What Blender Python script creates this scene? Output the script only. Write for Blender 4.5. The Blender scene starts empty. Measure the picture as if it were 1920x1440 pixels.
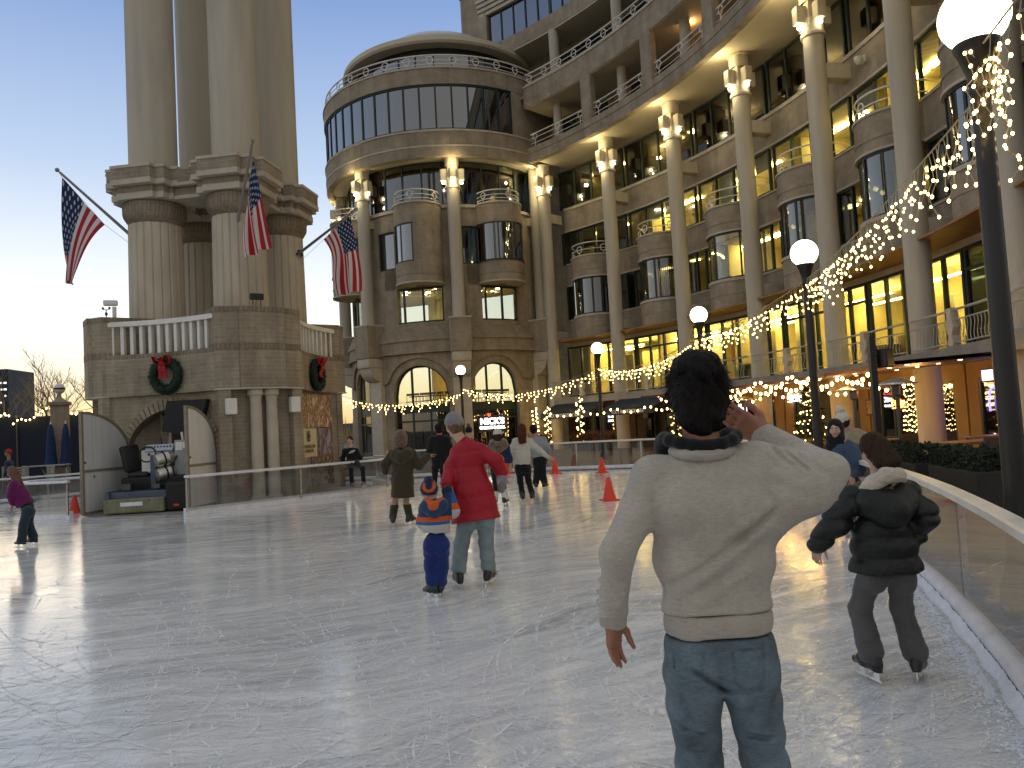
import bpy, bmesh, math, random
import numpy as np
from mathutils import Vector, Matrix
S = bpy.context.scene
COL = S.collection
PI = math.pi
rnd = random.Random(7)
def rad(a): return math.radians(a)

# ------------------------------------------------------------------ camera
F_PX, PITCH, ROLL, ZC = 1442.0, rad(3.0), rad(3.15), 1.6
_fw = np.array([0, math.cos(PITCH), math.sin(PITCH)])
_R0 = np.array([1.0, 0, 0]); _U0 = np.array([0, -math.sin(PITCH), math.cos(PITCH)])
_rt = math.cos(ROLL)*_R0 - math.sin(ROLL)*_U0
_up = math.sin(ROLL)*_R0 + math.cos(ROLL)*_U0
def ray(px, py): return _fw + _rt*(px-960)/F_PX + _up*(720-py)/F_PX
def atY(px, py, Y):
    d = ray(px, py); return Vector(np.array([0, 0, ZC]) + d*(Y/d[1]))
def atz(px, py, z):
    d = ray(px, py); return Vector(np.array([0, 0, ZC]) + d*((z-ZC)/d[2]))
cam = bpy.data.cameras.new('camera'); camo = bpy.data.objects.new('camera', cam); COL.objects.link(camo)
cam.sensor_width = 36; cam.lens = 36*F_PX/1920; cam.clip_end = 4000; cam.clip_start = .05
camo.matrix_world = Matrix(((_rt[0], _up[0], -_fw[0], 0), (_rt[1], _up[1], -_fw[1], 0), (_rt[2], _up[2], -_fw[2], ZC), (0, 0, 0, 1)))
S.camera = camo

# ------------------------------------------------------------------ object helpers
def tag(o, label=None, cat=None, group=None, kind=None):
    if label: o['label'] = label
    if cat: o['category'] = cat
    if group: o['group'] = group
    if kind: o['kind'] = kind
    return o
def empty(name, loc=(0, 0, 0), rz=0, label=None, cat=None, group=None):
    o = bpy.data.objects.new(name, None); o.empty_display_size = .2
    o.location = loc; o.rotation_euler = (0, 0, rz); COL.objects.link(o)
    return tag(o, label, cat, group)
def wm(o):
    m = o.matrix_basis.copy()
    while o.parent: o = o.parent; m = o.matrix_basis @ m
    return m
def kids(o): return [c for c in list(COL.objects) if c.parent == o]
KID = {}
def link(o, parent=None):
    COL.objects.link(o)
    if parent: o.parent = parent; KID.setdefault(parent.name, []).append(o)
    return o
def copy_tree(o, parent=None):
    c = o.copy(); link(c, parent)
    for ch in list(KID.get(o.name, [])): copy_tree(ch, c)
    return c
def dup(o, loc, rz=0, label=None, scale=None):
    c = copy_tree(o); c.location = loc; c.rotation_euler = (0, 0, rz)
    if scale: c.scale = (scale,)*3 if not isinstance(scale, tuple) else scale
    if label: c['label'] = label
    return c

class MB:
    """collects faces in world (or local) coordinates and links them as one mesh object"""
    def __init__(s): s.v = []; s.f = []; s.uv = {}
    def add(s, vs, fs, uvs=None):
        b = len(s.v); s.v += [tuple(p) for p in vs]
        for i, f in enumerate(fs):
            if uvs: s.uv[len(s.f)] = uvs[i]
            s.f.append([b+k for k in f])
        return s
    def obox(s, o, ax, ay, az):
        o, ax, ay, az = map(Vector, (o, ax, ay, az))
        vs = [o+ax*i+ay*j+az*k for k in (0, 1) for j in (0, 1) for i in (0, 1)]
        fs = [(0, 2, 3, 1), (4, 5, 7, 6), (0, 1, 5, 4), (2, 6, 7, 3), (0, 4, 6, 2), (1, 3, 7, 5)]
        if ax.cross(ay).dot(az) < 0: fs = [f[::-1] for f in fs]
        return s.add(vs, fs)
    def box(s, c, d, rz=0, rx=0):
        c = Vector(c); m = Matrix.Rotation(rz, 3, 'Z') @ Matrix.Rotation(rx, 3, 'X')
        ax, ay, az = m @ Vector((d[0], 0, 0)), m @ Vector((0, d[1], 0)), m @ Vector((0, 0, d[2]))
        return s.obox(c-(ax+ay+az)/2, ax, ay, az)
    def bbox(s, c, d, rz=0, b=.01):
        """box with chamfered edges"""
        bm = bmesh.new(); bmesh.ops.create_cube(bm, size=1)
        for v in bm.verts: v.co = Vector((v.co.x*d[0], v.co.y*d[1], v.co.z*d[2]))
        bmesh.ops.bevel(bm, geom=bm.edges[:], offset=min(b, min(d)*.45), segments=2, affect='EDGES', profile=.5)
        m = Matrix.Translation(Vector(c)) @ Matrix.Rotation(rz, 4, 'Z')
        for i, v in enumerate(bm.verts): v.index = i
        s.add([m @ v.co for v in bm.verts], [[v.index for v in f.verts] for f in bm.faces]); bm.free()
        return s
    def cyl(s, p, q, r0, r1=None, n=12, caps=True):
        p, q = Vector(p), Vector(q); r1 = r0 if r1 is None else r1
        d = (q-p); L = d.length
        if L < 1e-7: return s
        d /= L; t = Vector((0, 0, 1)) if abs(d.z) < .9 else Vector((1, 0, 0))
        u = d.cross(t).normalized(); w = d.cross(u)
        vs = []
        for c, r in ((p, r0), (q, r1)):
            for i in range(n):
                a = 2*PI*i/n; vs.append(c+(u*math.cos(a)+w*math.sin(a))*r)
        fs = [(i, n+i, n+(i+1) % n, (i+1) % n) for i in range(n)]
        if caps: fs += [list(range(n)), list(range(2*n-1, n-1, -1))]
        return s.add(vs, fs)
    def tube(s, pts, r, n=8, closed=False):
        pts = [Vector(p) for p in pts]; m = len(pts)
        rs = r if isinstance(r, (list, tuple)) else [r]*m
        vs = []; up = None
        for i, p in enumerate(pts):
            a = pts[i-1] if (i > 0 or closed) else p; b = pts[(i+1) % m] if (i < m-1 or closed) else p
            d = (b-a).normalized()
            if up is None:
                t = Vector((0, 0, 1)) if abs(d.z) < .9 else Vector((1, 0, 0)); up = d.cross(t).normalized()
            up = (up-d*up.dot(d)).normalized(); w = d.cross(up)
            vs += [p+(up*math.cos(2*PI*k/n)+w*math.sin(2*PI*k/n))*rs[i] for k in range(n)]
        fs = []
        for i in range(m if closed else m-1):
            j = (i+1) % m
            fs += [(i*n+k, i*n+(k+1) % n, j*n+(k+1) % n, j*n+k) for k in range(n)]
        if not closed: fs += [list(range(n))[::-1], list(range((m-1)*n, m*n))]
        return s.add(vs, fs)
    def lathe(s, prof, c=(0, 0, 0), n=24, a0=0, a1=2*PI):
        c = Vector(c); full = abs(a1-a0-2*PI) < 1e-6; m = n if full else n+1
        vs = [c+Vector((r*math.cos(a0+(a1-a0)*i/n), r*math.sin(a0+(a1-a0)*i/n), z)) for r, z in prof for i in range(m)]
        fs = []; uvs = []; L = 0
        for j in range(len(prof)-1):
            L2 = L+math.hypot(prof[j+1][0]-prof[j][0], prof[j+1][1]-prof[j][1]); rr = max(prof[j][0], prof[j+1][0])
            for i in range(n):
                i2 = (i+1) % m
                fs.append((j*m+i, j*m+i2, (j+1)*m+i2, (j+1)*m+i))
                u0, u1 = (a1-a0)*i/n*rr, (a1-a0)*(i+1)/n*rr
                z0, z1 = c.z+prof[j][1], c.z+prof[j+1][1]
                if abs(z1-z0) < .02: z0, z1 = L, L2
                uvs.append(((u0, z0), (u1, z0), (u1, z1), (u0, z1)))
            L = L2
        return s.add(vs, fs, uvs)
    def sphere(s, c, r, n=16, sc=(1, 1, 1)):
        c = Vector(c); m = n//2
        prof = [(math.sin(PI*j/m), -math.cos(PI*j/m)) for j in range(m+1)]
        b = MB().lathe(prof, n=n)
        return s.add([c+Vector((v[0]*r*sc[0], v[1]*r*sc[1], v[2]*r*sc[2])) for v in b.v], b.f)
    def prism(s, poly, z0, z1):
        n = len(poly); A = sum(poly[i][0]*poly[(i+1) % n][1]-poly[(i+1) % n][0]*poly[i][1] for i in range(n))
        if A < 0: poly = poly[::-1]
        vs = [(x, y, z0) for x, y in poly]+[(x, y, z1) for x, y in poly]
        return s.add(vs, [(i, (i+1) % n, n+(i+1) % n, n+i) for i in range(n)]+[list(range(n))[::-1], list(range(n, 2*n))])
    def slab(s, poly3, nrm):
        """extrude a planar 3-D polygon by the vector nrm"""
        n = len(poly3); P = [Vector(p) for p in poly3]; nrm = Vector(nrm)
        N = sum(((P[i]-P[0]).cross(P[(i+1) % n]-P[0]) for i in range(n)), Vector())
        if N.dot(nrm) < 0: P = P[::-1]
        vs = P+[p+nrm for p in P]
        return s.add(vs, [(i, (i+1) % n, n+(i+1) % n, n+i) for i in range(n)]+[list(range(n))[::-1], list(range(n, 2*n))])
    def arc(s, c, r0, r1, a0, a1, z0, z1, step=1.5):
        """block between two radii and two angles (degrees), r0 < r1"""
        n = max(1, int(abs(a1-a0)/step+.5)); c = Vector((c[0], c[1])); vs = []
        for i in range(n+1):
            a = rad(a0+(a1-a0)*i/n); d = Vector((math.cos(a), math.sin(a)))
            for r, z in ((r0, z0), (r1, z0), (r1, z1), (r0, z1)):
                p = c+d*r; vs.append((p.x, p.y, z))
        fs = []; uvs = []; sg = 1 if a1 > a0 else -1
        for i in range(n):
            u0, u1 = rad(a0+(a1-a0)*i/n), rad(a0+(a1-a0)*(i+1)/n)
            for k in range(4):
                q = (4*i+k, 4*i+(k+1) % 4, 4*(i+1)+(k+1) % 4, 4*(i+1)+k)
                rr = (r0, r1, r1, r0)[k]
                if k == 1: w = ((u0*r1, z0), (u0*r1, z1), (u1*r1, z1), (u1*r1, z0))
                elif k == 3: w = ((u0*r0, z1), (u0*r0, z0), (u1*r0, z0), (u1*r0, z1))
                elif k == 0: w = ((u0*r0, r0), (u0*r0, r1), (u1*r0, r1), (u1*r0, r0))
                else: w = ((u0*r0, r1), (u0*r0, r0), (u1*r0, r0), (u1*r0, r1))
                if sg > 0: fs.append(q[::-1]); uvs.append(w[::-1])
                else: fs.append(q); uvs.append(w)
        e0 = (0, 1, 2, 3); e1 = (4*n+3, 4*n+2, 4*n+1, 4*n)
        fs += [e0, e1] if sg < 0 else [e0, e1]
        uvs += [((r0, z0), (r1, z0), (r1, z1), (r0, z1)), ((r0, z1), (r1, z1), (r1, z0), (r0, z0))]
        return s.add(vs, fs, uvs)
    def wall(s, P, T, L, z0, z1, openings=(), step=.12, seg=None):
        """wall along the curve P(u)->(x,y,nx,ny), u in 0..L, thickness T behind the face; openings (u0,u1,za,zb,kind)
        kind 'arch': zb is the springing, rises as a half ellipse of rise given in the 6th entry"""
        cuts = {0, L}
        for o in openings:
            n = max(2, int((o[1]-o[0])/step)) if o[4] == 'arch' else 1
            for i in range(n+1): cuts.add(o[0]+(o[1]-o[0])*i/n)
        n = max(1, int(L/(seg or step*4)))
        for i in range(n+1):
            u = L*i/n
            if all(abs(u-k) > .02 for k in cuts): cuts.add(u)
        cuts = sorted(cuts)
        def quadcol(u0, u1, a0, a1, b0, b1):
            if max(b0-a0, b1-a1) < 1e-4: return
            x0, y0, nx0, ny0 = P(u0); x1, y1, nx1, ny1 = P(u1)
            A = [(x0, y0, a0), (x1, y1, a1), (x1, y1, b1), (x0, y0, b0)]
            B = [(x0-nx0*T, y0-ny0*T, a0), (x1-nx1*T, y1-ny1*T, a1), (x1-nx1*T, y1-ny1*T, b1), (x0-nx0*T, y0-ny0*T, b0)]
            uv = ((u0, a0), (u1, a1), (u1, b1), (u0, b0))
            vs = A+B
            fs = [(0, 1, 2, 3), (7, 6, 5, 4), (0, 4, 5, 1), (3, 2, 6, 7), (0, 3, 7, 4), (1, 5, 6, 2)]
            e = Vector((x1-x0, y1-y0)); nn = Vector((nx0, ny0))
            us = [uv, uv[::-1], ((u0, 0), (u0, T), (u1, T), (u1, 0)), ((u0, 0), (u1, 0), (u1, T), (u0, T)), ((0, a0), (0, b0), (T, b0), (T, a0)), ((0, a1), (T, a1), (T, b1), (0, b1))]
            if e.x*nn.y-e.y*nn.x > 0: fs = [f[::-1] for f in fs]; us = [w[::-1] for w in us]
            s.add(vs, fs, us)
        for u0, u1 in zip(cuts, cuts[1:]):
            m = (u0+u1)/2; segs = [(z0, z0, z1, z1)]
            for o in openings:
                if o[0]-1e-6 < m < o[1]+1e-6:
                    def top(u):
                        if o[4] != 'arch': return o[3]
                        h = (o[1]-o[0])/2; k = (u-(o[0]+o[1])/2)/h
                        return o[3]+o[5]*math.sqrt(max(0, 1-k*k))
                    ns = []
                    for a0, a1, b0, b1 in segs:
                        if o[2] > a0+1e-4: ns.append((a0, a1, o[2], o[2]))
                        t0, t1 = top(u0), top(u1)
                        if b0 > t0 or b1 > t1: ns.append((max(a0, t0), max(a1, t1), b0, b1))
                    segs = ns
            for g in segs: quadcol(u0, u1, *g)
        return s
    def text(s, body, M, size=1, depth=.01, align='CENTER', spacing=1.0, bold=0.0):
        cu = bpy.data.curves.new('t', 'FONT'); cu.body = body; cu.size = size; cu.extrude = depth/2; cu.align_x = align; cu.align_y = 'CENTER'
        cu.space_character = spacing; cu.offset = bold; cu.resolution_u = 3
        ob = bpy.data.objects.new('t', cu); COL.objects.link(ob)
        me = ob.to_mesh(); vs = [M @ v.co for v in me.vertices]; fs = [list(p.vertices) for p in me.polygons]
        ob.to_mesh_clear(); bpy.data.objects.remove(ob); bpy.data.curves.remove(cu)
        return s.add(vs, fs)
    def build(s, name, mat, parent=None, smooth=False, local=False, sharp=40):
        me = bpy.data.meshes.new(name); vs = s.v
        if parent and not local:
            m = wm(parent).inverted(); vs = [m @ Vector(p) for p in vs]
        me.from_pydata([tuple(p) for p in vs], [], s.f)
        uvl = me.uv_layers.new(name='UVMap'); W = s.v
        nl = len(me.loops); arr = np.zeros((nl, 2), np.float32); li = 0
        for fi, f in enumerate(s.f):
            if fi in s.uv:
                for w in s.uv[fi]: arr[li] = w; li += 1
            else:
                if len(f) >= 3:
                    a, b, c = Vector(W[f[0]]), Vector(W[f[1]]), Vector(W[f[2]])
                    nn = (b-a).cross(c-a)
                    if nn.length > 1e-12: nn.normalize()
                    if abs(nn.z) > .7:
                        for k in f: arr[li] = (W[k][0], W[k][1]); li += 1
                    else:
                        t = Vector((-nn.y, nn.x, 0)).normalized()
                        for k in f: arr[li] = (Vector(W[k]).dot(t), W[k][2]); li += 1
        uvl.data.foreach_set('uv', arr.ravel())
        if isinstance(mat, (list, tuple)):
            for m_ in mat: me.materials.append(m_)
        elif mat: me.materials.append(mat)
        me.update()
        if smooth:
            me.shade_smooth()
            if sharp < 180:
                me.set_sharp_from_angle(angle=rad(sharp))
        o = bpy.data.objects.new(name, me); link(o, parent)
        return o
def thing(name, label, cat, mb, mat, smooth=False, group=None, base=None):
    """a thing that is one mesh; its origin goes to its base"""
    vs = np.array([tuple(p) for p in mb.v]); c = base or ((vs[:, 0].min()+vs[:, 0].max())/2, (vs[:, 1].min()+vs[:, 1].max())/2, vs[:, 2].min())
    c = Vector(c); o = mb.build(name, mat, None, smooth)
    o.data.transform(Matrix.Translation(-c)); o.location = c
    return tag(o, label, cat, group)
# ------------------------------------------------------------------ materials
def newmat(name):
    m = bpy.data.materials.new(name); m.use_nodes = True; nt = m.node_tree
    return m, nt, nt.nodes.get('Principled BSDF'), nt.nodes.get('Material Output')
def nd(nt, t, **kw):
    n = nt.nodes.new(t)
    for k, v in kw.items():
        if k.startswith('_'): setattr(n, k[1:], v)
        else:
            key = k.replace('__', ' ')
            n.inputs[int(key[1:]) if key[0] == 'i' and key[1:].isdigit() else key].default_value = v
    return n
def lk(nt, a, b): nt.links.new(a, b)
def ramp(nt, fac, stops):
    r = nt.nodes.new('ShaderNodeValToRGB'); e = r.color_ramp.elements
    while len(e) < len(stops): e.new(.5)
    for k, (p, c) in enumerate(stops):
        e[k].position = p; e[k].color = (*c, 1) if len(c) == 3 else c
    lk(nt, fac, r.inputs[0]); return r.outputs[0]
def mixc(nt, fac, a, b, mode='MIX'):
    n = nt.nodes.new('ShaderNodeMix'); n.data_type = 'RGBA'; n.blend_type = mode
    for sck, v in ((n.inputs[0], fac), (n.inputs[6], a), (n.inputs[7], b)):
        if hasattr(v, 'links'): lk(nt, v, sck)
        else: sck.default_value = v if not isinstance(v, tuple) else ((*v, 1) if len(v) == 3 else v)
    return n.outputs[2]
def mth(nt, op, a, b=0.0, c=0.0):
    n = nt.nodes.new('ShaderNodeMath'); n.operation = op
    for sck, v in zip(n.inputs, (a, b, c)):
        if hasattr(v, 'links'): lk(nt, v, sck)
        else: sck.default_value = v
    return n.outputs[0]
def pbr(name, col, rough=.6, metal=0, var=.12, scale=6, bump=0, bscale=60, spec=.4, stretch=None, coat=0):
    m, nt, p, o = newmat(name)
    tc = nt.nodes.new('ShaderNodeTexCoord'); src = tc.outputs['Object']
    if stretch:
        mp = nt.nodes.new('ShaderNodeMapping'); mp.inputs['Scale'].default_value = stretch; lk(nt, src, mp.inputs[0]); src = mp.outputs[0]
    if var:
        n = nd(nt, 'ShaderNodeTexNoise', Scale=scale, Detail=5.0, Roughness=.6); lk(nt, src, n.inputs['Vector'])
        a = tuple(max(0, c*(1-var*1.6)) for c in col); b = tuple(min(1, c*(1+var*1.6)) for c in col)
        lk(nt, ramp(nt, n.outputs[0], [(.28, a), (.72, b)]), p.inputs['Base Color'])
        lk(nt, mth(nt, 'MULTIPLY_ADD', n.outputs[0], .24, rough-.12), p.inputs['Roughness'])
    else:
        p.inputs['Base Color'].default_value = (*col, 1); p.inputs['Roughness'].default_value = rough
    p.inputs['Metallic'].default_value = metal; p.inputs['Specular IOR Level'].default_value = spec
    p.inputs['Coat Weight'].default_value = coat
    if bump:
        n2 = nd(nt, 'ShaderNodeTexNoise', Scale=bscale, Detail=4.0); lk(nt, src, n2.inputs['Vector'])
        b = nd(nt, 'ShaderNodeBump', Strength=bump, Distance=.02); lk(nt, n2.outputs[0], b.inputs['Height']); lk(nt, b.outputs[0], p.inputs['Normal'])
    return m
def emis(name, col, strength, sample=True, base=None):
    m, nt, p, o = newmat(name)
    p.inputs['Base Color'].default_value = (*(base or col), 1); p.inputs['Roughness'].default_value = .4
    p.inputs['Emission Color'].default_value = (*col, 1); p.inputs['Emission Strength'].default_value = strength
    if not sample: m.cycles.emission_sampling = 'NONE'
    return m
def glass(name, tint, refl=.12, rough=.02, rcol=(1, 1, 1), wave=0.0):
    """thin window pane: tinted see-through plus a mirror that grows at grazing angles"""
    m, nt, p, o = newmat(name); nt.nodes.remove(p)
    tr = nd(nt, 'ShaderNodeBsdfTransparent', Color=(*tint, 1)); gl = nd(nt, 'ShaderNodeBsdfGlossy', Color=(*rcol, 1), Roughness=rough)
    lw = nd(nt, 'ShaderNodeLayerWeight', Blend=.25)
    f = mth(nt, 'MULTIPLY_ADD', lw.outputs['Facing'], .36, refl)
    if wave:
        tc = nt.nodes.new('ShaderNodeTexCoord'); n = nd(nt, 'ShaderNodeTexNoise', Scale=.7, Detail=1.0); lk(nt, tc.outputs['Object'], n.inputs['Vector'])
        b = nd(nt, 'ShaderNodeBump', Strength=wave, Distance=.05); lk(nt, n.outputs[0], b.inputs['Height']); lk(nt, b.outputs[0], gl.inputs['Normal'])
    mx = nt.nodes.new('ShaderNodeMixShader'); lk(nt, f, mx.inputs[0]); lk(nt, tr.outputs[0], mx.inputs[1]); lk(nt, gl.outputs[0], mx.inputs[2])
    lk(nt, mx.outputs[0], o.inputs['Surface']); return m
def brick(name, c1, c2, mortar, bw=.3, bh=.1, mw=.012, rough=.85, bump=.5, soldier=False):
    m, nt, p, o = newmat(name)
    tc = nt.nodes.new('ShaderNodeTexCoord'); src = tc.outputs['UV']
    if soldier:
        mp = nt.nodes.new('ShaderNodeMapping'); mp.inputs['Rotation'].default_value = (0, 0, PI/2); lk(nt, src, mp.inputs[0]); src = mp.outputs[0]
    b = nd(nt, 'ShaderNodeTexBrick', Color1=(*c1, 1), Color2=(*c2, 1), Mortar=(*mortar, 1), Scale=1.0)
    b.inputs['Mortar Size'].default_value = mw; b.inputs['Mortar Smooth'].default_value = .2; b.inputs['Bias'].default_value = -.1
    b.inputs['Brick Width'].default_value = bw; b.inputs['Row Height'].default_value = bh
    lk(nt, src, b.inputs['Vector'])
    n = nd(nt, 'ShaderNodeTexNoise', Scale=1.1, Detail=6.0, Roughness=.65); lk(nt, src, n.inputs['Vector'])
    n2 = nd(nt, 'ShaderNodeTexNoise', Scale=30.0, Detail=3.0); lk(nt, src, n2.inputs['Vector'])
    st = ramp(nt, n.outputs[0], [(.3, (.72, .7, .68)), (.7, (1.15, 1.13, 1.1))])
    c = mixc(nt, 1.0, b.outputs[0], st, 'MULTIPLY')
    mps = nt.nodes.new('ShaderNodeMapping'); mps.inputs['Scale'].default_value = (1.6, .16, 1); lk(nt, tc.outputs['UV'], mps.inputs[0]); n3 = nd(nt, 'ShaderNodeTexNoise', Scale=1.0, Detail=5.0, Roughness=.7); lk(nt, mps.outputs[0], n3.inputs['Vector'])
    c = mixc(nt, 1.0, c, ramp(nt, n3.outputs[0], [(.34, (.76, .75, .74)), (.56, (1.04, 1.03, 1.02))]), 'MULTIPLY')
    c = mixc(nt, .3, c, ramp(nt, n2.outputs[0], [(.3, (.55, .5, .45)), (.7, (1, 1, 1))]), 'MULTIPLY')
    lk(nt, c, p.inputs['Base Color']); p.inputs['Roughness'].default_value = rough; p.inputs['Specular IOR Level'].default_value = .25
    h = mth(nt, 'MULTIPLY_ADD', b.outputs['Fac'], -1.0, mth(nt, 'MULTIPLY', n2.outputs[0], .35))
    bp = nd(nt, 'ShaderNodeBump', Strength=bump, Distance=.012); lk(nt, h, bp.inputs['Height']); lk(nt, bp.outputs[0], p.inputs['Normal'])
    return m
M = {}
M['brick'] = brick('tan_brick', (.40, .35, .265), (.35, .30, .225), (.45, .405, .33), .3, .105, .010)
M['brick_soldier'] = brick('tan_brick_on_end', (.33, .28, .21), (.28, .235, .175), (.22, .19, .145), .32, .105, .012, soldier=True)
M['brick_far'] = brick('buff_brick', (.415, .365, .28), (.365, .315, .24), (.39, .345, .275), .24, .075, .008, bump=.35)
M['stone'] = pbr('pale_limestone', (.52, .47, .375), .75, var=.08, scale=2.5, bump=.15, bscale=25)
M['shaft'] = pbr('cream_painted_shaft', (.50, .455, .365), .7, var=.09, scale=1.3, bump=.08, bscale=14, stretch=(2.2, 2.2, .22))
M['flute'] = pbr('cream_fluted_shaft', (.52, .46, .355), .75, var=.1, scale=2, bump=.2, bscale=20, stretch=(1, 1, .3))
M['white_paint'] = pbr('white_paint', (.78, .76, .70), .5, var=.05, scale=4)
M['white_dirty'] = pbr('scuffed_white_plastic', (.74, .75, .77), .35, var=.1, scale=9, bump=.08)
M['soffit'] = pbr('painted_soffit', (.55, .49, .36), .7, var=.06, scale=.6)
M['wood_soffit'] = pbr('brown_wood_ceiling', (.30, .165, .07), .5, var=.25, scale=2, stretch=(1, 8, 1))
M['dark_green'] = pbr('dark_green_frame', (.018, .036, .03), .4, var=.1)
M['black_metal'] = pbr('black_painted_metal', (.018, .017, .017), .35, var=.15, scale=12)
M['dark_metal'] = pbr('dark_steel', (.09, .09, .095), .4, .7, var=.15)
M['steel'] = pbr('brushed_steel', (.55, .55, .54), .3, .9, var=.1, scale=20)
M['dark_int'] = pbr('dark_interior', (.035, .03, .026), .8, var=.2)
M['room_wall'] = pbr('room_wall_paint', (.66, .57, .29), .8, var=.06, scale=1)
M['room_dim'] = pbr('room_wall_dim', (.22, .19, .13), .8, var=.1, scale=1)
M['concrete'] = pbr('concrete_edge', (.30, .275, .235), .8, var=.15, scale=1.5, bump=.2)
M['plaster'] = pbr('ochre_plaster', (.33, .205, .085), .8, var=.08, scale=2, bump=.15, bscale=40)
M['glass_dark'] = glass('tinted_window_glass', (.10, .13, .13), .14, wave=.05)
M['glass_blue'] = glass('mirror_window_glass', (.07, .10, .12), .20, wave=.05)
M['glass_clear'] = glass('clear_window_glass', (.86, .88, .80), .05, wave=.03)
M['glass_mid'] = glass('grey_window_glass', (.45, .46, .40), .10, wave=.04)
M['acrylic'] = glass('scuffed_acrylic', (.82, .83, .83), .06, rough=.07)
M['lit_panel'] = emis('ceiling_light_panel', (1, .79, .30), 34)
M['lit_panel_dim'] = emis('ceiling_light_dim', (1, .80, .38), 11)
M['lit_tube'] = emis('fluorescent_tube', (1, .88, .5), 26)
M['bulb_warm'] = emis('warm_fairy_bulb', (1, .66, .22), 9)
M['bulb_gold'] = emis('amber_festoon_bulb', (1, .52, .14), 36)
M['lantern'] = emis('lantern_lamp', (1, .86, .55), 15)
M['globe'] = emis('glowing_opal_globe', (1, .86, .60), 5.5)
M['globe_off'] = pbr('opal_globe_unlit', (.75, .73, .68), .25, var=.03)
# ------------------------------------------------------------------ world, sun, render settings
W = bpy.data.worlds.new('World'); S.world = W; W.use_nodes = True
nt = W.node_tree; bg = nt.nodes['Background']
SUN_AZ = rad(-31.0)      # from +Y, towards -X: where the afterglow is
SUN_EL = rad(1.2)
sky = nt.nodes.new('ShaderNodeTexSky'); sky.sky_type = 'NISHITA'; sky.sun_disc = False
sky.sun_elevation = SUN_EL; sky.sun_rotation = SUN_AZ; sky.altitude = 20; sky.air_density = 1.0; sky.dust_density = 1.2; sky.ozone_density = 2.5
tc = nt.nodes.new('ShaderNodeTexCoord'); sx = nt.nodes.new('ShaderNodeSeparateXYZ'); lk(nt, tc.outputs['Generated'], sx.inputs[0])
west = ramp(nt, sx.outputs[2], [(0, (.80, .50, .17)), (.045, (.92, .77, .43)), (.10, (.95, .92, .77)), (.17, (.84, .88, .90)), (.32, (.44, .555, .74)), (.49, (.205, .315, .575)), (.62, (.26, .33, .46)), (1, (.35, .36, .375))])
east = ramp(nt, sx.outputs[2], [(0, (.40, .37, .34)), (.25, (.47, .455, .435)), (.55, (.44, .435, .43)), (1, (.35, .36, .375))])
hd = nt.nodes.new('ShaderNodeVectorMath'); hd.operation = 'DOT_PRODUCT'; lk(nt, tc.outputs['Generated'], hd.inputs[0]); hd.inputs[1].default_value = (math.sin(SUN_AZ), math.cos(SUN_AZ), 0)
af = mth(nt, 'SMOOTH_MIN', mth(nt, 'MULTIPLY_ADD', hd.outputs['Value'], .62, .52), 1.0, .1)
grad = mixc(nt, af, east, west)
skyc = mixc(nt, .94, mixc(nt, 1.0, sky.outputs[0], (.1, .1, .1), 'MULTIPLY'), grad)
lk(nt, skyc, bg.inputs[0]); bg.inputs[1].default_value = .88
sl = bpy.data.lights.new('sun', 'SUN'); sl.energy = .06; sl.angle = rad(14); sl.color = (1, .78, .5)
so = bpy.data.objects.new('sun', sl); COL.objects.link(so)
sd = Vector((math.sin(SUN_AZ)*math.cos(rad(3)), math.cos(SUN_AZ)*math.cos(rad(3)), math.sin(rad(3))))
so.rotation_euler = (-sd).to_track_quat('-Z', 'Y').to_euler(); so.location = sd*60
V = S.view_settings; V.view_transform = 'Standard'; V.look = 'None'; V.gamma = 1; V.exposure = 0.56; V.use_curve_mapping = False
S.render.engine = 'CYCLES'
cy = S.cycles
cy.max_bounces = 8; cy.diffuse_bounces = 3; cy.glossy_bounces = 4; cy.transmission_bounces = 4; cy.transparent_max_bounces = 24
cy.caustics_reflective = False; cy.caustics_refractive = False; cy.sample_clamp_indirect = 4; cy.use_denoising = True
cy.use_light_tree = True
try: cy.denoiser = 'OPENIMAGEDENOISE'
except Exception: pass
def point(name, loc, power, col=(1, .8, .42), r=.06, spot=None):
    l = bpy.data.lights.new(name, 'POINT'); l.energy = power; l.color = col; l.shadow_soft_size = r
    o = bpy.data.objects.new(name, l); o.location = loc; COL.objects.link(o); return o
# ------------------------------------------------------------------ ice, paving, rink barriers
def catmull(pts, n=8, closed=False):
    P = [Vector(p) for p in pts]; m = len(P); out = []
    for i in range(m if closed else m-1):
        if closed: p0, p1, p2, p3 = P[(i-1) % m], P[i], P[(i+1) % m], P[(i+2) % m]
        else: p0, p1, p2, p3 = P[max(0, i-1)], P[i], P[i+1], P[min(m-1, i+2)]
        for k in range(n):
            t = k/n
            out.append(.5*((2*p1)+(p2-p0)*t+(2*p0-5*p1+4*p2-p3)*t*t+(3*p1-p0-3*p2+p3)*t**3))
    if not closed: out.append(P[-1])
    return out
OUTER = catmull([(-2.0, -6.5), (.05, -2), (1.55, 1.6), (2.50, 4.0), (2.86, 4.95), (3.36, 6.4), (3.80, 7.95), (4.36, 10.4), (4.66, 11.8), (4.98, 13.6), (5.3, 17), (5.2, 20.5), (4.35, 23.7), (3.06, 24.55), (.54, 25.4), (-2, 25.7), (-4.3, 25.6), (-6.5, 26.2), (-9.5, 27.3), (-13, 26.6), (-16.2, 24.2), (-19, 19.5), (-20, 12), (-18, 4), (-14, -3), (-8, -7)], 8, True)
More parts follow.
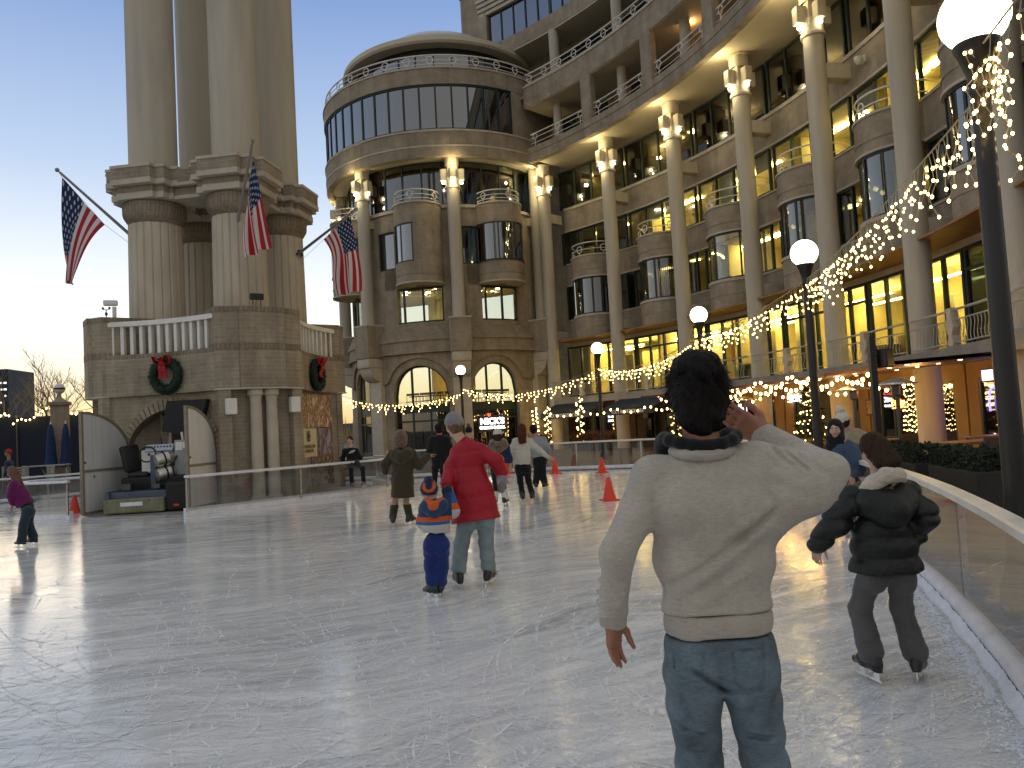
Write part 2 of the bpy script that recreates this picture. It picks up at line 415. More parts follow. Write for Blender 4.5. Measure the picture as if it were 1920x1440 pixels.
def icemat():
    m, nt, p, o = newmat('rink_ice')
    ge = nt.nodes.new('ShaderNodeNewGeometry'); pos = ge.outputs['Position']
    sx = nt.nodes.new('ShaderNodeSeparateXYZ'); lk(nt, pos, sx.inputs[0])
    dx = mth(nt, 'ADD', sx.outputs[0], 8.2); dy = mth(nt, 'SUBTRACT', sx.outputs[1], 24.0)
    wn = nd(nt, 'ShaderNodeTexNoise', Scale=.22, Detail=3.0); lk(nt, pos, wn.inputs['Vector'])
    r = mth(nt, 'SQRT', mth(nt, 'ADD', mth(nt, 'MULTIPLY', dx, dx), mth(nt, 'MULTIPLY', dy, dy)))
    r = mth(nt, 'MULTIPLY_ADD', wn.outputs[0], 3.2, r)
    th = mth(nt, 'MULTIPLY', mth(nt, 'ARCTAN2', dx, mth(nt, 'MULTIPLY', dy, -1.0)), 18.0)
    def pol(su, sv, off=0.0):
        c = nt.nodes.new('ShaderNodeCombineXYZ'); lk(nt, mth(nt, 'MULTIPLY', th, su), c.inputs[0]); lk(nt, mth(nt, 'MULTIPLY', r, sv), c.inputs[1]); c.inputs[2].default_value = off
        return c.outputs[0]
    def noise(vec, sc=1.0, det=3.0, ro=.55, dist=0.0):
        n = nd(nt, 'ShaderNodeTexNoise', Scale=sc, Detail=det, Roughness=ro, Distortion=dist); lk(nt, vec, n.inputs['Vector']); return n.outputs[0]
    s1 = noise(pol(.42, 3.2), 1, 5, .68)          # broad skating streaks
    s2 = noise(pol(1.1, 12, 4), 1, 4, .65)
    s3 = noise(pol(3.5, 42, 9), 1, 2, .5)
    big = noise(pos, .35, 3, .6)
    st = mth(nt, 'ADD', mth(nt, 'MULTIPLY', s1, .42), mth(nt, 'ADD', mth(nt, 'MULTIPLY', s2, .34), mth(nt, 'MULTIPLY', s3, .24)))
    st = mth(nt, 'MULTIPLY_ADD', big, .22, mth(nt, 'SUBTRACT', st, .11))
    frost = nt.nodes.new('ShaderNodeMapRange'); frost.inputs[1].default_value = .385; frost.inputs[2].default_value = .605; lk(nt, st, frost.inputs[0]); fr = frost.outputs[0]
    # curved blade scratches: thin iso-lines of smooth noises, each broken up by a mask
    def lines(vec, sc, w, msc, lo, hi, dist=.6):
        a = noise(vec, sc, 1.0, .3, dist); b = mth(nt, 'ABSOLUTE', mth(nt, 'SUBTRACT', a, .5))
        l = nt.nodes.new('ShaderNodeMapRange'); l.inputs[1].default_value = w; l.inputs[2].default_value = w*.25; lk(nt, b, l.inputs[0])
        k = nt.nodes.new('ShaderNodeMapRange'); k.inputs[1].default_value = lo; k.inputs[2].default_value = hi; lk(nt, noise(pos, msc, 2), k.inputs[0])
        return mth(nt, 'MULTIPLY', l.outputs[0], k.outputs[0])
    def shift(v, rot, sc=(1, 1, 1)):
        mp = nt.nodes.new('ShaderNodeMapping'); mp.inputs['Location'].default_value = v; mp.inputs['Rotation'].default_value = (0, 0, rot); mp.inputs['Scale'].default_value = sc
        lk(nt, pos, mp.inputs[0]); return mp.outputs[0]
    L = None
    for v, rot, sc, scale, w, msc, lo, hi in (((3, 1, 0), .4, (1.6, .28, 1), 1.3, .0065, 1.3, .46, .66), ((7, 9, 2), -.7, (1.5, .3, 1), 1.7, .0075, 1.7, .48, .66), ((1, 5, 5), 1.3, (1.4, .35, 1), 1.5, .006, 1.1, .48, .68), ((11, 3, 8), .05, (1.2, .4, 1), 2.4, .010, 2.3, .5, .7), ((4, 14, 3), 2.2, (1.7, .22, 1), 1.1, .005, .9, .45, .62)):
        l = lines(shift(v, rot, sc), scale, w, msc, lo, hi)
        L = l if L is None else mth(nt, 'MAXIMUM', L, l)
    sp = noise(pos, 46, 2, .6); spk = nt.nodes.new('ShaderNodeMapRange'); spk.inputs[1].default_value = .69; spk.inputs[2].default_value = .76; lk(nt, sp, spk.inputs[0])
    L2 = mth(nt, 'MAXIMUM', mth(nt, 'MULTIPLY', L, .10), mth(nt, 'MULTIPLY', spk.outputs[0], .55))
    base = mixc(nt, fr, (.46, .48, .49), (.945, .94, .925))
    base = mixc(nt, L2, base, (.93, .93, .93))
    lk(nt, base, p.inputs['Base Color'])
    ro = mth(nt, 'MULTIPLY_ADD', fr, .15, .05)
    ro = mth(nt, 'MULTIPLY_ADD', L2, .25, ro)
    lk(nt, ro, p.inputs['Roughness']); p.inputs['IOR'].default_value = 1.36; p.inputs['Specular IOR Level'].default_value = .75
    h = mth(nt, 'ADD', mth(nt, 'MULTIPLY', st, 1.0), mth(nt, 'MULTIPLY', L2, .30)); h = mth(nt, 'MULTIPLY_ADD', noise(pos, 9, 3), .30, h)
    b = nd(nt, 'ShaderNodeBump', Strength=.22, Distance=.016); lk(nt, h, b.inputs['Height']); lk(nt, b.outputs[0], p.inputs['Normal'])
    return m
M['ice'] = icemat()
M['paving'] = brick('plaza_brick_paving', (.16, .115, .09), (.115, .085, .07), (.07, .06, .055), .4, .2, .012, .7)
M['snow'] = pbr('scraped_snow', (.80, .82, .86), .7, var=.06, scale=14, bump=.6, bscale=50)
M['kerb_white'] = pbr('scuffed_white_kerb', (.72, .73, .77), .4, var=.1, scale=6, bump=.1)
M['cap_tan'] = pbr('pale_rail_cap', (.74, .70, .62), .4, var=.08, scale=5)
def sheet(pts, z): return MB().add([(p[0], p[1], z) for p in pts], [list(range(len(pts)))])
g = MB(); g.add([(-900, -300, -.03), (900, -300, -.03), (900, 1500, -.03), (-900, 1500, -.03)], [(0, 1, 2, 3)])
tag(g.build('paving', M['paving']), kind='structure')
b = sheet(OUTER, 0.0)
io = b.build('ice', M['ice']); tag(io, kind='structure')
if io.data.polygons[0].normal.z < 0: io.data.flip_normals()
def offs(path, d, closed=False):
    n = len(path); out = []
    for i, p in enumerate(path):
        a = path[(i-1) % n] if (i or closed) else p; b = path[(i+1) % n] if (i < n-1 or closed) else p
        t = (Vector(b[:2])-Vector(a[:2])).normalized(); out.append(Vector((p[0]+t.y*d, p[1]-t.x*d)))
    return out          # positive d: to the right of travel
def sweep(mb, path, prof):
    """prof: closed list of (offset to the right, z)"""
    k = len(prof); vs = []; rows = [offs(path, d) for d, z in prof]
    for i in range(len(path)): vs += [(rows[j][i].x, rows[j][i].y, prof[j][1]) for j in range(k)]
    fs = []
    for i in range(len(path)-1):
        fs += [(i*k+j, i*k+(j+1) % k, (i+1)*k+(j+1) % k, (i+1)*k+j) for j in range(k)]
    A = sum(prof[j][0]*prof[(j+1) % k][1]-prof[(j+1) % k][0]*prof[j][1] for j in range(k))
    fs += [list(range(k)), list(range((len(path)-1)*k, len(path)*k))[::-1]]
    if A > 0: fs = [f[::-1] for f in fs]
    return mb.add(vs, fs)
def plen(path): return [0]+list(np.cumsum([(Vector(path[i+1][:2])-Vector(path[i][:2])).length for i in range(len(path)-1)]))
def subpath(path, u0, u1):
    L = plen(path); out = []
    def at(u):
        for i in range(len(L)-1):
            if u <= L[i+1]+1e-9:
                t = (u-L[i])/max(1e-9, L[i+1]-L[i]); return Vector(path[i][:2]).lerp(Vector(path[i+1][:2]), t)
        return Vector(path[-1][:2])
    return [at(u0)]+[Vector(p[:2]) for p, l in zip(path, L) if u0+.02 < l < u1-.02]+[at(u1)]
def barrier(label, path, h, plen_=2.4, cap='cap_tan', kerb_r=.066, capw=.11, kerb='round', group=None, wall=-1):
    """wall=+1: the ice is on the left of travel"""
    b = empty('rink_barrier', (path[0][0], path[0][1], 0), 0, label, 'rink barrier', group)
    s = -wall
    if kerb == 'round':
        pr = [(s*(.02+kerb_r+kerb_r*math.cos(a)), .07+kerb_r*math.sin(a)*1.05) for a in [PI*2*k/12 for k in range(12)]]
    else: pr = [(s*-.03, 0.002), (s*.10, 0.002), (s*.10, .17), (s*-.03, .17)]
    sweep(MB(), path, pr).build('base_kerb', M['kerb_white'], b, True, sharp=50)
    c = capw/2; o = s*.10
    sweep(MB(), path, [(o-c, h-.055), (o+c, h-.055), (o+c, h-.008), (o+c-.02, h), (o-c+.02, h), (o-c, h-.008)]).build('top_rail', M[cap], b)
    L = plen(path)[-1]; n = max(1, round(L/plen_))
    for k in range(n):
        q = subpath(path, L*k/n+.012, L*(k+1)/n-.012)
        sweep(MB(), q, [(o-.006, .12), (o+.006, .12), (o+.006, h-.076), (o-.006, h-.076)]).build('panel', M['acrylic'], b)
    for k in range(n+1):
        q = subpath(path, max(0, L*k/n-.02), min(L, L*k/n+.02))
        sweep(MB(), [q[0], q[-1]], [(o+.008*s, .1), (o+.045*s, .1), (o+.045*s, h-.077), (o+.008*s, h-.077)]).build('post', M['steel'], b)
    return b
i0 = min(range(len(OUTER)), key=lambda i: (OUTER[i]-Vector((.05, -2))).length)
i1 = min(range(len(OUTER)), key=lambda i: (OUTER[i]-Vector((-4.3, 25.6))).length)
i2 = min(range(len(OUTER)), key=lambda i: (OUTER[i]-Vector((-20, 12))).length)
barrier('long curving clear rink barrier with pale top rail, right of the black puffer coat', OUTER[i0:i1+1], .93, 2.15, capw=.125)
barrier('far rink barrier left of the column tower, in front of the dark blue fence', OUTER[i1+1:i2], .78, 2.2, cap='white_dirty')
ISL = catmull([(-7.27, 16.82), (-5.6, 18.55), (-4.25, 20.02), (-3.75, 20.62), (-3.6, 21.3), (-3.75, 22.2), (-4.4, 23.6)], 6)
barrier('straight clear rink barrier with white rail in front of the paired small columns', ISL, .885, 2.4, cap='white_dirty', kerb='flat', wall=-1)
HP = catmull([(-10.22, 17.72), (-11.0, 17.85), (-11.55, 18.25), (-11.75, 18.8), (-11.55, 19.3), (-10.5, 19.75)], 6)
barrier('short clear barrier that curves into a hairpin beside the open white door', HP, .88, 1.3, cap='white_dirty', wall=1, kerb='flat')
# paving of the island the tower stands on
isl = [(-7.3, 17.35), (-5.6, 18.62), (-4.3, 20.1), (-3.85, 20.7), (-3.7, 21.3), (-3.85, 22.2), (-5, 24.5), (-8, 25.7), (-11.2, 24.8), (-12.8, 22), (-12.4, 20.2), (-10.5, 19.72), (-10.3, 18.3), (-9.9, 17.9)]
tag(sheet(isl, .006).build('island_paving', M['concrete']), kind='structure')
# snow scraped up against the right-hand kerb
sb = MB(); pth = catmull(OUTER[i0+10:i0+70], 4); rows = []
r2 = random.Random(3)
for i, p in enumerate(offs(pth, 0)):
    t = (Vector(pth[min(i+1, len(pth)-1)])-Vector(pth[max(i-1, 0)])).normalized(); nn = Vector((-t.y, t.x))
    w = .055+.012*math.sin(i*.31)+.01*r2.random()
    rows.append([(p+nn*(-.02+w*k/5)).to_3d()+Vector((0, 0, max(.002, (.045+.012*r2.random())*(1-k/5)**1.6*(.8+.4*r2.random()) if k < 5 else .001))) for k in range(6)])
sb.add([v for r in rows for v in r], [(i*6+k, i*6+k+1, (i+1)*6+k+1, (i+1)*6+k) for i in range(len(rows)-1) for k in range(5)])
tag(sb.build('snow_scrapings', M['snow'], None, True, sharp=180), kind='stuff')
# ice crumbs lying about, thickest along the right-hand kerb
cr = MB()
def crumb(p, s):
    q = Vector((p.x, p.y, .0015)); a = r2.random()*6.3; ex, ey = Vector((math.cos(a), math.sin(a), 0)), Vector((-math.sin(a), math.cos(a), 0)); k = [.6+.8*r2.random() for _ in range(4)]
    cr.add([q-ex*s*1.5*k[0], q+ey*s*k[1], q+ex*s*k[2], q-ey*s*k[3], q+Vector((0, 0, s*.55))], [(0, 3, 4), (3, 2, 4), (2, 1, 4), (1, 0, 4)])
for k in range(330):
    p = atz(r2.uniform(900, 1900), 880+560*r2.random()**.8, 0)
    if p.y > 14 or p.x > 2.3+.28*max(0, p.y-3.6): continue
    crumb(p, r2.uniform(.003, .009)*(1 if r2.random() < .9 else 1.8))
kp = offs(pth, 0)
for k in range(5200):
    i = r2.randrange(1, len(kp)-1); t = (kp[i+1]-kp[i-1]).normalized(); d = .02+r2.expovariate(1/.085)
    if d > .55: continue
    p = kp[i]+t*r2.uniform(-.1, .1)+Vector((-t.y, t.x))*(.05+d); crumb(p, r2.uniform(.004, .016)*(1.15-min(1, d*2)))
tag(cr.build('ice_crumbs', M['snow']), kind='stuff')

# blade scratches: thin frosted arcs cut by skates
def arcs(n, seed, region, wmul=1.0):
    q = random.Random(seed); mb = MB()
    for k in range(n):
        if q.random() < .55 or k == 0: cen = region(q); ang0 = q.random()*6.28
        else: cen = cen+Vector((q.gauss(0, .5), q.gauss(0, .5))); ang0 += q.gauss(0, .5)
        L = min(4.5, .2+q.expovariate(.95)); R_ = q.choice((-1, 1))*(q.uniform(.25, 1.2) if q.random() < .25 else q.uniform(1.5, 14)); m = max(4, int(L/.07)); w = q.uniform(.0018, .0052)*wmul*(1.7 if q.random() < .12 else 1); z = .0008+.0000021*k
        p = Vector(cen); a = ang0; L_ = []; Rr = []
        for i in range(m+1):
            t = i/m; d = Vector((math.cos(a), math.sin(a))); n_ = Vector((-d.y, d.x)); ww = w*math.sin(PI*min(1, max(.03, t*1.04)))**.5
            L_.append((p+n_*ww).to_3d()+Vector((0, 0, z))); Rr.append((p-n_*ww).to_3d()+Vector((0, 0, z))); p = p+d*(L/m); a += L/m/R_
        vs = L_+Rr; mb.add(vs, [(m+1+i, m+2+i, i+1, i) for i in range(m)])
    return mb
def reg_near(q):
    while True:
        p = atz(q.uniform(60, 1900), 905+535*q.random()**.62, 0)
        if p.x < 2.2+.26*max(0, p.y-3.6) and p.y < 16: return Vector((p.x, p.y))
sm, nt, p_, o_ = newmat('scratch_frost'); p_.inputs['Base Color'].default_value = (.95, .95, .95, 1); p_.inputs['Roughness'].default_value = .55
tr_ = nd(nt, 'ShaderNodeBsdfTransparent'); mx_ = nt.nodes.new('ShaderNodeMixShader'); tn_ = nd(nt, 'ShaderNodeTexNoise', Scale=9.0, Detail=3.0); g_ = nt.nodes.new('ShaderNodeNewGeometry'); lk(nt, g_.outputs['Position'], tn_.inputs['Vector'])
lk(nt, ramp(nt, tn_.outputs[0], [(.36, (.08,)*3), (.60, (.95,)*3)]), mx_.inputs[0]); lk(nt, tr_.outputs[0], mx_.inputs[1]); lk(nt, p_.outputs[0], mx_.inputs[2]); lk(nt, mx_.outputs[0], o_.inputs[0])
tag(arcs(2000, 21, reg_near, 1.15).build('blade_scratches', sm), kind='stuff')
# ------------------------------------------------------------------ the column tower on its brick base
TC = Vector((-8.2, 22.0)); TE = Vector((.593, -.805)).normalized(); TR = Vector((-TE.y, TE.x))
def T(a, b, z=0.0): p = TC+TE*a+TR*b; return Vector((p.x, p.y, z))
def T2(a, b): p = TC+TE*a+TR*b; return (p.x, p.y)
def rotab(a, b, k):
    for _ in range(k % 4): a, b = -b, a
    return a, b
tower = empty('column_tower', (TC.x, TC.y, 0), 0, 'tall tower of four cream columns rising from an octagonal brick base', 'tower')
NAMES = ('front', 'right', 'back', 'left')
# pedestals
for k in range(4):
    kw = 1.0 if k % 2 == 0 else .60; ko = 0 if k % 2 == 0 else .16
    f = lambda a, b: T2(*rotab(a+(ko if a > 2 else 0), b*kw, k))
    lo = MB()
    lo.prism([f(1.9, -1.08), f(2.93, -1.02), f(2.93, 1.02), f(1.9, 1.08)], 0, 2.84)
    for sgn in (-1, 1): lo.prism([f(2.925, sgn*.74), f(3.17, sgn*.78), f(3.10, sgn*1.06), f(2.925, sgn*1.06)], 0, 2.84)
    up = MB()
    up.prism([f(1.9, -1.12), f(3.08, -1.09), f(3.27, -.60), f(3.27, .60), f(3.08, 1.09), f(1.9, 1.12)], 2.88, 3.83)
    up.prism([f(1.9, -1.12), f(3.08, -1.09), f(3.27, -.60), f(3.27, .60), f(3.08, 1.09), f(1.9, 1.12)], 4.0, 4.78)
    up.prism([f(3.26, -.56), f(3.36, -.56), f(3.36, .56), f(3.26, .56)], 2.88, 3.83).prism([f(3.26, -.56), f(3.36, -.56), f(3.36, .56), f(3.26, .56)], 4.0, 4.78)
    so = MB()
    for z0, z1 in ((3.83, 4.0), (4.78, 4.92)):
        so.prism([f(1.9, -1.12), f(3.085, -1.095), f(3.275, -.602), f(3.275, .602), f(3.085, 1.095), f(1.9, 1.12)], z0, z1)
        so.prism([f(3.27, -.565), f(3.367, -.565), f(3.367, .565), f(3.27, .565)], z0, z1)
    ped = lo.build('pedestal', M['brick'], tower)
    up.build('pedestal_top', M['brick'], ped); so.build('soldier_course', M['brick_soldier'], ped)
    MB().prism([f(1.9, -1.14), f(3.10, -1.11), f(3.30, -.60), f(3.40, -.58), f(3.40, .58), f(3.30, .60), f(3.10, 1.11), f(1.9, 1.14)], 2.842, 2.878).build('string_course', M['stone'], ped)
    if k == 0:
        for bb in (-.17, .23):
            c = T(3.13, bb)
            MB().lathe([(.215, .02), (.215, .10), (.165, .16), (.152, .22), (.150, 1.4), (.140, 2.58), (.150, 2.60), (.150, 2.66), (.195, 2.70), (.195, 2.80), (.185, 2.835)], c, 24).build('small_column', M['stone'], ped, True)
# concave walls between the pedestals
def wallcurve(k, a0, b0, sag, inset):
    E_ = {0: ((a0, -b0), (b0*.6, -a0-.15)), 1: ((b0*.6, a0+.15), (a0, b0)), 2: ((-a0, b0), (-b0*.6, a0+.15)), 3: ((-b0*.6, -a0-.15), (-a0, -b0))}[k]
    A = Vector(T2(*E_[0])); B = Vector(T2(*E_[1]))
    d = B-A; L = d.length; d /= L
    n = Vector((d.y, -d.x))
    if n.dot(A-TC) < 0: n = -n
    def P(u):
        t = u/L*2-1; off = -sag*(1-t*t)-inset; dy = 2*sag*t*2/L
        nn = (n-d*dy).normalized()
        p = A+d*u+n*off; return (p.x, p.y, nn.x, nn.y)
    return P, L
WC = {}
for k in range(4):          # k=0: front-left (arch with the ice machine); k=1: front-right (posters)
    P, L = wallcurve(k, 3.0, 1.04, .24, .05); WC[k] = (P, L)
    open_ = [(.22, L-.42, -1, 1.42, 'arch', 1.06)] if k in (0, 3) else []
    Pl, _ = wallcurve(k, 3.0, 1.04, .24, .22 if k == 1 else .10)
    w = MB().wall(Pl, .35, L, 0, 2.845, open_, .1).build('brick_wall', M['brick'], tower)
    Pu, _ = wallcurve(k, 3.02, 1.06, .22, 0)
    MB().wall(Pu, .42, L, 2.85, 3.80, [], .1, .2).build('frieze', M['brick'], w)
    MB().wall(Pu, .42, L, 3.80, 3.92, [], .1, .2).build('soldier_course', M['brick_soldier'], w)
    if open_:
        av = MB(); o = open_[0]; uc, h = (o[0]+o[1])/2, (o[1]-o[0])/2
        for i in range(30):
            t0, t1 = PI*i/30+.012, PI*(i+1)/30-.012
            ring = []
            for t in (t0, t1):
                for rr in (0, .27):
                    u = uc-math.cos(t)*(h+rr*.6); z = o[3]+math.sin(t)*(1.06+rr)
                    x, y, nx, ny = Pl(min(max(u, 0), L)); ring.append((x+nx*.035, y+ny*.035, min(z, 2.84), x-nx*.05, y-ny*.05))
            vs = [(r[0], r[1], r[2]) for r in ring]+[(r[3], r[4], r[2]) for r in ring]
            av.add(vs, [(0, 1, 3, 2), (4, 6, 7, 5), (0, 4, 5, 1), (2, 3, 7, 6), (0, 2, 6, 4), (1, 5, 7, 3)])
        av.build('arch_ring', M['brick'], w)
    bal = MB(); rail = MB(); Pb, _ = wallcurve(k, 3.0, 1.06, .24, .14)
    n = 13 if k == 0 else 12
    for i in range(n):
        x, y, nx, ny = Pb(L*(i+.5)/n); bal.box((x, y, 4.29), (.085, .14, .76), math.atan2(ny, nx)-PI/2)
    pts = [Pb(L*i/14) for i in range(15)]
    sweep(rail, [(p[0], p[1]) for p in pts], [(-.12, 4.66), (.12, 4.66), (.12, 4.76), (.08, 4.79), (-.08, 4.79), (-.12, 4.76)])
    bo = rail.build('balustrade', M['white_paint'], tower)
    bal.build('balusters', M['white_paint'], bo)
deck = [T2(*rotab(a, b*(1 if k % 2 == 0 else .6), k)) for k in range(4) for a, b in ((2.55, -.8), (2.55, .8))]
MB().prism(deck, 3.55, 3.74).build('deck', M['concrete'], tower)
# columns and entablature
S1 = (TE-TR)/math.sqrt(2); S2 = (TE+TR)/math.sqrt(2)
def Q(p, s, t, z): q = Vector(p[:2])+S1*s+S2*t; return Vector((q.x, q.y, z))
def sbox(mb, p, s0, s1, t0, t1, z0, z1):
    o = Q(p, s0, t0, z0); return mb.obox(o, (S1*(s1-s0)).to_3d(), (S2*(t1-t0)).to_3d(), (0, 0, z1-z0))
cs = [T(*rotab(1.74, 0, k)) for k in range(4)]
for c in cs:
    prof = []; n = 120
    lo = MB(); zs = [3.74, 4.0, 7.55]; rs = [.74, .725, .685]
    for z, r in zip(zs, rs):
        for i in range(n):
            ph = (i % 6); rr = r-(.035 if ph == 0 else 0); a = 2*PI*i/n
            lo.v.append((c.x+rr*math.cos(a), c.y+rr*math.sin(a), z))
    for j in range(2):
        for i in range(n): lo.f.append([j*n+i, j*n+(i+1) % n, (j+1)*n+(i+1) % n, (j+1)*n+i])
    col = lo.build('column', M['flute'], tower, True, sharp=8)
    MB().lathe([(.66, 7.55), (.70, 7.62), (.73, 7.66), (.80, 7.78), (.815, 7.86), (.815, 8.08), (.80, 8.13), (.2, 8.13)], (c.x, c.y, 0), 40).build('capital', M['brick_soldier'], col, True, sharp=30)
    MB().lathe([(.63, 9.0), (.63, 9.1), (.625, 16), (.61, 25.0)], (c.x, c.y, 0), 48).build('upper_shaft', M['shaft'], col, True)
en = MB(); st = MB()
for c in cs:
    d = Vector(c[:2])-TC; ss = 1 if d.dot(S1) > 0 else -1; tt = 1 if d.dot(S2) > 0 else -1
    for A, B, dz in ((.86, .50, 0), (.50, .86, .0012), (.74, .74, .0024)):
        sbox(en, c, -A, A, -B, B, 8.30+dz, 8.48-dz); sbox(st, c, -A-.02, A+.02, -B-.02, B+.02, 8.135+dz, 8.299-dz)
    for A, B, dz in ((1.04, .56, 0), (.56, 1.04, .0012), (.84, .84, .0024)):
        sbox(en, c, -A, A, -B, B, 8.62+dz, 8.92-dz); sbox(st, c, -A-.015, A+.015, -B-.015, B+.015, 8.482+dz, 8.619-dz)
        sbox(st, c, -A-.02, A+.02, -B-.02, B+.02, 8.921+dz, 9.0-dz)
for i in range(4):
    a, b2 = cs[i], cs[(i+1) % 4]; m_ = (a+b2)/2; d = Vector((b2-a)[:2]).normalized()
    along_s = abs(d.dot(S1)) > .7
    hl = (b2-a).length/2-.7
    for hw, z0, z1, bb in ((.42, 8.25, 8.45, en), (.46, 8.14, 8.238, st), (.56, 8.57, 8.90, en), (.58, 8.47, 8.555, st)):
        if along_s: sbox(bb, m_, -hl, hl, -hw, hw, z0, z1)
        else: sbox(bb, m_, -hw, hw, -hl, hl, z0, z1)
e_ = en.build('entablature', M['brick'], tower); st.build('stone_band', M['stone'], e_)
MB().prism([T2(*rotab(2.6, b, k)) for k in range(4) for b in (-.9, .9)], 25.0, 26.2).build('top_slab', M['stone'], tower)
# wall speakers, floodlight, weather gear
for bb in (-.66, .66):
    c = T(2.98 if False else 3.235, bb, 2.33) if False else T(3.22, bb*1.22, 2.42)
    s = MB().bbox(c, (.25, .22, .40), math.atan2(TE.y, TE.x)-PI/2, .03)
    thing('wall_speaker', 'white box speaker on the brick, %s the paired small columns' % ('left of' if bb < 0 else 'right of'), 'speaker', s, M['white_paint'])
fl = empty('floodlight', T(3.05, -.02, 4.92), math.atan2(TE.y, TE.x)-PI/2, 'black floodlight standing on top of the front brick pedestal', 'floodlight')
f = MB().bbox((0, 0, .30), (.34, .12, .16), 0, .02)
f.build('housing', M['black_metal'], fl, local=True)
MB().box((0, -.065, .30), (.28, .012, .11)).build('lens', M['steel'], fl, local=True)
MB().tube([(-.1, 0, .22), (-.1, 0, .0), (-.08, .02, 0)], .012).tube([(.1, 0, .22), (.1, 0, .0), (.08, .02, 0)], .012).tube([(.02, .05, .25), (.05, .06, .1), (.03, .04, .0)], .008).build('bracket', M['black_metal'], fl, local=True)
ws = T(*rotab(2.9, -.75, 3), 4.92)
t = MB().cyl(ws, ws+Vector((0, 0, .42)), .012, n=6).tube([ws+Vector((-.09, 0, .42)), ws+Vector((.09, 0, .42))], .01, 6).sphere(ws+Vector((-.09, 0, .46)), .035, 8).sphere(ws+Vector((.09, 0, .46)), .035, 8).box(ws+Vector((0, 0, .30)), (.05, .05, .08))
thing('weather_sensor', 'thin black weather sensor on the left corner of the brick base', 'sensor', t, M['black_metal'])
ws = T(*rotab(2.9, .5, 3), 4.92)
t = MB().cyl(ws, ws+Vector((0, 0, .30)), .05, n=10).bbox(ws+Vector((-.08, -.03, .40)), (.34, .16, .14), .4, .03)
thing('camera_unit', 'pale security camera head on the far left corner of the brick base', 'camera', t, M['white_paint'], base=ws)
# ------------------------------------------------------------------ the concave office building
BC = (-20.37, 23.03); BR = 32.67; RW = BR+1.25
def A(k): return 45.4-9.17*k
def bp(r, a, z=0.0): return Vector((BC[0]+r*math.cos(rad(a)), BC[1]+r*math.sin(rad(a)), z))
def dg(m, r=BR): return math.degrees(m/r)
office = empty('office_building', bp(RW, 10), 0, 'long concave brick office building with tall cream columns, rounded balconies and lit windows', 'building')
rr3 = random.Random(11)
def glazing(parent, c, r, a0, a1, z0, z1, n, gm, name='window', out=1, fw=.09, bars=(), fd=.07, frame='dark_green'):
    """curved window: frame with n panes; out=+1 frame sits on the outer side"""
    f = MB(); hw = math.degrees(fw/2/r)
    f.arc(c, r-fd, r+fd, a0, a1, z0, z0+fw).arc(c, r-fd, r+fd, a0, a1, z1-fw, z1)
    sg = 1 if a1 > a0 else -1
    for i in range(n+1):
        a = a0+(a1-a0)*i/n; a = min(max(a, min(a0, a1)+hw), max(a0, a1)-hw)
        f.arc(c, r-fd+.004, r+fd-.004, a-hw*sg, a+hw*sg, z0+fw, z1-fw)
    for zb in bars: f.arc(c, r-fd+.006, r+fd-.006, a0, a1, zb-fw*.4, zb+fw*.4)
    w = f.build(name, M[frame], parent)
    MB().arc(c, r-.012, r+.012, a0, a1, z0+.02, z1-.02).build('pane', M[gm] if isinstance(gm, str) else gm, w, True, sharp=50)
    return w
def capital(parent, p, az, name='capital', ztop=17.2):
    """lantern capital: a block with four arms, lamps under the arms"""
    b = MB(); x, y = p.x, p.y; ca = math.radians(az)
    b.lathe([(.40, 16.62), (.42, 16.75), (.42, ztop-.08), (.50, ztop-.07), (.50, ztop-.005)], (x, y, 0), 20)
    b.lathe([(.376, 15.3), (.46, 15.34), (.46, 15.45), (.41, 15.5), (.40, 15.62), (.40, 16.0)], (x, y, 0), 20)
    b.bbox((x, y, 16.18), (.62, .62, .92), ca, .04)
    for i in range(4):
        d = Vector((math.cos(ca+i*PI/2), math.sin(ca+i*PI/2), 0))
        b.bbox(Vector((x, y, 16.16))+d*.50, (.40, .36, .66), ca+i*PI/2, .05)
    c = b.build(name, M['stone'], parent, True, sharp=30)
    l = MB()
    for i in (1, 2, 3):
        d = Vector((math.cos(ca+i*PI/2), math.sin(ca+i*PI/2), 0))
        MB().sphere(Vector((x, y, 15.70))+d*.53, .085, 12, (1, 1, .9)).build('lamp', M['lantern'], c, True)
    d = Vector((math.cos(ca+PI), math.sin(ca+PI), 0))
    return d
# ---- columns
LIGHTS = []
for k in range(8):
    p = bp(BR, A(k))
    col = MB().lathe([(.40, -.02), (.40, .15), (.375, .22), (.375, 15.31)], (p.x, p.y, 0), 28).build('column', M['shaft'], office, True)
    d = capital(col, p, A(k)); LIGHTS.append((p, d))
    for z0, z1 in ((13.72, 14.28), (6.55, 7.05)):
        m_ = bp((BR+.30+RW)/2, A(k), (z0+z1)/2); MB().bbox(m_, (RW-BR-.25, .5, z1-z0), rad(A(k)), .03).build('bracket', M['stone'], col)
for p, d in LIGHTS:
    if p.y > 8:
        q = p+d*.95; point('soffit_lamp', (q.x, q.y, 16.70), 36, (1, .80, .40), .10)
        q = p+d*.80; point('shaft_lamp', (q.x, q.y, 15.45), 20, (1, .82, .45), .10)
# ---- wall bands
A0, A1 = 44.6, A(7)+.6
def band(name, r0, r1, z0, z1, mat, a0=A0, a1=A1, parent=None):
    return MB().arc(BC, r0, r1, a0, a1, z0, z1, 1.0).build(name, M[mat], parent or office, True, sharp=50)
for z0, z1 in ((6.42, 7.68), (9.9, 11.15), (13.25, 14.5)): band('brick_band', RW, RW+.35, z0, z1, 'brick_far')
for z0, z1 in ((7.68, 7.76), (11.15, 11.22), (14.5, 14.66), (9.82, 9.9), (13.17, 13.25)): band('stone_sill', RW-.05, RW+.35, z0, z1, 'stone')
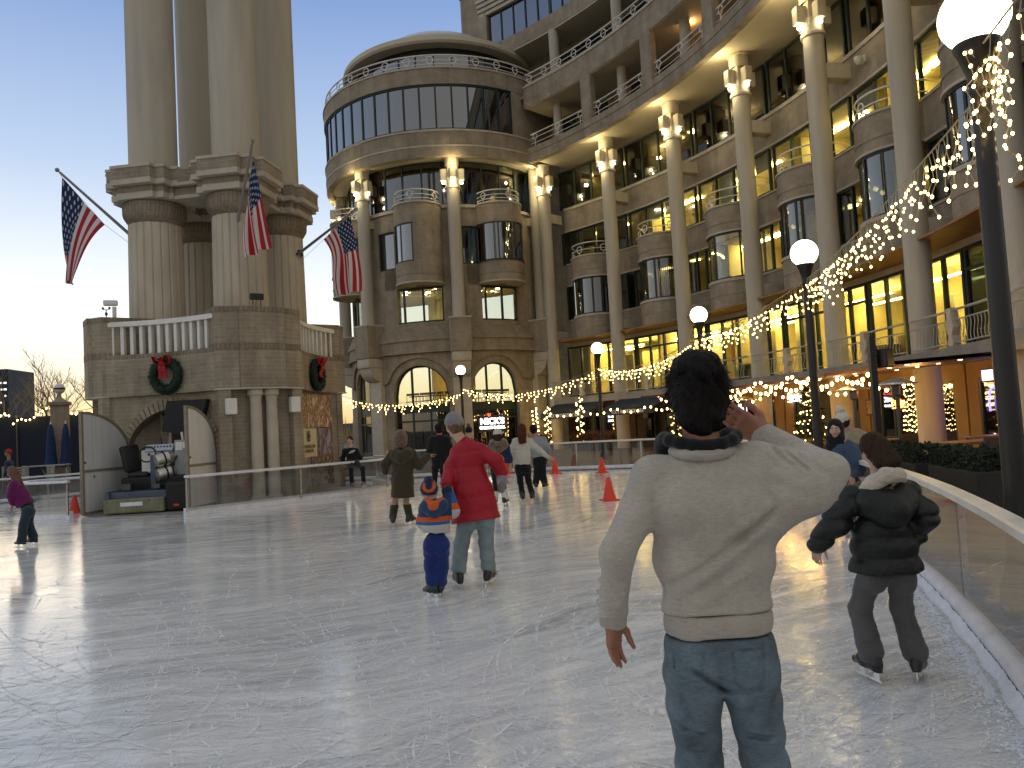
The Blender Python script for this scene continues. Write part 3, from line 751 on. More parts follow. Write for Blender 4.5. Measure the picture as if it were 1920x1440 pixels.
# ---- room shells: floors, back walls, party walls
for z in (2.99, 6.45, 9.92, 13.3, 17.0): band('floor_slab', RW+.36, RW+7, z-.12, z+.10, 'room_wall')
band('back_wall', RW+6.6, RW+6.8, 3.1, 17.0, 'room_wall')
pw = MB()
for k in range(9):
    a = A(k)-2.2 if k < 8 else A1; pw.arc(BC, RW+.6, RW+6.6, a-.12, a+.12, 3.1, 16.9)
pw.build('partition', M['room_wall'], office)
def room_light(k, z, mat, rows=2, r=RW+2.0, a_lo=.12, a_hi=.88, w=.18, ln=1.3, gap=1.9, pw_=0):
    b = MB()
    for i in range(rows):
        for t in (.25, .5, .75):
            am = A(k)-9.17*(a_lo+(a_hi-a_lo)*t); rr_ = r+i*gap
            h = dg(ln/2, rr_)
            b.arc(BC, rr_-w/2, rr_+w/2, am+h, am-h, z-.05, z, 1.0)
    b.build('ceiling_light', M[mat], office)
# lit pattern per bay: (terrace, bay level, balcony level, top level)
LIT = [('B', 'd', 'w', 'w'), ('B', 'c', 'y', 'w'), ('B', 'y', 'y', 'd'), ('B', 'w', 'y', 'd'), ('B', 'w', 'y', 'd'), ('d', 'd', 'd', 'd'), ('d', 'd', 'd', 'd')]
GM = {'B': 'glass_clear', 'y': 'glass_clear', 'w': 'glass_mid', 'c': 'glass_mid', 'd': 'glass_dark'}
zc = {0: 6.30, 1: 9.78, 2: 13.15, 3: 16.85}
cur = MB()
for k in range(7):
    a_l, a_r = A(k)-dg(.42), A(k+1)+dg(.42); am = (A(k)+A(k+1))/2
    # terrace level, set back
    lit = LIT[k]
    wt = glazing(office, BC, RW+.15, A(k)-.05, A(k+1)+.05, 3.05, 6.12, 5, GM[lit[0]], 'terrace_window', fw=.11, bars=(5.45,) if k % 2 else ())
    # level with the rounded bay
    c = bp(RW+.12, am); c2 = (c.x, c.y); ac = am+180
    drum = MB().arc(c2, .3, 1.46, ac-108, ac+108, 6.42, 7.60, 6).arc(c2, 1.40, 1.485, ac-108, ac+108, 6.98, 7.03, 6).build('bay', M['brick_far'], office, True, sharp=40)
    for z0, z1 in ((7.60, 7.72), (9.86, 9.94), (11.10, 11.18)): MB().arc(c2, .3, 1.51, ac-108, ac+108, z0, z1, 6).build('stone_sill', M['stone'], drum, True, sharp=40)
    MB().arc(c2, .3, 1.46, ac-108, ac+108, 9.94, 11.10, 6).arc(c2, 1.40, 1.485, ac-108, ac+108, 10.3, 10.35, 6).build('balcony_wall', M['brick_far'], drum, True, sharp=40)
    glazing(drum, c2, 1.38, ac-106, ac+106, 7.72, 9.86, 5 if k % 2 else 4, GM[lit[1]], 'window', fw=.08, fd=.05)
    rl = MB()
    for z, r_ in ((11.88, .032), (11.50, .022)):
        rl.tube([(c.x+1.38*math.cos(rad(t)), c.y+1.38*math.sin(rad(t)), z) for t in np.linspace(ac-95, ac+95, 25)], r_, 6)
    for t in (-62, 0, 62):
        q = Vector((c.x+1.38*math.cos(rad(ac+t)), c.y+1.38*math.sin(rad(ac+t)), 0)); tt = Vector((-math.sin(rad(ac+t)), math.cos(rad(ac+t)), 0))
        rl.tube([q+tt*.19*math.cos(x)+Vector((0, 0, 11.52+.19*math.sin(x))) for x in np.linspace(0, 2*PI, 15)[:-1]], .024, 6, True)
        rl.cyl(q+Vector((0, 0, 11.15)), q+Vector((0, 0, 11.34)), .022, n=6)
    rl.build('balcony_railing', M['white_paint'], drum, True)
    # flat windows left and right of the bay, and the two upper glazed bands
    h = dg(1.42, RW)
    glazing(office, BC, RW+.10, A(k)-.5, am+h, 7.76, 9.82, 1, GM[lit[1]])
    glazing(office, BC, RW+.10, am-h, A(k+1)+.5, 7.76, 9.82, 1, GM[lit[1]])
    glazing(office, BC, RW+.12, A(k)-.2, A(k+1)+.2, 11.22, 13.17, 4, GM[lit[2]])
    glazing(office, BC, RW+.12, A(k)-.2, A(k+1)+.2, 14.66, 17.0, 4, GM[lit[3]])
    # lamps in the rooms
    for lv, ch in enumerate(lit):
        if ch == 'B': room_light(k, zc[lv]-.42, 'lit_panel', 2, RW+1.8, w=.14, ln=1.5, gap=1.5)
        elif ch == 'y': room_light(k, zc[lv], 'lit_panel', 1, RW+1.6, w=.3, ln=.8)
        elif ch == 'w': room_light(k, zc[lv], 'lit_panel_dim', 1, RW+1.7, w=.35, ln=.5)
        elif ch == 'c': room_light(k, zc[lv], 'lit_panel_dim', 1, RW+1.2, w=.3, ln=.5)
    if lit[1] in 'cd' and k in (0, 1, 2):
        cb = MB()
        for i in range(26):
            t = ac-58+116*i/25; q = Vector((c.x+1.22*math.cos(rad(t)), c.y+1.22*math.sin(rad(t)), 0)); cb.box((q.x, q.y, 8.8), (.075, .012, 2.0), rad(t)+.7)
        cb.build('vertical_blind', M['blind'] if 'blind' in M else pbr('tan_vertical_blinds', (.34, .24, .12), .7, var=.15), drum)
# what stands in the lit terrace rooms: cupboards, doors, inner piers, tables
def shade(c, n): return pbr(n, c, .7, var=.1)
RMAT = [shade((.62, .58, .45), 'cream_door'), shade((.24, .13, .06), 'brown_cupboard'), shade((.42, .36, .2), 'ochre_panel'), shade((.10, .09, .08), 'dark_furniture'), shade((.5, .12, .05), 'orange_banner')]
for k in range(6):
    for j in range(11):
        a = A(k)-.8-7.6*rr3.random(); r = RW+(6.5 if j < 6 else 1.2+3.6*rr3.random()); t = j % 5
        w, h_, dpt = ((1.0, 2.2, .08), (1.3, 1.1, .5), (1.6, 2.6, .06), (.9, .78, .7), (.7, .9, .05))[t]
        z0 = 3.1 if t != 4 else 4.6
        if j == 9: w, h_, dpt, z0 = .45, 3.2, .45, 3.1; t = 0
        MB().bbox(bp(r-dpt/2-.03, a, z0+h_/2), (dpt, w, h_), rad(a), .015).build(('door_leaf', 'cupboard', 'wall_panel', 'desk', 'banner')[t] if j != 9 else 'inner_pier', RMAT[t], office)
# roller blinds drawn down behind some panes
BL = pbr('pale_roller_blind', (.46, .42, .33), .8, var=.05)
for k in range(7):
    for (zt, zb, n_) in ((13.10, 11.3, 4), (16.93, 14.74, 4)):
        for j in range(n_):
            if rr3.random() < .42:
                w_ = (A(k)-.2-(A(k+1)+.2))/n_; a_ = A(k)-.2-w_*j; MB().arc(BC, RW+.26, RW+.27, a_-.12, a_-w_+.12, zt-(zt-zb)*rr3.choice((.25, .4, .6, 1.0)), zt).build('roller_blind', BL, office)
# ceilings of the terrace, header above its glazing
band('header', RW+.06, RW+.34, 6.12, 6.34, 'stone'); band('terrace_ceiling', BR-.15, RW+.30, 6.345, 6.415, 'wood_soffit')
M['rail_grey'] = pbr('grey_painted_rail', (.42, .40, .34), .5, var=.08)
# terrace slab, railing with wavy balusters and scroll consoles
band('terrace_slab', BR-.62, RW+7, 2.70, 3.0, 'concrete', 44.6); band('slab_edge', BR-.66, BR-.615, 2.62, 2.98, 'concrete', 44.6)
def wavy(q, n, z0, z1):
    return [q+n*(.045*math.sin((z-z0)/(z1-z0)*2*PI))+Vector((0, 0, z)) for z in np.linspace(z0, z1, 9)]
for k in range(7):
    r_ = BR-.48; rg = MB(); a_l, a_r = A(k)-dg(.43), A(k+1)+dg(.43)
    for z, t in ((3.96, .035), (3.70, .02), (3.10, .02)): rg.tube([bp(r_, a, z) for a in np.linspace(a_l+.5, a_r-.5, 12)], t, 6)
    for i in range(23):
        a = a_l+(a_r-a_l)*(i+.5)/23
        if abs(i-11) < 2: continue
        n = bp(1, a+90)-bp(0, 0); n.z = 0
        rg.tube(wavy(bp(r_, a), n.normalized(), 3.10, 3.70), .013, 4)
    g_ = rg.build('terrace_railing', M['rail_grey'], office, True)
    am = (a_l+a_r)/2; cn = MB(); m_ = bp(r_, am); n = (bp(r_-1, am)-bp(r_, am)); t = (bp(r_, am+1)-bp(r_, am)).normalized()
    outl = [(-.13, 3.02), (.13, 3.02), (.15, 3.12), (.09, 3.30), (.20, 3.5), (.16, 3.68), (.12, 3.75), (.12, 4.02), (-.12, 4.02), (-.12, 3.75), (-.16, 3.68), (-.20, 3.5), (-.09, 3.30), (-.15, 3.12)]
    cn.slab([m_+t*x+n*-.10+Vector((0, 0, z)) for x, z in outl], n*.2)
    cn.build('console', M['stone'], g_)
# ---- soffit and the overhanging loggia storey
RF = BR-1.8
band('soffit', RF+.02, RW+.3, 17.2, 17.36, 'soffit', 44.4)
band('fascia', RF, RF+.35, 16.92, 17.42, 'brick_far', 44.4); band('fascia_course', RF-.03, RF+.35, 17.425, 17.76, 'brick_far', 44.4)
band('loggia_ceiling', RF+.05, BR+.9, 20.18, 20.3, 'soffit', 44.4); band('loggia_floor', RF+.05, BR+.9, 17.42, 17.7, 'concrete', 44.4)
band('loggia_parapet', RF, RF+.35, 20.22, 21.42, 'brick_far', 44.6); band('loggia_coping', RF-.05, RF+.4, 21.42, 21.52, 'stone', 44.6)
band('loggia_back_wall', BR+.9, BR+1.2, 17.4, 20.3, 'brick_far', 44.4)
band('terrace_back_wall', BR+1.5, BR+1.8, 20.3, 25.0, 'brick_far', 54); band('upper_ceiling', BR-.48, BR+1.6, 24.86, 24.95, 'soffit', 52)
band('upper_floor', RF+.05, BR+1.6, 20.9, 21.02, 'concrete', 46)
for k in range(-1, 7):
    a = A(k+1)-1.0
    if k >= 0:
        MB().arc(BC, RF+.002, RF+.33, a+.75, a-.75, 17.76, 20.22, .5).build('loggia_pier', M['brick_far'], office)
    a_l = 44.2 if k < 0 else A(k+1)-1.75; a_r = A(k+2)-.25
    rg = MB()
    for z, t in ((18.62, .035), (18.36, .02), (18.05, .02)): rg.tube([bp(RF+.2, x, z) for x in np.linspace(a_l, a_r, 10)], t, 6)
    for f in (.08, .5, .92):
        x = a_l+(a_r-a_l)*f; q = bp(RF+.2, x); tt = (bp(RF, x+1)-bp(RF, x)).normalized()
        rg.tube([q+tt*.17*math.cos(y)+Vector((0, 0, 18.42+.17*math.sin(y))) for y in np.linspace(0, 2*PI, 13)[:-1]], .024, 6, True); rg.cyl(q+Vector((0, 0, 17.76)), q+Vector((0, 0, 18.25)), .025, n=6)
    rg.build('loggia_railing', M['white_paint'], office, True)
    for f in (.33, ):
        x = a_l+(a_r-a_l)*f; q = bp(BR-.75, x)
        MB().lathe([(.26, 17.7), (.26, 20.2)], (q.x, q.y, 0), 18).build('loggia_column', M['shaft'], office, True)
    glazing(office, BC, BR+.86, a_l-.8, a_r+1.2, 17.8, 19.9, 4, 'glass_dark', 'loggia_window')
    q = bp(BR-.3, A(k+1)-3.2, 21.0)
    MB().lathe([(.30, 21.0), (.30, 24.9)], (q.x, q.y, 0), 20).build('upper_column', M['shaft'], office, True)
    glazing(office, BC, BR+1.46, A(k+1)-.6, A(k+2)-.2, 21.5, 24.4, 5, 'glass_dark', 'upper_window')
rg = MB()
for z, t in ((22.22, .04), (21.92, .022), (21.66, .022)): rg.tube([bp(RF+.12, x, z) for x in np.linspace(44.4, A1, 60)], t, 6)
for i in range(27):
    x = 43.8-i*2.3; q = bp(RF+.12, x); tt = (bp(RF, x+1)-bp(RF, x)).normalized()
    rg.tube([q+tt*.2*math.cos(y)+Vector((0, 0, 21.93+.2*math.sin(y))) for y in np.linspace(0, 2*PI, 13)[:-1]], .026, 6, True); rg.cyl(q+Vector((0, 0, 21.5)), q+Vector((0, 0, 21.74)), .025, n=6)
rg.build('upper_railing', M['white_paint'], office, True)
# ---- top storey
band('top_fascia', BR-.5, BR-.1, 24.96, 25.86, 'brick_far', 51.5)
for k in range(8): glazing(office, BC, BR-.3, 51.4-k*9.0, 51.4-(k+1)*9.0, 25.86, 27.95, 5, 'glass_blue', 'top_window')
for i in range(4): band('cornice', BR-.55-.09*i, BR+2.5, 27.95+.27*i, 28.16+.27*i, 'stone', 52.6)
band('roof_parapet', BR-.3, BR+.2, 29.0, 30.4, 'brick_far', 52); band('top_back', BR+1.2, BR+1.5, 25.0, 28, 'dark_int', 52)
band('end_tower', BR-.55, BR+4, 20.5, 31.4, 'brick_far', 55.2, 51.5); band('end_tower_cornice', BR-.75, BR+4.2, 31.4, 32.1, 'stone', 55.5, 51.2); band('end_tower_course', BR-.63, BR+4.1, 29.7, 30.0, 'stone', 55.3, 51.4)
MB().arc(BC, RW+7, RW+7.3, 56, A1, 0, 30, 2).build('rear_wall', M['brick_far'], office)
point('loggia_lamp', bp(BR-.4, A(2)-4.2, 20.0), 22, (1, .55, .2), .1); point('loggia_lamp', bp(BR-.4, A(3)-3, 20.0), 16, (1, .6, .25), .1)
sc_ = bp(RW-.28, A(4)-2.0, 13.95)
cm = MB().bbox(bp(RW-.05, A(4)-1.9, 14.0), (.10, .22, .26), rad(A(4)-2), .02).cyl(bp(RW-.05, A(4)-1.9, 14.02), sc_+Vector((0, 0, .06)), .03, n=8).sphere(sc_+Vector((0, 0, -.03)), .13, 14).lathe([(.15, -.02), (.15, .10), (.06, .14)], sc_, 14)
thing('security_camera', 'white dome security camera on the brick band under the dark top-floor windows', 'camera', cm, M['white_paint'])
# ------------------------------------------------------------------ the round corner building
RC = (-3.77, 50.7); RR = 6.4
def rp(r, a, z=0.0): return Vector((RC[0]+r*math.cos(rad(a)), RC[1]+r*math.sin(rad(a)), z))
rot = empty('rotunda_building', rp(RR, -90), 0, 'round brick corner building with two lit arches and a low dome', 'building')
RA0, RA1 = -200, -22
def rband(name, r0, r1, z0, z1, mat, a0=RA0, a1=RA1, step=2, parent=None):
    return MB().arc(RC, r0, r1, a0, a1, z0, z1, step).build(name, M[mat], parent or rot, True, sharp=50)
def Prot(r):
    def P(u):
        a = rad(RA0)+u/r; return (RC[0]+r*math.cos(a), RC[1]+r*math.sin(a), math.cos(a), math.sin(a))
    return P
def uo(r, a): return rad(a-RA0)*r
ARCH = [(-163.5, -133.0), (-120.2, -88.9), (-77.3, -49.6)]
Lw = lambda r: rad(RA1-RA0)*r
MB().wall(Prot(RR), .45, Lw(RR), 0, 6.0, [(uo(RR, a), uo(RR, b), -1, 3.55, 'arch', 1.75) for a, b in ARCH], .16, .4).build('arcade_wall', M['brick_far'], rot, True, sharp=35)
MB().wall(Prot(RR+.16), .155, Lw(RR+.16), 4.35, 5.98, [(uo(RR+.16, a-3.2), uo(RR+.16, b+3.2), 4, 3.75, 'arch', 1.98) for a, b in ARCH], .16, .4).build('arch_surround', M['brick_far'], rot, True, sharp=35)
for r, z0, z1 in ((6.78, 6.0, 6.12), (6.72, 6.12, 6.72), (6.80, 6.72, 6.92), (6.70, 6.92, 7.12), (6.60, 7.12, 7.32), (6.52, 7.32, 7.50)): rband('corbel_band', 5.9, r, z0, z1, 'brick_far')
W2 = [(-166, -132.5), (-122.5, -89.3), (-76.4, -46.5)]
MB().wall(Prot(RR), .4, Lw(RR), 7.5, 14.42, [(uo(RR, a), uo(RR, b), 7.8, 9.86, 'r') for a, b in W2]+[(uo(RR, -126), uo(RR, -115), 11.1, 13.35, 'r'), (uo(RR, -78.5), uo(RR, -69), 11.1, 13.35, 'r')], .16, .25).build('upper_wall', M['brick_far'], rot, True, sharp=35)
rband('stone_sill', 6.0, RR+.1, 14.42, 14.6, 'stone')
for i, (a, b) in enumerate(W2): glazing(rot, RC, RR-.18, a, b, 7.8, 9.86, 3, 'glass_clear', 'window', fw=.1)
glazing(rot, RC, RR-.15, -126, -115, 11.1, 13.35, 1, 'glass_blue'); glazing(rot, RC, RR-.15, -78.5, -69, 11.1, 13.35, 1, 'glass_dark')
glazing(rot, RC, RR-.1, -185, RA1, 14.6, 17.2, 15, 'glass_dark', 'window')
# arch glazing: dark shop front below, lit room above
for a, b in ARCH:
    f = MB(); h = (b-a)/2; am = (a+b)/2
    for t in ((-.98, -.33, .33, .98)):
        x = am+h*t; zt = 3.55+1.75*math.sqrt(max(0, 1-min(1, abs(t))**2)); f.arc(RC, RR-.36, RR-.24, x-.5, x+.5, .02, max(3.6, zt)+.02, 1)
    for z0, z1 in ((.0, .35), (2.02, 2.12), (2.55, 3.02)): f.arc(RC, RR-.352, RR-.25, a, b, z0, z1)
    n = 24
    for i in range(n):
        t0, t1 = -1+2*i/n, -1+2*(i+1)/n; z0, z1 = [3.55+1.75*math.sqrt(max(0, 1-t*t)) for t in (t0, t1)]
        vs = []
        for t, z in ((t0, z0), (t1, z1)):
            for r in (RR-.36, RR-.24):
                for s in (1, .955):
                    vs.append(rp(r, am+h*t*s, 3.55+(z-3.55)*s if s < 1 else z))
        f.add(vs, [(0, 4, 5, 1), (2, 3, 7, 6), (0, 2, 6, 4), (1, 5, 7, 3)])
    w = f.build('arch_window', M['dark_green'], rot)
    g = MB(); vs = []; n = 24
    for i in range(n+1):
        t = -1+2*i/n; x = am+h*t; vs += [rp(RR-.29, x, 3.0), rp(RR-.29, x, 3.55+1.75*math.sqrt(max(0, 1-t*t)))]
    g.add(vs, [(2*i, 2*i+2, 2*i+3, 2*i+1) for i in range(n)]); g.build('pane', M['glass_clear'], w, True, sharp=60)
    MB().arc(RC, RR-.295, RR-.275, a, b, .3, 2.56).build('shop_pane', M['glass_dark'], w, True, sharp=60)
# rooms
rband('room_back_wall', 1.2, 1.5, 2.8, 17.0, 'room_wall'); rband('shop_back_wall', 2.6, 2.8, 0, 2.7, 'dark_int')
for z in (2.74, 7.55, 10.0, 17.05): rband('floor_slab', 1.5, 6.02 if z > 3 else RR-.4, z-.1, z+.08, 'room_wall')
rband('arcade_ceiling', 1.5, 5.95, 5.72, 5.82, 'room_wall')
def rlights(z, mat, pts, r=.16):
    b = MB()
    for (rr_, a) in pts: b.lathe([(0, -.03), (r, -.03), (r, 0)], rp(rr_, a, z), 12)
    b.build('ceiling_light', M[mat], rot)
rlights(9.90, 'lit_tube', [(5.2, -115), (4.3, -104), (5.3, -96), (3.6, -110), (4.6, -122), (5.2, -70), (4.3, -61), (5.3, -53), (3.6, -66), (4.5, -49), (5.0, -150), (4.2, -140)], .15)
b = MB()
for rr_, a in ((4.6, -108), (4.6, -61)):
    c = rp(rr_, a, 9.86)
    for R_ in (.9, 1.35): b.tube([c+Vector((R_*math.cos(t), R_*math.sin(t), 0)) for t in np.linspace(0, 2*PI, 25)[:-1]], .04, 6, True)
b.build('ceiling_ring', M['stone'], rot)
b = MB()
for a in (-150, -112, -97, -70, -57): b.box(rp(4.4, a, 5.68), (1.3, .25, .06), rad(a+90))
b.build('ceiling_light', emis('restaurant_light', (1, .72, .22), 13), rot)
rlights(17.0, 'lit_tube', [(5.3, -110), (5.2, -96), (5.3, -62), (5.2, -74)], .09)
# furniture silhouettes in the lit restaurant: an inner arch, tables and chairs
b = MB()
for a in (-110, -98, -68, -57):
    for q in (-2.5, 2.5):
        c = rp(5.2, a+q, 2.82); b.cyl(c, c+Vector((0, 0, .72)), .03, n=6).lathe([(.42, .72), (.42, .76), (0, .76)], c, 14)
        for s in (-1, 1):
            cc = rp(5.2, a+q+s*5, 2.82)
            for dx in (-.17, .17): b.cyl(cc+Vector((dx, 0, 0)), cc+Vector((dx, 0, .95)), .016, n=5)
            b.box(cc+Vector((0, 0, .45)), (.4, .4, .04)).box(cc+Vector((0, 0, .88)), (.38, .03, .14))
b.build('dining_furniture', pbr('dark_wood', (.10, .05, .025), .5), rot)
# piers, consoles, columns
COLS = [-179, -130.5, -82, -33.5]
for a in COLS:
    p = rp(7.0, a); c = math.radians(a)
    pr = MB().bbox(rp(6.85, a, 6.87), (1.5, 1.22, 1.94), c, .03).build('pier', M['brick_far'], rot)
    MB().bbox(rp(6.85, a, 7.83), (1.56, 1.28, .10), c, .02).build('pier_cap', M['stone'], pr)
    cs_ = MB().bbox(rp(6.9, a, 5.62), (1.3, 1.1, .56), c, .06)
    prof = [(0, 5.34)]+[(.62*math.cos(t)+.0, 5.34-.62+.62*(1-math.sin(t)) if False else 5.34-.70*math.sin(t)) for t in np.linspace(0, PI/2, 8)]
    d = (rp(1, a)-rp(0, a)); t = Vector((-d.y, d.x, 0))
    q = rp(6.45, a)
    cs_.slab([q+t*-.5+d*(.95*math.cos(x))+Vector((0, 0, 5.34-.85*math.sin(x))) for x in np.linspace(0, PI/2, 9)]+[q+t*-.5+Vector((0, 0, 5.34))], t*1.0)
    cs_.build('console', M['stone'], pr, True, sharp=35)
    MB().bbox(rp(6.45, a, 2.26), (.5, 1.0, 4.5), c, .03).build('pilaster', M['stone'], pr)
    col = MB().lathe([(.375, 7.88), (.375, 15.31)], (p.x, p.y, 0), 28).build('column', M['shaft'], rot, True)
    if a != -33.5:
        dd = capital(col, p, a+180)
        q = p-dd*.0+d*.95; point('soffit_lamp', (q.x, q.y, 16.70), 32, (1, .80, .40), .10)
        q = p+d*.8; point('shaft_lamp', (q.x, q.y, 15.45), 18, (1, .82, .45), .10)
    else:
        MB().lathe([(.376, 15.31), (.376, 17.2)], (p.x, p.y, 0), 24).build('column_top', M['shaft'], col, True)
    MB().bbox(rp(6.6, a, 14.0), (.5, .45, .5), c, .03).build('bracket', M['stone'], col)
# bays
for am, lit in ((-100.8, 'b'), (-57.5, 'b'), (-150, 'b')):
    c = rp(RR+.05, am); c2 = (c.x, c.y)
    dr = MB().arc(c2, .3, 1.40, am-100, am+100, 9.98, 11.12, 6).arc(c2, 1.3, 1.43, am-100, am+100, 10.4, 10.45, 6).build('bay', M['brick_far'], rot, True, sharp=40)
    MB().arc(c2, .3, 1.40, am-100, am+100, 13.36, 14.48, 6).arc(c2, .3, 1.40, am-(-4 if am == -100.8 else 90), am+100, 11.12, 13.36, 6).build('balcony_wall', M['brick_far'], dr, True, sharp=40)
    for z0, z1 in ((14.48, 14.58), (9.9, 9.98)): MB().arc(c2, .3, 1.45, am-100, am+100, z0, z1, 6).build('stone_sill', M['stone'], dr, True, sharp=40)
    a0, a1 = (am-98, am+4) if am == -100.8 else (am-98, am+98)
    if am != -100.8: pass
    glazing(dr, c2, 1.415 if am != -100.8 else 1.34, a0, a1, 11.12, 13.36, 3, 'glass_blue', 'window', fw=.08, fd=.04)
    rl = MB()
    for z, r_ in ((15.26, .032), (14.98, .022), (14.76, .022)):
        rl.tube([(c.x+1.3*math.cos(rad(t)), c.y+1.3*math.sin(rad(t)), z) for t in np.linspace(am-95, am+95, 25)], r_, 6)
    for t in (-70, 0, 70):
        q = Vector((c.x+1.3*math.cos(rad(am+t)), c.y+1.3*math.sin(rad(am+t)), 0)); tt = Vector((-math.sin(rad(am+t)), math.cos(rad(am+t)), 0))
        rl.tube([q+tt*.17*math.cos(x)+Vector((0, 0, 15.0+.17*math.sin(x))) for x in np.linspace(0, 2*PI, 15)[:-1]], .024, 6, True); rl.cyl(q+Vector((0, 0, 14.56)), q+Vector((0, 0, 14.84)), .022, n=6)
    rl.build('balcony_railing', M['white_paint'], dr, True)
# overhanging drum storey, terrace, set-back storey and dome
RD = 7.7
rband('soffit', 6.0, RD-.02, 17.2, 17.34, 'soffit', -215, -5)
rband('fascia', RD-.4, RD, 17.05, 17.62, 'brick_far', -215, -5); rband('fascia_course', RD-.4, RD+.03, 17.625, 17.72, 'stone', -215, -5); rband('fascia_upper', RD-.4, RD+.01, 17.725, 18.52, 'brick_far', -215, -5); rband('stone_sill', RD-.4, RD+.06, 18.52, 18.62, 'stone', -215, -5)
glazing(rot, RC, RD-.14, -215, -52.6, 18.62, 21.28, 23, 'glass_blue', 'drum_window', fw=.10, bars=())
rband('drum_pier', RD-.4, RD-.01, 18.62, 21.28, 'brick_far', -52.6, -20)
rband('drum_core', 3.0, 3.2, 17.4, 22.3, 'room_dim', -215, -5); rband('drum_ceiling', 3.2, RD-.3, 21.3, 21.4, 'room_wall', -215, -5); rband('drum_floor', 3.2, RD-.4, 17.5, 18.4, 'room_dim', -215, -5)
rband('parapet', RD-.4, RD, 21.285, 22.2, 'brick_far', -215, -5); rband('coping', RD-.45, RD+.05, 22.2, 22.3, 'stone', -215, -5)
rg = MB()
for z, t in ((23.02, .045), (22.74, .024), (22.5, .024)): rg.tube([rp(RD-.15, x, z) for x in np.linspace(-215, -38, 70)], t, 6)
for i in range(17):
    x = -212+i*10.2; q = rp(RD-.15, x); tt = (rp(RD, x+1)-rp(RD, x)).normalized()
    rg.tube([q+tt*.2*math.cos(y)+Vector((0, 0, 22.74+.2*math.sin(y))) for y in np.linspace(0, 2*PI, 13)[:-1]], .028, 6, True); rg.cyl(q+Vector((0, 0, 22.3)), q+Vector((0, 0, 22.54)), .028, n=6)
rg.build('roof_railing', M['white_paint'], rot, True)
rband('terrace_floor', 3.0, RD-.35, 22.0, 22.1, 'concrete', -215, -5)
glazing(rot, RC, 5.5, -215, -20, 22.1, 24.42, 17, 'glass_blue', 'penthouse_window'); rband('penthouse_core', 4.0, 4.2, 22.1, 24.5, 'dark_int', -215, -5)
MB().lathe([(5.0, 24.42), (6.3, 24.42), (6.4, 24.55), (6.34, 24.86), (5.7, 25.15), (4.8, 25.55), (4.35, 25.8), (4.3, 26.0), (4.25, 26.01)], (*RC, 0), 64).build('roof', M['soffit'], rot, True, sharp=30)
MB().lathe([(4.25, 25.95), (4.1, 26.2), (3.6, 26.55), (2.6, 26.95), (1.3, 27.2), (0, 27.28)], (*RC, 0), 48).build('dome', pbr('pale_dome_metal', (.55, .60, .63), .35, .3, var=.04), rot, True)
# potted shapes and a statue behind the drum windows
b = MB()
for a, s in ((-113, .8), (-101, 1.5), (-95, .9)):
    c = rp(6.9, a, 18.62); b.lathe([(.20, 0), (.22, .25), (.10, .35), (.28, .6), (.22, .95), (.06, 1.1), (0, 1.12)], c, 10) if s > 1 else b.lathe([(.16, 0), (.05, .1), (.04, .55), (.12, .6), (.10, .8), (0, .9)], c, 8)
b.build('ornament', pbr('dark_blue_vase', (.02, .05, .10), .3), rot, True)
# NICK'S sign
M['sign_white'] = emis('white_sign_letter', (.95, .96, 1), 5, sample=False); M['sign_red'] = emis('red_neon', (1, .06, .03), 6, sample=False)
sg = empty('shop_sign', rp(RR-.2, -66, 1.3), 0, "glowing white NICK'S RIVERSIDE GRILL sign in the right-hand arch", 'sign')
def onr(a, r): # matrix: text facing outwards at angle a
    d = rp(1, a)-rp(0, a); x = Vector((-d.y, d.x, 0)); m = Matrix((( x.x, 0, d.x, 0), (x.y, 0, d.y, 0), (0, 1, 0, 0), (0, 0, 0, 1))); return Matrix.Translation(rp(r, a)) @ m
mm = onr(-66.5, RR-.12)
MB().box((0, 0, -.06), (1.80, .98, .06)).build('backing', M['black_metal'], sg, local=True).matrix_local = sg.matrix_basis.inverted() @ mm @ Matrix.Translation((0, 1.72, 0))
MB().text("NICK'S", mm @ Matrix.Translation((0, 1.84, 0)), .50, .04, bold=.012).build('lettering', M['sign_white'], sg)
MB().text("RIVERSIDE GRILL", mm @ Matrix.Translation((0, 1.48, 0)), .205, .04, spacing=1.05, bold=.004).build('small_lettering', M['sign_white'], sg)
MB().text("U", mm @ Matrix.Translation((-.18, 2.22, 0)), .24, .03).build('red_mark', M['sign_red'], sg)
# ------------------------------------------------------------------ street lamps
def street_lamp(x, y, label, H=4.52):
    e = empty('street_lamp', (x, y, 0), 0, label, 'street lamp', 'globe lamps along the rink')
    MB().lathe([(.16, -.03), (.16, .22), (.13, .28), (.105, .4), (.10, .7), (.09, .8), (.082, .9), (.070, H-.75), (.072, H-.62), (.085, H-.60), (.085, H-.57), (.075, H-.55), (.09, H-.44), (.135, H-.30), (.165, H-.235), (.165, H-.215), (.0, H-.215)], (0, 0, 0), 24).build('pole', M['black_metal'], e, True, local=True)
    MB().sphere((0, 0, H), .25, 28).build('globe', M['globe'], e, True, local=True)
    return e
LP = [(3.69, 5.75), (5.64, 14.38), (5.62, 22.6), (3.58, 31.5), (-2.6, 39.4)]
LLAB = ['nearest black globe lamp at the right edge, hung with a bunch of fairy lights', 'globe lamp behind the raised elbow of the man in the cream sweater', 'globe lamp just right of the dark-haired head of the man in cream', 'globe lamp rising above the far barrier behind the orange cones', 'smallest globe lamp, in front of the pier between the two lit arches']
for (x, y), l in zip(LP, LLAB): street_lamp(x, y, l)
street_lamp(1.3, -3.2, 'globe lamp beside the rink behind the viewer')
pl = atY(112, 760, 38.9)
e = empty('lamp_pillar', (pl.x, pl.y, 0), 0, 'stone pillar topped by an unlit white globe, before the dark blue fence', 'lamp pillar')
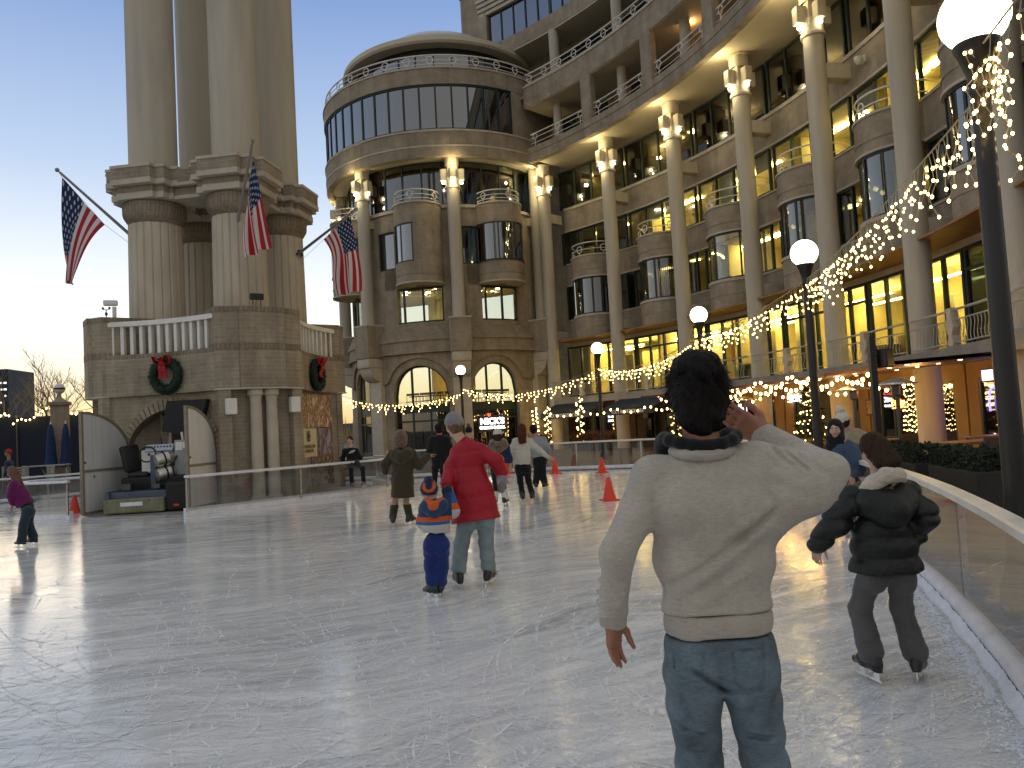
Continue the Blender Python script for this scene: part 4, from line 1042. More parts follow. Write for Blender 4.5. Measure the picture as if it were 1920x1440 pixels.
MB().bbox((0, 0, 1.9), (.72, .72, 3.86), .3, .03).bbox((0, 0, 3.9), (.9, .9, .2), .3, .04).lathe([(.36, 4.0), (.10, 4.22), (.07, 4.4), (.10, 4.45)], (0, 0, 0), 16).build('pillar', M['brick_far'], e, local=True)
gl = MB().sphere((0, 0, 4.66), .27, 20).build('globe', M['globe_off'], e, True, local=True)
MB().lathe([(.275, 4.62), (.285, 4.66), (.275, 4.70)], (0, 0, 0), 24).build('globe_band', M['black_metal'], gl, True, local=True)
# ------------------------------------------------------------------ fairy light strings
def bulb_mesh(r, n=8):
    b = MB().sphere((0, 0, 0), r, n, (1, 1, 1.25)); o = b.build('fairy_bulb', None, None, True); me = o.data; bpy.data.objects.remove(o); return me
BM = {}
def bulbs(parent, pts, r, mat, cap=100, name='fairy_bulb'):
    key = (round(r, 4), mat)
    if key not in BM:
        BM[key] = bulb_mesh(r); BM[key].materials.append(M[mat])
    o0 = Vector(wm(parent).translation)
    for p in pts[:cap]:
        o = bpy.data.objects.new(name, BM[key]); o.location = Vector(p)-o0; link(o, parent)
    if len(pts) > cap:
        b = MB()
        for p in pts[cap:]: b.sphere(p, r, 6)
        tag(b.build('small_bulbs', M[mat], parent, True), kind='stuff')
M['wire'] = pbr('pale_wire', (.35, .32, .22), .6, var=0)
M['wire_dark'] = pbr('dark_wire', (.03, .025, .02), .6, var=0)
rs = random.Random(5)
def icicle(p, q, label, sag, n, r, drop=.42, cap=100, wire=.006):
    p, q = Vector(p), Vector(q); e = empty('icicle_light_string', p, 0, label, 'fairy lights', 'icicle light strings between the lamps')
    f = lambda t: p.lerp(q, t)-Vector((0, 0, sag*4*t*(1-t)))
    w = MB().tube([f(i/30) for i in range(31)], wire*1.3, 5); pts = []
    d = (q-p).normalized(); N = Vector((-d.y, d.x, 0))
    for i in range(n):
        t = (i+.5)/n; s = f(t); L = drop*(.3+.7*((i*7) % 5)/4)*(.8+.4*rs.random()); k = max(1, int(L/.11)); ph = rs.random()*6
        ch = [s]
        for j in range(1, k+1):
            c = s+Vector((0, 0, -L*j/k))+d*(.035*math.sin(j*2.1+ph))+N*(.03*math.cos(j*1.7+ph))
            ch.append(c); pts.append(c+d*(.015*(-1)**j)-Vector((0, 0, .015)))
        w.tube(ch, wire*.7, 4)
    w.build('wire', M['wire'], e); rs.shuffle(pts)
    bulbs(e, pts, r, 'bulb_warm', cap)
Z = lambda i, z: (LP[i][0], LP[i][1], z)
icicle(Z(0, 3.92), Z(1, 4.02), 'icicle lights sloping up to the nearest lamp across the building', .10, 84, .0145, .56)
icicle(Z(1, 4.02), Z(2, 3.92), 'icicle lights above the head of the man in cream, between two lamps', .16, 60, .0175, .52)
icicle(Z(2, 3.92), Z(3, 3.80), 'icicle lights in front of the yellow terrace windows', .42, 52, .021, .5)
icicle(Z(3, 3.75), Z(4, 3.70), 'icicle lights crossing the base of the plain column beside the right arch', .62, 42, .024, .50)
icicle(Z(4, 3.45), (-9.6, 41.5, 3.75), 'icicle lights crossing the left-hand lit arch towards the tower', .55, 38, .025, .50)
icicle(Z(0, 4.25), (1.3, -3.2, 4.45), 'short stretch of icicle lights in the top right corner', .12, 46, .014, .38)
e = empty('fairy_light_bunch', Z(0, 4.15), 0, 'tangled bunch of fairy lights hanging from the nearest lamp', 'fairy lights')
w = MB(); pts = []
for i in range(11):
    a = -2.6+i*.33; L = .35+.75*rs.random(); k = int(L/.085); ch = []
    for j in range(k+1):
        t = j/k; c = Vector((LP[0][0], LP[0][1], 4.30-L*t))+Vector((math.cos(a), math.sin(a), 0))*(.10+.10*t+.03*math.sin(j*1.9+i))+Vector((.03*math.cos(j*2.3+i), 0, 0)); ch.append(c)
        if j: pts.append(c)
    w.tube(ch, .005, 4)
w.build('wire', M['wire'], e); bulbs(e, pts, .0125, 'bulb_warm')
# amber festoon bulbs under the terrace
def festoon(pts, label, per, r, cap=100, sag=.18, mat='bulb_gold'):
    e = empty('festoon_light_string', pts[0], 0, label, 'festoon lights', 'amber bulb strings under the terrace'); w = MB(); bp_ = []
    for a, b in zip(pts, pts[1:]):
        a, b = Vector(a), Vector(b); ch = [a.lerp(b, i/12)-Vector((0, 0, sag*4*(i/12)*(1-i/12))) for i in range(13)]; w.tube(ch, .008, 4)
        for i in range(per):
            t = (i+.5)/per; c = a.lerp(b, t)-Vector((0, 0, sag*4*t*(1-t)+.07)); bp_.append(c); w.cyl(c+Vector((0, 0, .02)), c+Vector((0, 0, .07)), .014, n=5)
    w.build('wire', M['wire_dark'], e); bulbs(e, bp_, r, mat, cap, 'bulb')
festoon([bp(BR-3.1, a, 2.50) for a in (24, 19.5, 15, 10.5, 6, 1.5, -3, -7.5)], 'amber bulbs along the front edge of the brown canopy', 6, .046, sag=.24)
festoon([bp(BR-1.7, a, 2.38) for a in (24, 18, 12, 6, 0, -6)], 'amber bulbs in the second row, behind the canopy edge', 6, .045, sag=.34)
festoon([bp(BR-4.6, a, 2.62) for a in (14, 8, 2, -4, -9)], 'amber bulbs looped out over the patio tables', 6, .040, sag=.30)
festoon([bp(BR-2.2, a, 2.25) for a in (43, 38, 33, 28, 24)], 'pale bulbs looped before the dark blue awnings', 5, .05, sag=.3, mat='bulb_warm')
def strand(p, z0, z1, label, r=.05, n=26, br=.045):
    e = empty('wrapped_light_strand', (p.x, p.y, z0), 0, label, 'fairy lights', 'light strands wound round posts'); pts = []; ch = []
    for i in range(n*3):
        t = i/(n*3-1); c = Vector((p.x+r*math.cos(t*40), p.y+r*math.sin(t*40), z0+(z1-z0)*t)); ch.append(c)
        if i % 3 == 0: pts.append(c+Vector((r*.5*math.cos(t*40), r*.5*math.sin(t*40), 0)))
    MB().tube(ch, .008, 4).build('wire', M['wire_dark'], e); bulbs(e, pts, br, 'bulb_warm')
    MB().cyl((p.x, p.y, 0), (p.x, p.y, z1), .03, n=8).build('post', M['black_metal'], e)
strand(bp(BR-2.0, 43.4), .1, 2.5, 'fairy lights wound round the post behind the woman in white', .10)
strand(bp(BR-2.0, 38.6), .1, 2.9, 'fairy lights wound round the post before the first awning', .12, 30)
strand(bp(BR-2.0, 45.2), .9, 2.5, "fairy lights wound round the post right of the white sign", .10, 20)
# ------------------------------------------------------------------ restaurants under the terrace
M['awning'] = pbr('navy_awning_canvas', (.015, .03, .055), .8, var=.1, scale=3, bump=.1)
M['canopy'] = pbr('brown_canopy', (.085, .030, .014), .6, var=.2, scale=2)
M['orange_wall'] = M['plaster']
M['neon_white'] = emis('white_neon', (1, .95, .85), 7, sample=False); M['neon_blue'] = emis('blue_neon', (.12, .10, 1), 4, sample=False); M['neon_orange'] = emis('orange_neon', (1, .38, .06), 6, sample=False); M['screen'] = emis('tv_screen', (.75, .62, .85), 1.6, sample=False)
def front(k, wallmat, label, gm='glass_dark'):
    e = empty('restaurant_front', bp(RW, (A(k)+A(k+1))/2), 0, label, 'restaurant front', 'restaurant fronts under the terrace')
    MB().wall(lambda u: (*bp(RW, A(k)+.3-dg(u, RW))[:2], *(bp(-1, A(k)-dg(u, RW))-bp(0, 0))[:2]), .25, rad(9.0)*RW, -.02, 2.69, [(.55, 3.7, .35, 2.22, 'r'), (3.85, 4.75, -1, 2.2, 'r')], .3).build('wall', M[wallmat], e)
    a = A(k)+.3
    w = glazing(e, BC, RW+.08, a-dg(.55, RW), a-dg(3.7, RW), .35, 2.22, 4, gm); glazing(e, BC, RW+.08, a-dg(3.85, RW), a-dg(4.75, RW), 0, 2.2, 1, gm, 'door')
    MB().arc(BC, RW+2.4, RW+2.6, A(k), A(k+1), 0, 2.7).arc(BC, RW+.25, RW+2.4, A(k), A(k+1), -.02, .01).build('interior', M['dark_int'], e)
    return e
fl_ = ['dark brown restaurant front under the first navy awning', 'dark brown restaurant front under the second navy awning', 'ochre restaurant front hidden behind the head of the man in cream', 'ochre restaurant front with pictures, behind the raised arm of the man in cream', 'restaurant front with a curtain of tiny lights in its window', 'restaurant front with purple neon right of the thick yellow column', 'restaurant front at the far right edge under the terrace']
M['brown_wall'] = pbr('brown_timber_front', (.07, .035, .02), .6, var=.2)
FR = [front(k, 'brown_wall' if k < 2 else 'plaster', fl_[k]) for k in range(7)]
for k in range(2):
    a0, a1 = A(k)-dg(.5), A(k+1)+dg(.55); am = (a0+a1)/2
    e = empty('awning', bp(BR-1, am, 2.0), 0, ["navy canvas awning lettered NICK'S RIVERSIDE GRILL, left of the tall column", "navy canvas awning lettered NICK'S RIVERSIDE GRILL, partly behind the man's head"][k], 'awning', 'navy awnings')
    c = MB(); n = 10
    for i in range(n):
        x0, x1 = a0+(a1-a0)*i/n, a0+(a1-a0)*(i+1)/n
        c.add([bp(BR-.5, x0, 2.66), bp(BR-.5, x1, 2.66), bp(BR-1.9, x1, 2.12), bp(BR-1.9, x0, 2.12), bp(BR-.5, x0, 2.62), bp(BR-.5, x1, 2.62), bp(BR-1.9, x1, 2.08), bp(BR-1.9, x0, 2.08)], [(0, 1, 2, 3), (7, 6, 5, 4), (0, 3, 7, 4), (1, 5, 6, 2)])
    c.build('canvas', M['awning'], e)
    MB().arc(BC, BR-1.93, BR-1.90, a0, a1, 1.78, 2.10).build('valance', M['awning'], e)
    d = bp(-1, am)-bp(0, 0); x = Vector((-d.y, d.x, 0)); m = Matrix.Translation(bp(BR-1.95, am, 1.94)) @ Matrix(((x.x, 0, d.x, 0), (x.y, 0, d.y, 0), (0, 1, 0, 0), (0, 0, 0, 1)))
    MB().text("NICK'S RIVERSIDE GRILL", m, .26, .012, spacing=1.05).build('lettering', M['white_paint'], e)
for k in range(2, 6):
    a0, a1 = A(k)-.05, A(k+1)+.05
    e = empty('canopy', bp(BR-1.5, (a0+a1)/2, 2.4), 0, 'brown canopy below the terrace, '+['hidden mostly by the head of the man in cream', 'above the pictures and the neon script', 'above the curtain of lights and the black post', 'right of the thick yellow column'][k-2], 'canopy', 'brown canopies below the terrace')
    c = MB(); n = 8
    for i in range(n):
        x0, x1 = a0+(a1-a0)*i/n, a0+(a1-a0)*(i+1)/n
        z = lambda r: 2.60-.10*(BR-r)/3
        P8 = [bp(r, x, z(r)+dz) for dz in (0, .09) for r, x in ((BR-3.0, x0), (BR-.45, x0), (BR-.45, x1), (BR-3.0, x1))]
        c.add(P8, [(0, 1, 2, 3), (7, 6, 5, 4), (0, 3, 7, 4), (1, 5, 6, 2)])
    c.build('sheet', M['canopy'], e)
    dl = MB()
    for i in range(4):
        for r in (BR-2.4, BR-1.2): dl.lathe([(0, -.012), (.05, -.012), (.05, 0)], bp(r, a0+(a1-a0)*(i+.5)/4, 2.60-.10*(BR-r)/3-.002), 10)
    dl.build('downlight', emis('downlight', (1, .7, .35), 6, sample=False) if 'dl' not in M else M['dl'], e)
for k in range(0, 7): point('patio_lamp', bp(BR-1.5, A(k)-4.6, 2.2), 24 if k < 2 else 34, (1, .55, .18), .12)
# wall things: pictures, TV, neon
def on_wall(a, z, r=RW-.03):
    d = bp(-1, a)-bp(0, 0); x = Vector((-d.y, d.x, 0)); return Matrix.Translation(bp(r, a, z)) @ Matrix(((x.x, 0, d.x, 0), (x.y, 0, d.y, 0), (0, 1, 0, 0), (0, 0, 0, 1)))
def squig(m, w, h, n, seed):
    r = random.Random(seed); pts = []
    for i in range(n*10+1):
        t = i/(n*10); pts.append(m @ Vector(((t-.5)*w+.10*w*math.sin(t*n*2*PI+1), h*.5*math.sin(t*n*2*PI)*(1-.55*min(1, t*2.2))+h*.12*math.sin(i), 0)))
    return pts
for a, z, w, h, n, mt, lb in ((A(3)-.9, 2.12, .85, .30, 4, 'neon_white', 'white neon script beside the television, right of the dark-haired head'), (A(4)-2.6, 1.6, .7, .25, 4, 'neon_orange', 'orange neon script in the window behind the black post'), (A(5)-6.3, 1.55, .6, .5, 3, 'neon_orange', 'dim orange neon script at the far right window')):
    m = on_wall(a, z, RW-.08); t = MB().tube(squig(m, w, h, n, 3), .02, 6); t.tube([m @ Vector((-w*.45, -h*.7, 0)), m @ Vector((w*.45, -h*.5, 0))], .018, 6); thing('neon_sign', lb, 'neon sign', t, M[mt], True)
m = on_wall(A(5)-1.9, 1.55, RW-.02); thing('neon_sign', 'purple neon arch in the window right of the yellow column', 'neon sign', MB().tube([m @ Vector((.24*math.cos(t), .45*math.sin(t)-.1, 0)) for t in np.linspace(-.5, PI+.5, 20)], .03, 6), M['neon_blue'], True)
m = on_wall(A(5)-4.2, 1.7, RW-.02); thing('neon_sign', 'pair of blue neon bars near the patio heater', 'neon sign', MB().tube([m @ Vector((-.22, -.35, 0)), m @ Vector((-.18, .4, 0))], .035, 6).tube([m @ Vector((.25, -.2, 0)), m @ Vector((.22, .4, 0))], .05, 6), M['neon_blue'], True)
for a, z, r_, w, h, lb in ((A(3)-.55, 1.68, BR-1.2, .62, .50, 'pale television screen beside the raised hand of the man in cream'), (A(5)-1.7, 2.25, RW-.05, .55, .30, 'small television high in the window right of the yellow column')):
    m = on_wall(a, z, r_); e = empty('television', m.translation, 0, lb, 'television')
    o = MB().bbox((0, 0, 0), (w+.08, h+.08, .06), 0, .015); b = MB().add([m @ Vector(p) for p in o.v], o.f); b.build('casing', M['black_metal'], e)
    MB().add([m @ Vector(p) for p in ((-w/2, -h/2, .033), (w/2, -h/2, .033), (w/2, h/2, .033), (-w/2, h/2, .033))], [(0, 1, 2, 3)]).build('screen', M['screen'], e)
    if r_ < BR: MB().add([m @ Vector(p) for p in MB().cyl((0, 0, 0), (0, -z, 0), .035).v], MB().cyl((0, 0, 0), (0, -z, 0), .035).f).build('stand', M['black_metal'], e)
for i, (a, z, lb) in enumerate(((A(3)-5.4, 1.75, 'framed picture on the ochre wall, upper'), (A(3)-8.9, 1.5, 'framed picture by the end of the ochre wall'), (A(1)-.9, 1.8, 'small framed picture on the brown front beside the column'))):
    m = on_wall(a, z, RW-.03); o = MB().bbox((0, 0, 0), (.46, .62, .04), 0, .01); e = empty('wall_picture', m.translation, 0, lb, 'picture'); MB().add([m @ Vector(p) for p in o.v], o.f).build('frame', M['black_metal'], e)
    MB().add([m @ Vector(p) for p in ((-.16, -.24, .024), (.16, -.24, .024), (.16, .24, .024), (-.16, .24, .024))], [(0, 1, 2, 3)]).build('print', pbr('faded_print', (.35, .25, .14), .6, var=.5, scale=9), e)
# light curtain in the window and lit small tree
e = empty('light_curtain', bp(RW-.3, A(4)-4.4), 0, 'curtain of tiny lights in the window left of the yellow column', 'fairy lights'); pts = []; w = MB()
for i in range(16):
    a = A(4)-3.6-i*.20; w.tube([bp(RW-.25, a, 2.4), bp(RW-.25, a, .6)], .004, 4)
    for j in range(11): pts.append(bp(RW-.27, a+rs.uniform(-.06, .06), 2.35-j*.17+rs.uniform(-.05, .05)))
rs.shuffle(pts); w.build('wire', M['wire_dark'], e); bulbs(e, pts, .019, 'bulb_warm')
M['conifer'] = pbr('dark_conifer', (.02, .045, .018), .8, var=.4)
def leafcone(mb, c, h, r, n, seed, base=.15, sz=.09):
    q = random.Random(seed)
    for i in range(n):
        t = q.random()**.8; z = base+h*(1-t)*0+h*t; rad_ = r*(1-t)*(.55+.5*q.random()); a = q.random()*6.283
        p = Vector(c)+Vector((rad_*math.cos(a), rad_*math.sin(a), z)); d = Vector((math.cos(a), math.sin(a), q.uniform(-.5, .3))).normalized(); s = Vector((-d.y, d.x, q.uniform(-.4, .4))).normalized()
        L = sz*(.7+.8*q.random()); mb.add([p, p+d*L*.5+s*L*.22, p+d*L, p+d*L*.5-s*L*.22], [(0, 1, 2, 3)])
    return mb
c = bp(BR-1.8, A(4)-1.9)
e = empty('christmas_tree', c, 0, 'small dark Christmas tree wrapped in lights, behind the girl in the black coat', 'tree')
leafcone(MB(), c, 2.1, .75, 900, 4, .2, .2).build('crown', M['conifer'], e); MB().cyl(c, c+Vector((0, 0, .5)), .05).build('trunk', M['brown_wall'], e)
pts = []
for i in range(95):
    t = i/95; a = t*38; rr_ = .74*(1-t)+.03; pts.append(c+Vector((rr_*math.cos(a), rr_*math.sin(a), .3+2.0*t)))
bulbs(e, pts, .021, 'bulb_warm')
# patio: black post with speaker box, tables, heaters, planters with hedges, grasses
p = atY(1648, 830, 15.5); e = empty('patio_post', (p.x, p.y, 0), 0, 'black patio post with a hanging spot box, behind the girl in the black coat', 'post')
MB().box((0, 0, 1.48), (.12, .12, 2.98)).build('post', M['black_metal'], e, local=True); MB().bbox((.26, 0, 2.52), (.26, .24, .38), .5, .03).cyl((.06, 0, 2.6), (.2, 0, 2.6), .03).build('spot_box', M['black_metal'], e, local=True)
M['table_top'] = pbr('worn_wood_table', (.22, .12, .06), .35, var=.25, scale=3, stretch=(1, 8, 1)); M['leaf'] = pbr('box_hedge_leaf', (.010, .020, .007), .7, var=.5, scale=9)
tab = empty('patio_table', (9.2, 15.6, 0), .3, 'wooden patio table left of the yellow column foot', 'table', 'patio tables')
MB().bbox((0, 0, .74), (1.5, .75, .05), 0, .01).build('table_top', M['table_top'], tab, local=True)
for sx_ in (-.6, .6):
    for sy_ in (-.28, .28): MB().cyl((sx_*.9, sy_, 0), (sx_, sy_, .715), .028, n=8).build('leg', M['dark_metal'], tab, local=True)
for (x, y, rz), l in zip(((8.9, 12.6, .2), (10.3, 14.2, .1), (11.0, 17.5, -.1), (8.3, 18.3, .5)), ('wooden patio table nearest the rink at the right edge', 'wooden patio table right of the yellow column foot', 'wooden patio table under the purple neon', 'wooden patio table behind the girl in the black coat')): dup(tab, (x, y, 0), rz, l)
ch = empty('patio_chair', (8.9, 11.6, 0), 0, 'dark metal patio chair at the table nearest the rink', 'chair', 'patio chairs')
MB().bbox((0, 0, .45), (.44, .44, .04), 0, .01).build('seat', M['brown_wall'], ch, local=True); MB().bbox((0, -.21, .72), (.42, .03, .40), 0, .01).build('backrest', M['brown_wall'], ch, local=True)
for sx_ in (-.19, .19):
    for sy_ in (-.19, .19): MB().cyl((sx_*1.1, sy_*1.1, 0), (sx_, sy_, .43 if sy_ > 0 else .9), .015, n=6).build('leg', M['dark_metal'], ch, local=True)
for (x, y, rz), l in zip(((8.3, 13.3, 2.6), (9.9, 13.4, .4), (10.4, 15.2, 3.0), (8.5, 16.4, 3.3)), ('dark metal patio chair behind the hedge', 'dark metal patio chair before the table right of the column', 'dark metal patio chair facing away beyond the table', 'dark metal patio chair left of the yellow column')): dup(ch, (x, y, 0), rz, l)
def heater(p, lb):
    e = empty('patio_heater', (p.x, p.y, 0), 0, lb, 'patio heater', 'patio heaters')
    MB().lathe([(.26, 0), (.26, .55), (.20, .62), (.045, .64), (.045, 1.75), (.12, 1.78), (.12, 2.0), (.05, 2.02)], (0, 0, 0), 16).build('stand', M['dark_metal'], e, True, local=True); MB().lathe([(0, 2.18), (.12, 2.16), (.42, 2.05), (.43, 2.02), (.40, 2.03), (0, 2.1)], (0, 0, 0), 24).build('reflector', M['steel'], e, True, local=True)
heater(bp(BR-2.9, A(3)-6.0), 'mushroom patio heater above the raised forearm of the man in cream'); heater(bp(BR-2.9, A(5)-3.3), 'mushroom patio heater right of the yellow column'); heater(bp(BR-3.1, A(6)-1.5), 'mushroom patio heater at the right edge of the patio')
def hedge(mb, c, d, n, seed, sz=.07):
    q = random.Random(seed)
    for i in range(n):
        p = Vector((q.uniform(-1, 1), q.uniform(-1, 1), q.uniform(-1, 1))); ax = q.randrange(3)
        if q.random() < .8: p[ax] = math.copysign(.8+.25*q.random(), p[ax])
        p = Vector(c)+Vector((p.x*d[0]/2, p.y*d[1]/2, p.z*d[2]/2)); u = Vector((q.gauss(0, 1), q.gauss(0, 1), q.gauss(0, 1))).normalized(); v = u.orthogonal().normalized(); L = sz*(.6+.8*q.random())
        mb.add([p, p+u*L*.5+v*L*.3, p+u*L, p+u*L*.5-v*L*.3], [(0, 1, 2, 3)])
    return mb
for (x, y, rz, w_), l in zip(((7.15, 12.3, 1.42, 1.9), (7.35, 14.6, 1.5, 1.9)), ('low clipped hedge in a dark planter just behind the rail cap', 'low clipped hedge in a dark planter farther along the rail')):
    e = empty('hedge_planter', (x, y, 0), rz, l, 'planter', 'hedge planters')
    MB().bbox((0, 0, .26), (w_, .5, .52), 0, .02).build('planter_box', pbr('dark_planter', (.03, .03, .025), .7), e, local=True); hedge(MB(), (0, 0, .66), (w_-.1, .46, .34), 2600, int(x*10), .055).build('foliage', M['leaf'], e, local=True)
M['dry_grass'] = pbr('dry_grass', (.16, .07, .025), .8, var=.4)
for (a, r_), l in zip(((37.0, BR-2.6), (34.8, BR-2.4), (43.0, BR-2.8)), ('clump of dry red grass at the foot of the tall column', 'clump of dry red grass beside the shoulder of the man in cream', 'clump of dry red grass behind the man in grey')):
    c = bp(r_, a); e = empty('grass_planter', c, 0, l, 'planter', 'dry grass planters'); b = MB(); q = random.Random(int(a))
    for i in range(160):
        t = q.random()*6.28; o_ = Vector((q.uniform(-.5, .5), q.uniform(-.3, .3), .42)); d = Vector((math.cos(t)*.35, math.sin(t)*.35, .42+.3*q.random())); s = Vector((-math.sin(t), math.cos(t), 0))*.012
        b.add([o_-s, o_+s, o_+d*.7+s*.5+Vector((0, 0, .05)), o_+d], [(0, 1, 2, 3)])
    b.build('grass', M['dry_grass'], e, local=True); MB().bbox((0, 0, .21), (1.3, .6, .42), 0, .02).build('planter_box', M['dark_int'], e, local=True)
# ------------------------------------------------------------------ cones
M['cone'] = pbr('orange_red_cone', (.75, .055, .02), .45, var=.08)
cone = empty('traffic_cone', atz(1143, 938, 0), 0, 'nearest orange cone standing left of the man in cream', 'traffic cone', 'orange cones on the ice')
MB().lathe([(.135, .02), (.125, .05), (.035, .44), (.022, .455), (0, .455)], (0, 0, 0), 20).build('cone_body', M['cone'], cone, True, local=True, sharp=50)
MB().bbox((0, 0, .014), (.34, .34, .024), .2, .008).build('cone_base', M['cone'], cone, local=True)
for (x, y), l in zip(((950, 888), (1041, 888), (1129, 886), (1470, 947), (1563, 944), (140, 962)), ('orange cone partly hidden by the woman in the navy coat', 'orange cone beside the man in grey trousers', 'orange cone before the far barrier under the second lamp', 'orange cone peeping out under the elbow of the man in cream', 'orange cone behind the arm of the girl in the black coat', 'orange cone between the hairpin barrier and the white door')):
    dup(cone, atz(x, y, 0), rs.random()*.4, l)
# ------------------------------------------------------------------ flags
def flagmat():
    m, nt, p, o = newmat('striped_flag_cloth')
    tc = nt.nodes.new('ShaderNodeTexCoord'); sx = nt.nodes.new('ShaderNodeSeparateXYZ'); lk(nt, tc.outputs['UV'], sx.inputs[0]); u, v = sx.outputs[0], sx.outputs[1]
    st = mth(nt, 'MODULO', mth(nt, 'FLOOR', mth(nt, 'MULTIPLY', v, 13.0)), 2.0)     # 0 = red
    base = mixc(nt, st, (.50, .025, .045), (.78, .74, .72))
    can = mth(nt, 'MULTIPLY', mth(nt, 'LESS_THAN', u, .40), mth(nt, 'LESS_THAN', v, 7/13))
    gu = mth(nt, 'MULTIPLY', u, 5.5/.40); gv = mth(nt, 'MULTIPLY', v, 4.5/(7/13))
    def dots(off):
        a = mth(nt, 'SUBTRACT', mth(nt, 'FRACT', mth(nt, 'ADD', gu, off)), .5); b = mth(nt, 'SUBTRACT', mth(nt, 'FRACT', mth(nt, 'ADD', gv, off)), .5)
        return mth(nt, 'LESS_THAN', mth(nt, 'ADD', mth(nt, 'MULTIPLY', a, a), mth(nt, 'MULTIPLY', b, b)), .030)
    star = mth(nt, 'MAXIMUM', dots(0.25), dots(.75))
    cc = mixc(nt, star, (.012, .028, .10), (.50, .53, .58))
    col = mixc(nt, can, base, cc); lk(nt, col, p.inputs['Base Color']); p.inputs['Roughness'].default_value = .8
    tr = nd(nt, 'ShaderNodeBsdfTranslucent'); lk(nt, col, tr.inputs[0]); mx = nt.nodes.new('ShaderNodeMixShader'); mx.inputs[0].default_value = .35
    lk(nt, p.outputs[0], mx.inputs[1]); lk(nt, tr.outputs[0], mx.inputs[2]); lk(nt, mx.outputs[0], o.inputs[0]); return m
M['flag'] = flagmat()
def bez(pts, t):
    pts = [Vector(p) for p in pts]
    while len(pts) > 1: pts = [a.lerp(b, t) for a, b in zip(pts, pts[1:])]
    return pts[0]
def flag(label, pole0, pole1, Y0, Y1, top, bot, Yf, folds, amp, us_=1.0):
    """pole from the wall fitting to its tip; top / bottom edges of the cloth as curves running from the hoist to the fly"""
    a, b = atY(*pole0, Y0), atY(*pole1, Y1)
    e = empty('flag_on_pole', a, 0, label, 'flag', 'flags on the tower')
    d = (b-a).normalized(); m = MB().cyl(a-d*.1, b, .045, .032, 10).sphere(b+d*.08, .06, 12).cyl(b, b+d*.05, .015, n=6)
    m.build('pole', M['steel'] if False else pbr('grey_flag_pole', (.30, .29, .27), .4, .3, var=.05), e, True)
    MB().lathe([(.13, -.03), (.13, .03), (.06, .06), (.06, .14)], a-d*.14+Vector((0, 0, -.04)), 14).build('wall_fitting', M['dark_metal'], e, True)
    nu, nv = 44, 26; vs = []; uv = []
    T_ = [atY(x, y, Yf+dy) for x, y, dy in top]; B_ = [atY(x, y, Yf+dy) for x, y, dy in bot]
    for i in range(nu+1):
        t = i/nu; P0, P1 = bez(T_, t), bez(B_, t)
        for j in range(nv+1):
            s = j/nv; q = P0.lerp(P1, s); f = amp*(.25+t)*(math.sin(folds*s*2*PI+1.2*t)+.4*math.sin(folds*2.3*s*2*PI+2*t+1)); q = q+Vector((.25*f, f, .06*f)); vs.append(q)
    fs = []; us = []
    for i in range(nu):
        for j in range(nv):
            fs.append((i*(nv+1)+j, (i+1)*(nv+1)+j, (i+1)*(nv+1)+j+1, i*(nv+1)+j+1))
            us.append(((i/nu*us_, j/nv), ((i+1)/nu*us_, j/nv), ((i+1)/nu*us_, (j+1)/nv), (i/nu*us_, (j+1)/nv)))
    o = MB().add(vs, fs, us).build('cloth', M['flag'], e, True, sharp=180)
    MB().tube([a+Vector((0, 0, -.25)), B_[0], T_[0]+Vector((0, 0, .02)), b], .006, 4).build('halyard', M['wire'], e)
    return e
flag('striped flag with starred blue corner hanging left of the tower against the sky', (247, 443), (112, 323), 21.0, 20.2, [(116, 333, 0), (110, 430, .1), (114, 500, .25), (133, 534, .3)], [(196, 421, 0), (160, 448, .05), (148, 480, .15), (128, 530, .3)], 20.2, 1.2, .08, .66)
flag('striped flag hanging folded before the front column of the tower', (446, 416), (473, 268), 20.0, 18.3, [(474, 292, 0), (486, 350, 0), (491, 400, .05), (506, 464, .1)], [(459, 424, .35), (452, 442, .2), (453, 462, .1), (456, 486, .1)], 18.4, 2.0, .085, .9)
flag('striped flag with starred blue corner hanging between the tower and the round building', (566, 471), (664, 395), 22.7, 21.6, [(656, 404, 0), (668, 462, .05), (678, 500, .1), (675, 545, .2)], [(607, 449, .2), (640, 490, .1), (610, 505, .1), (628, 557, .25)], 21.8, 2.0, .10)
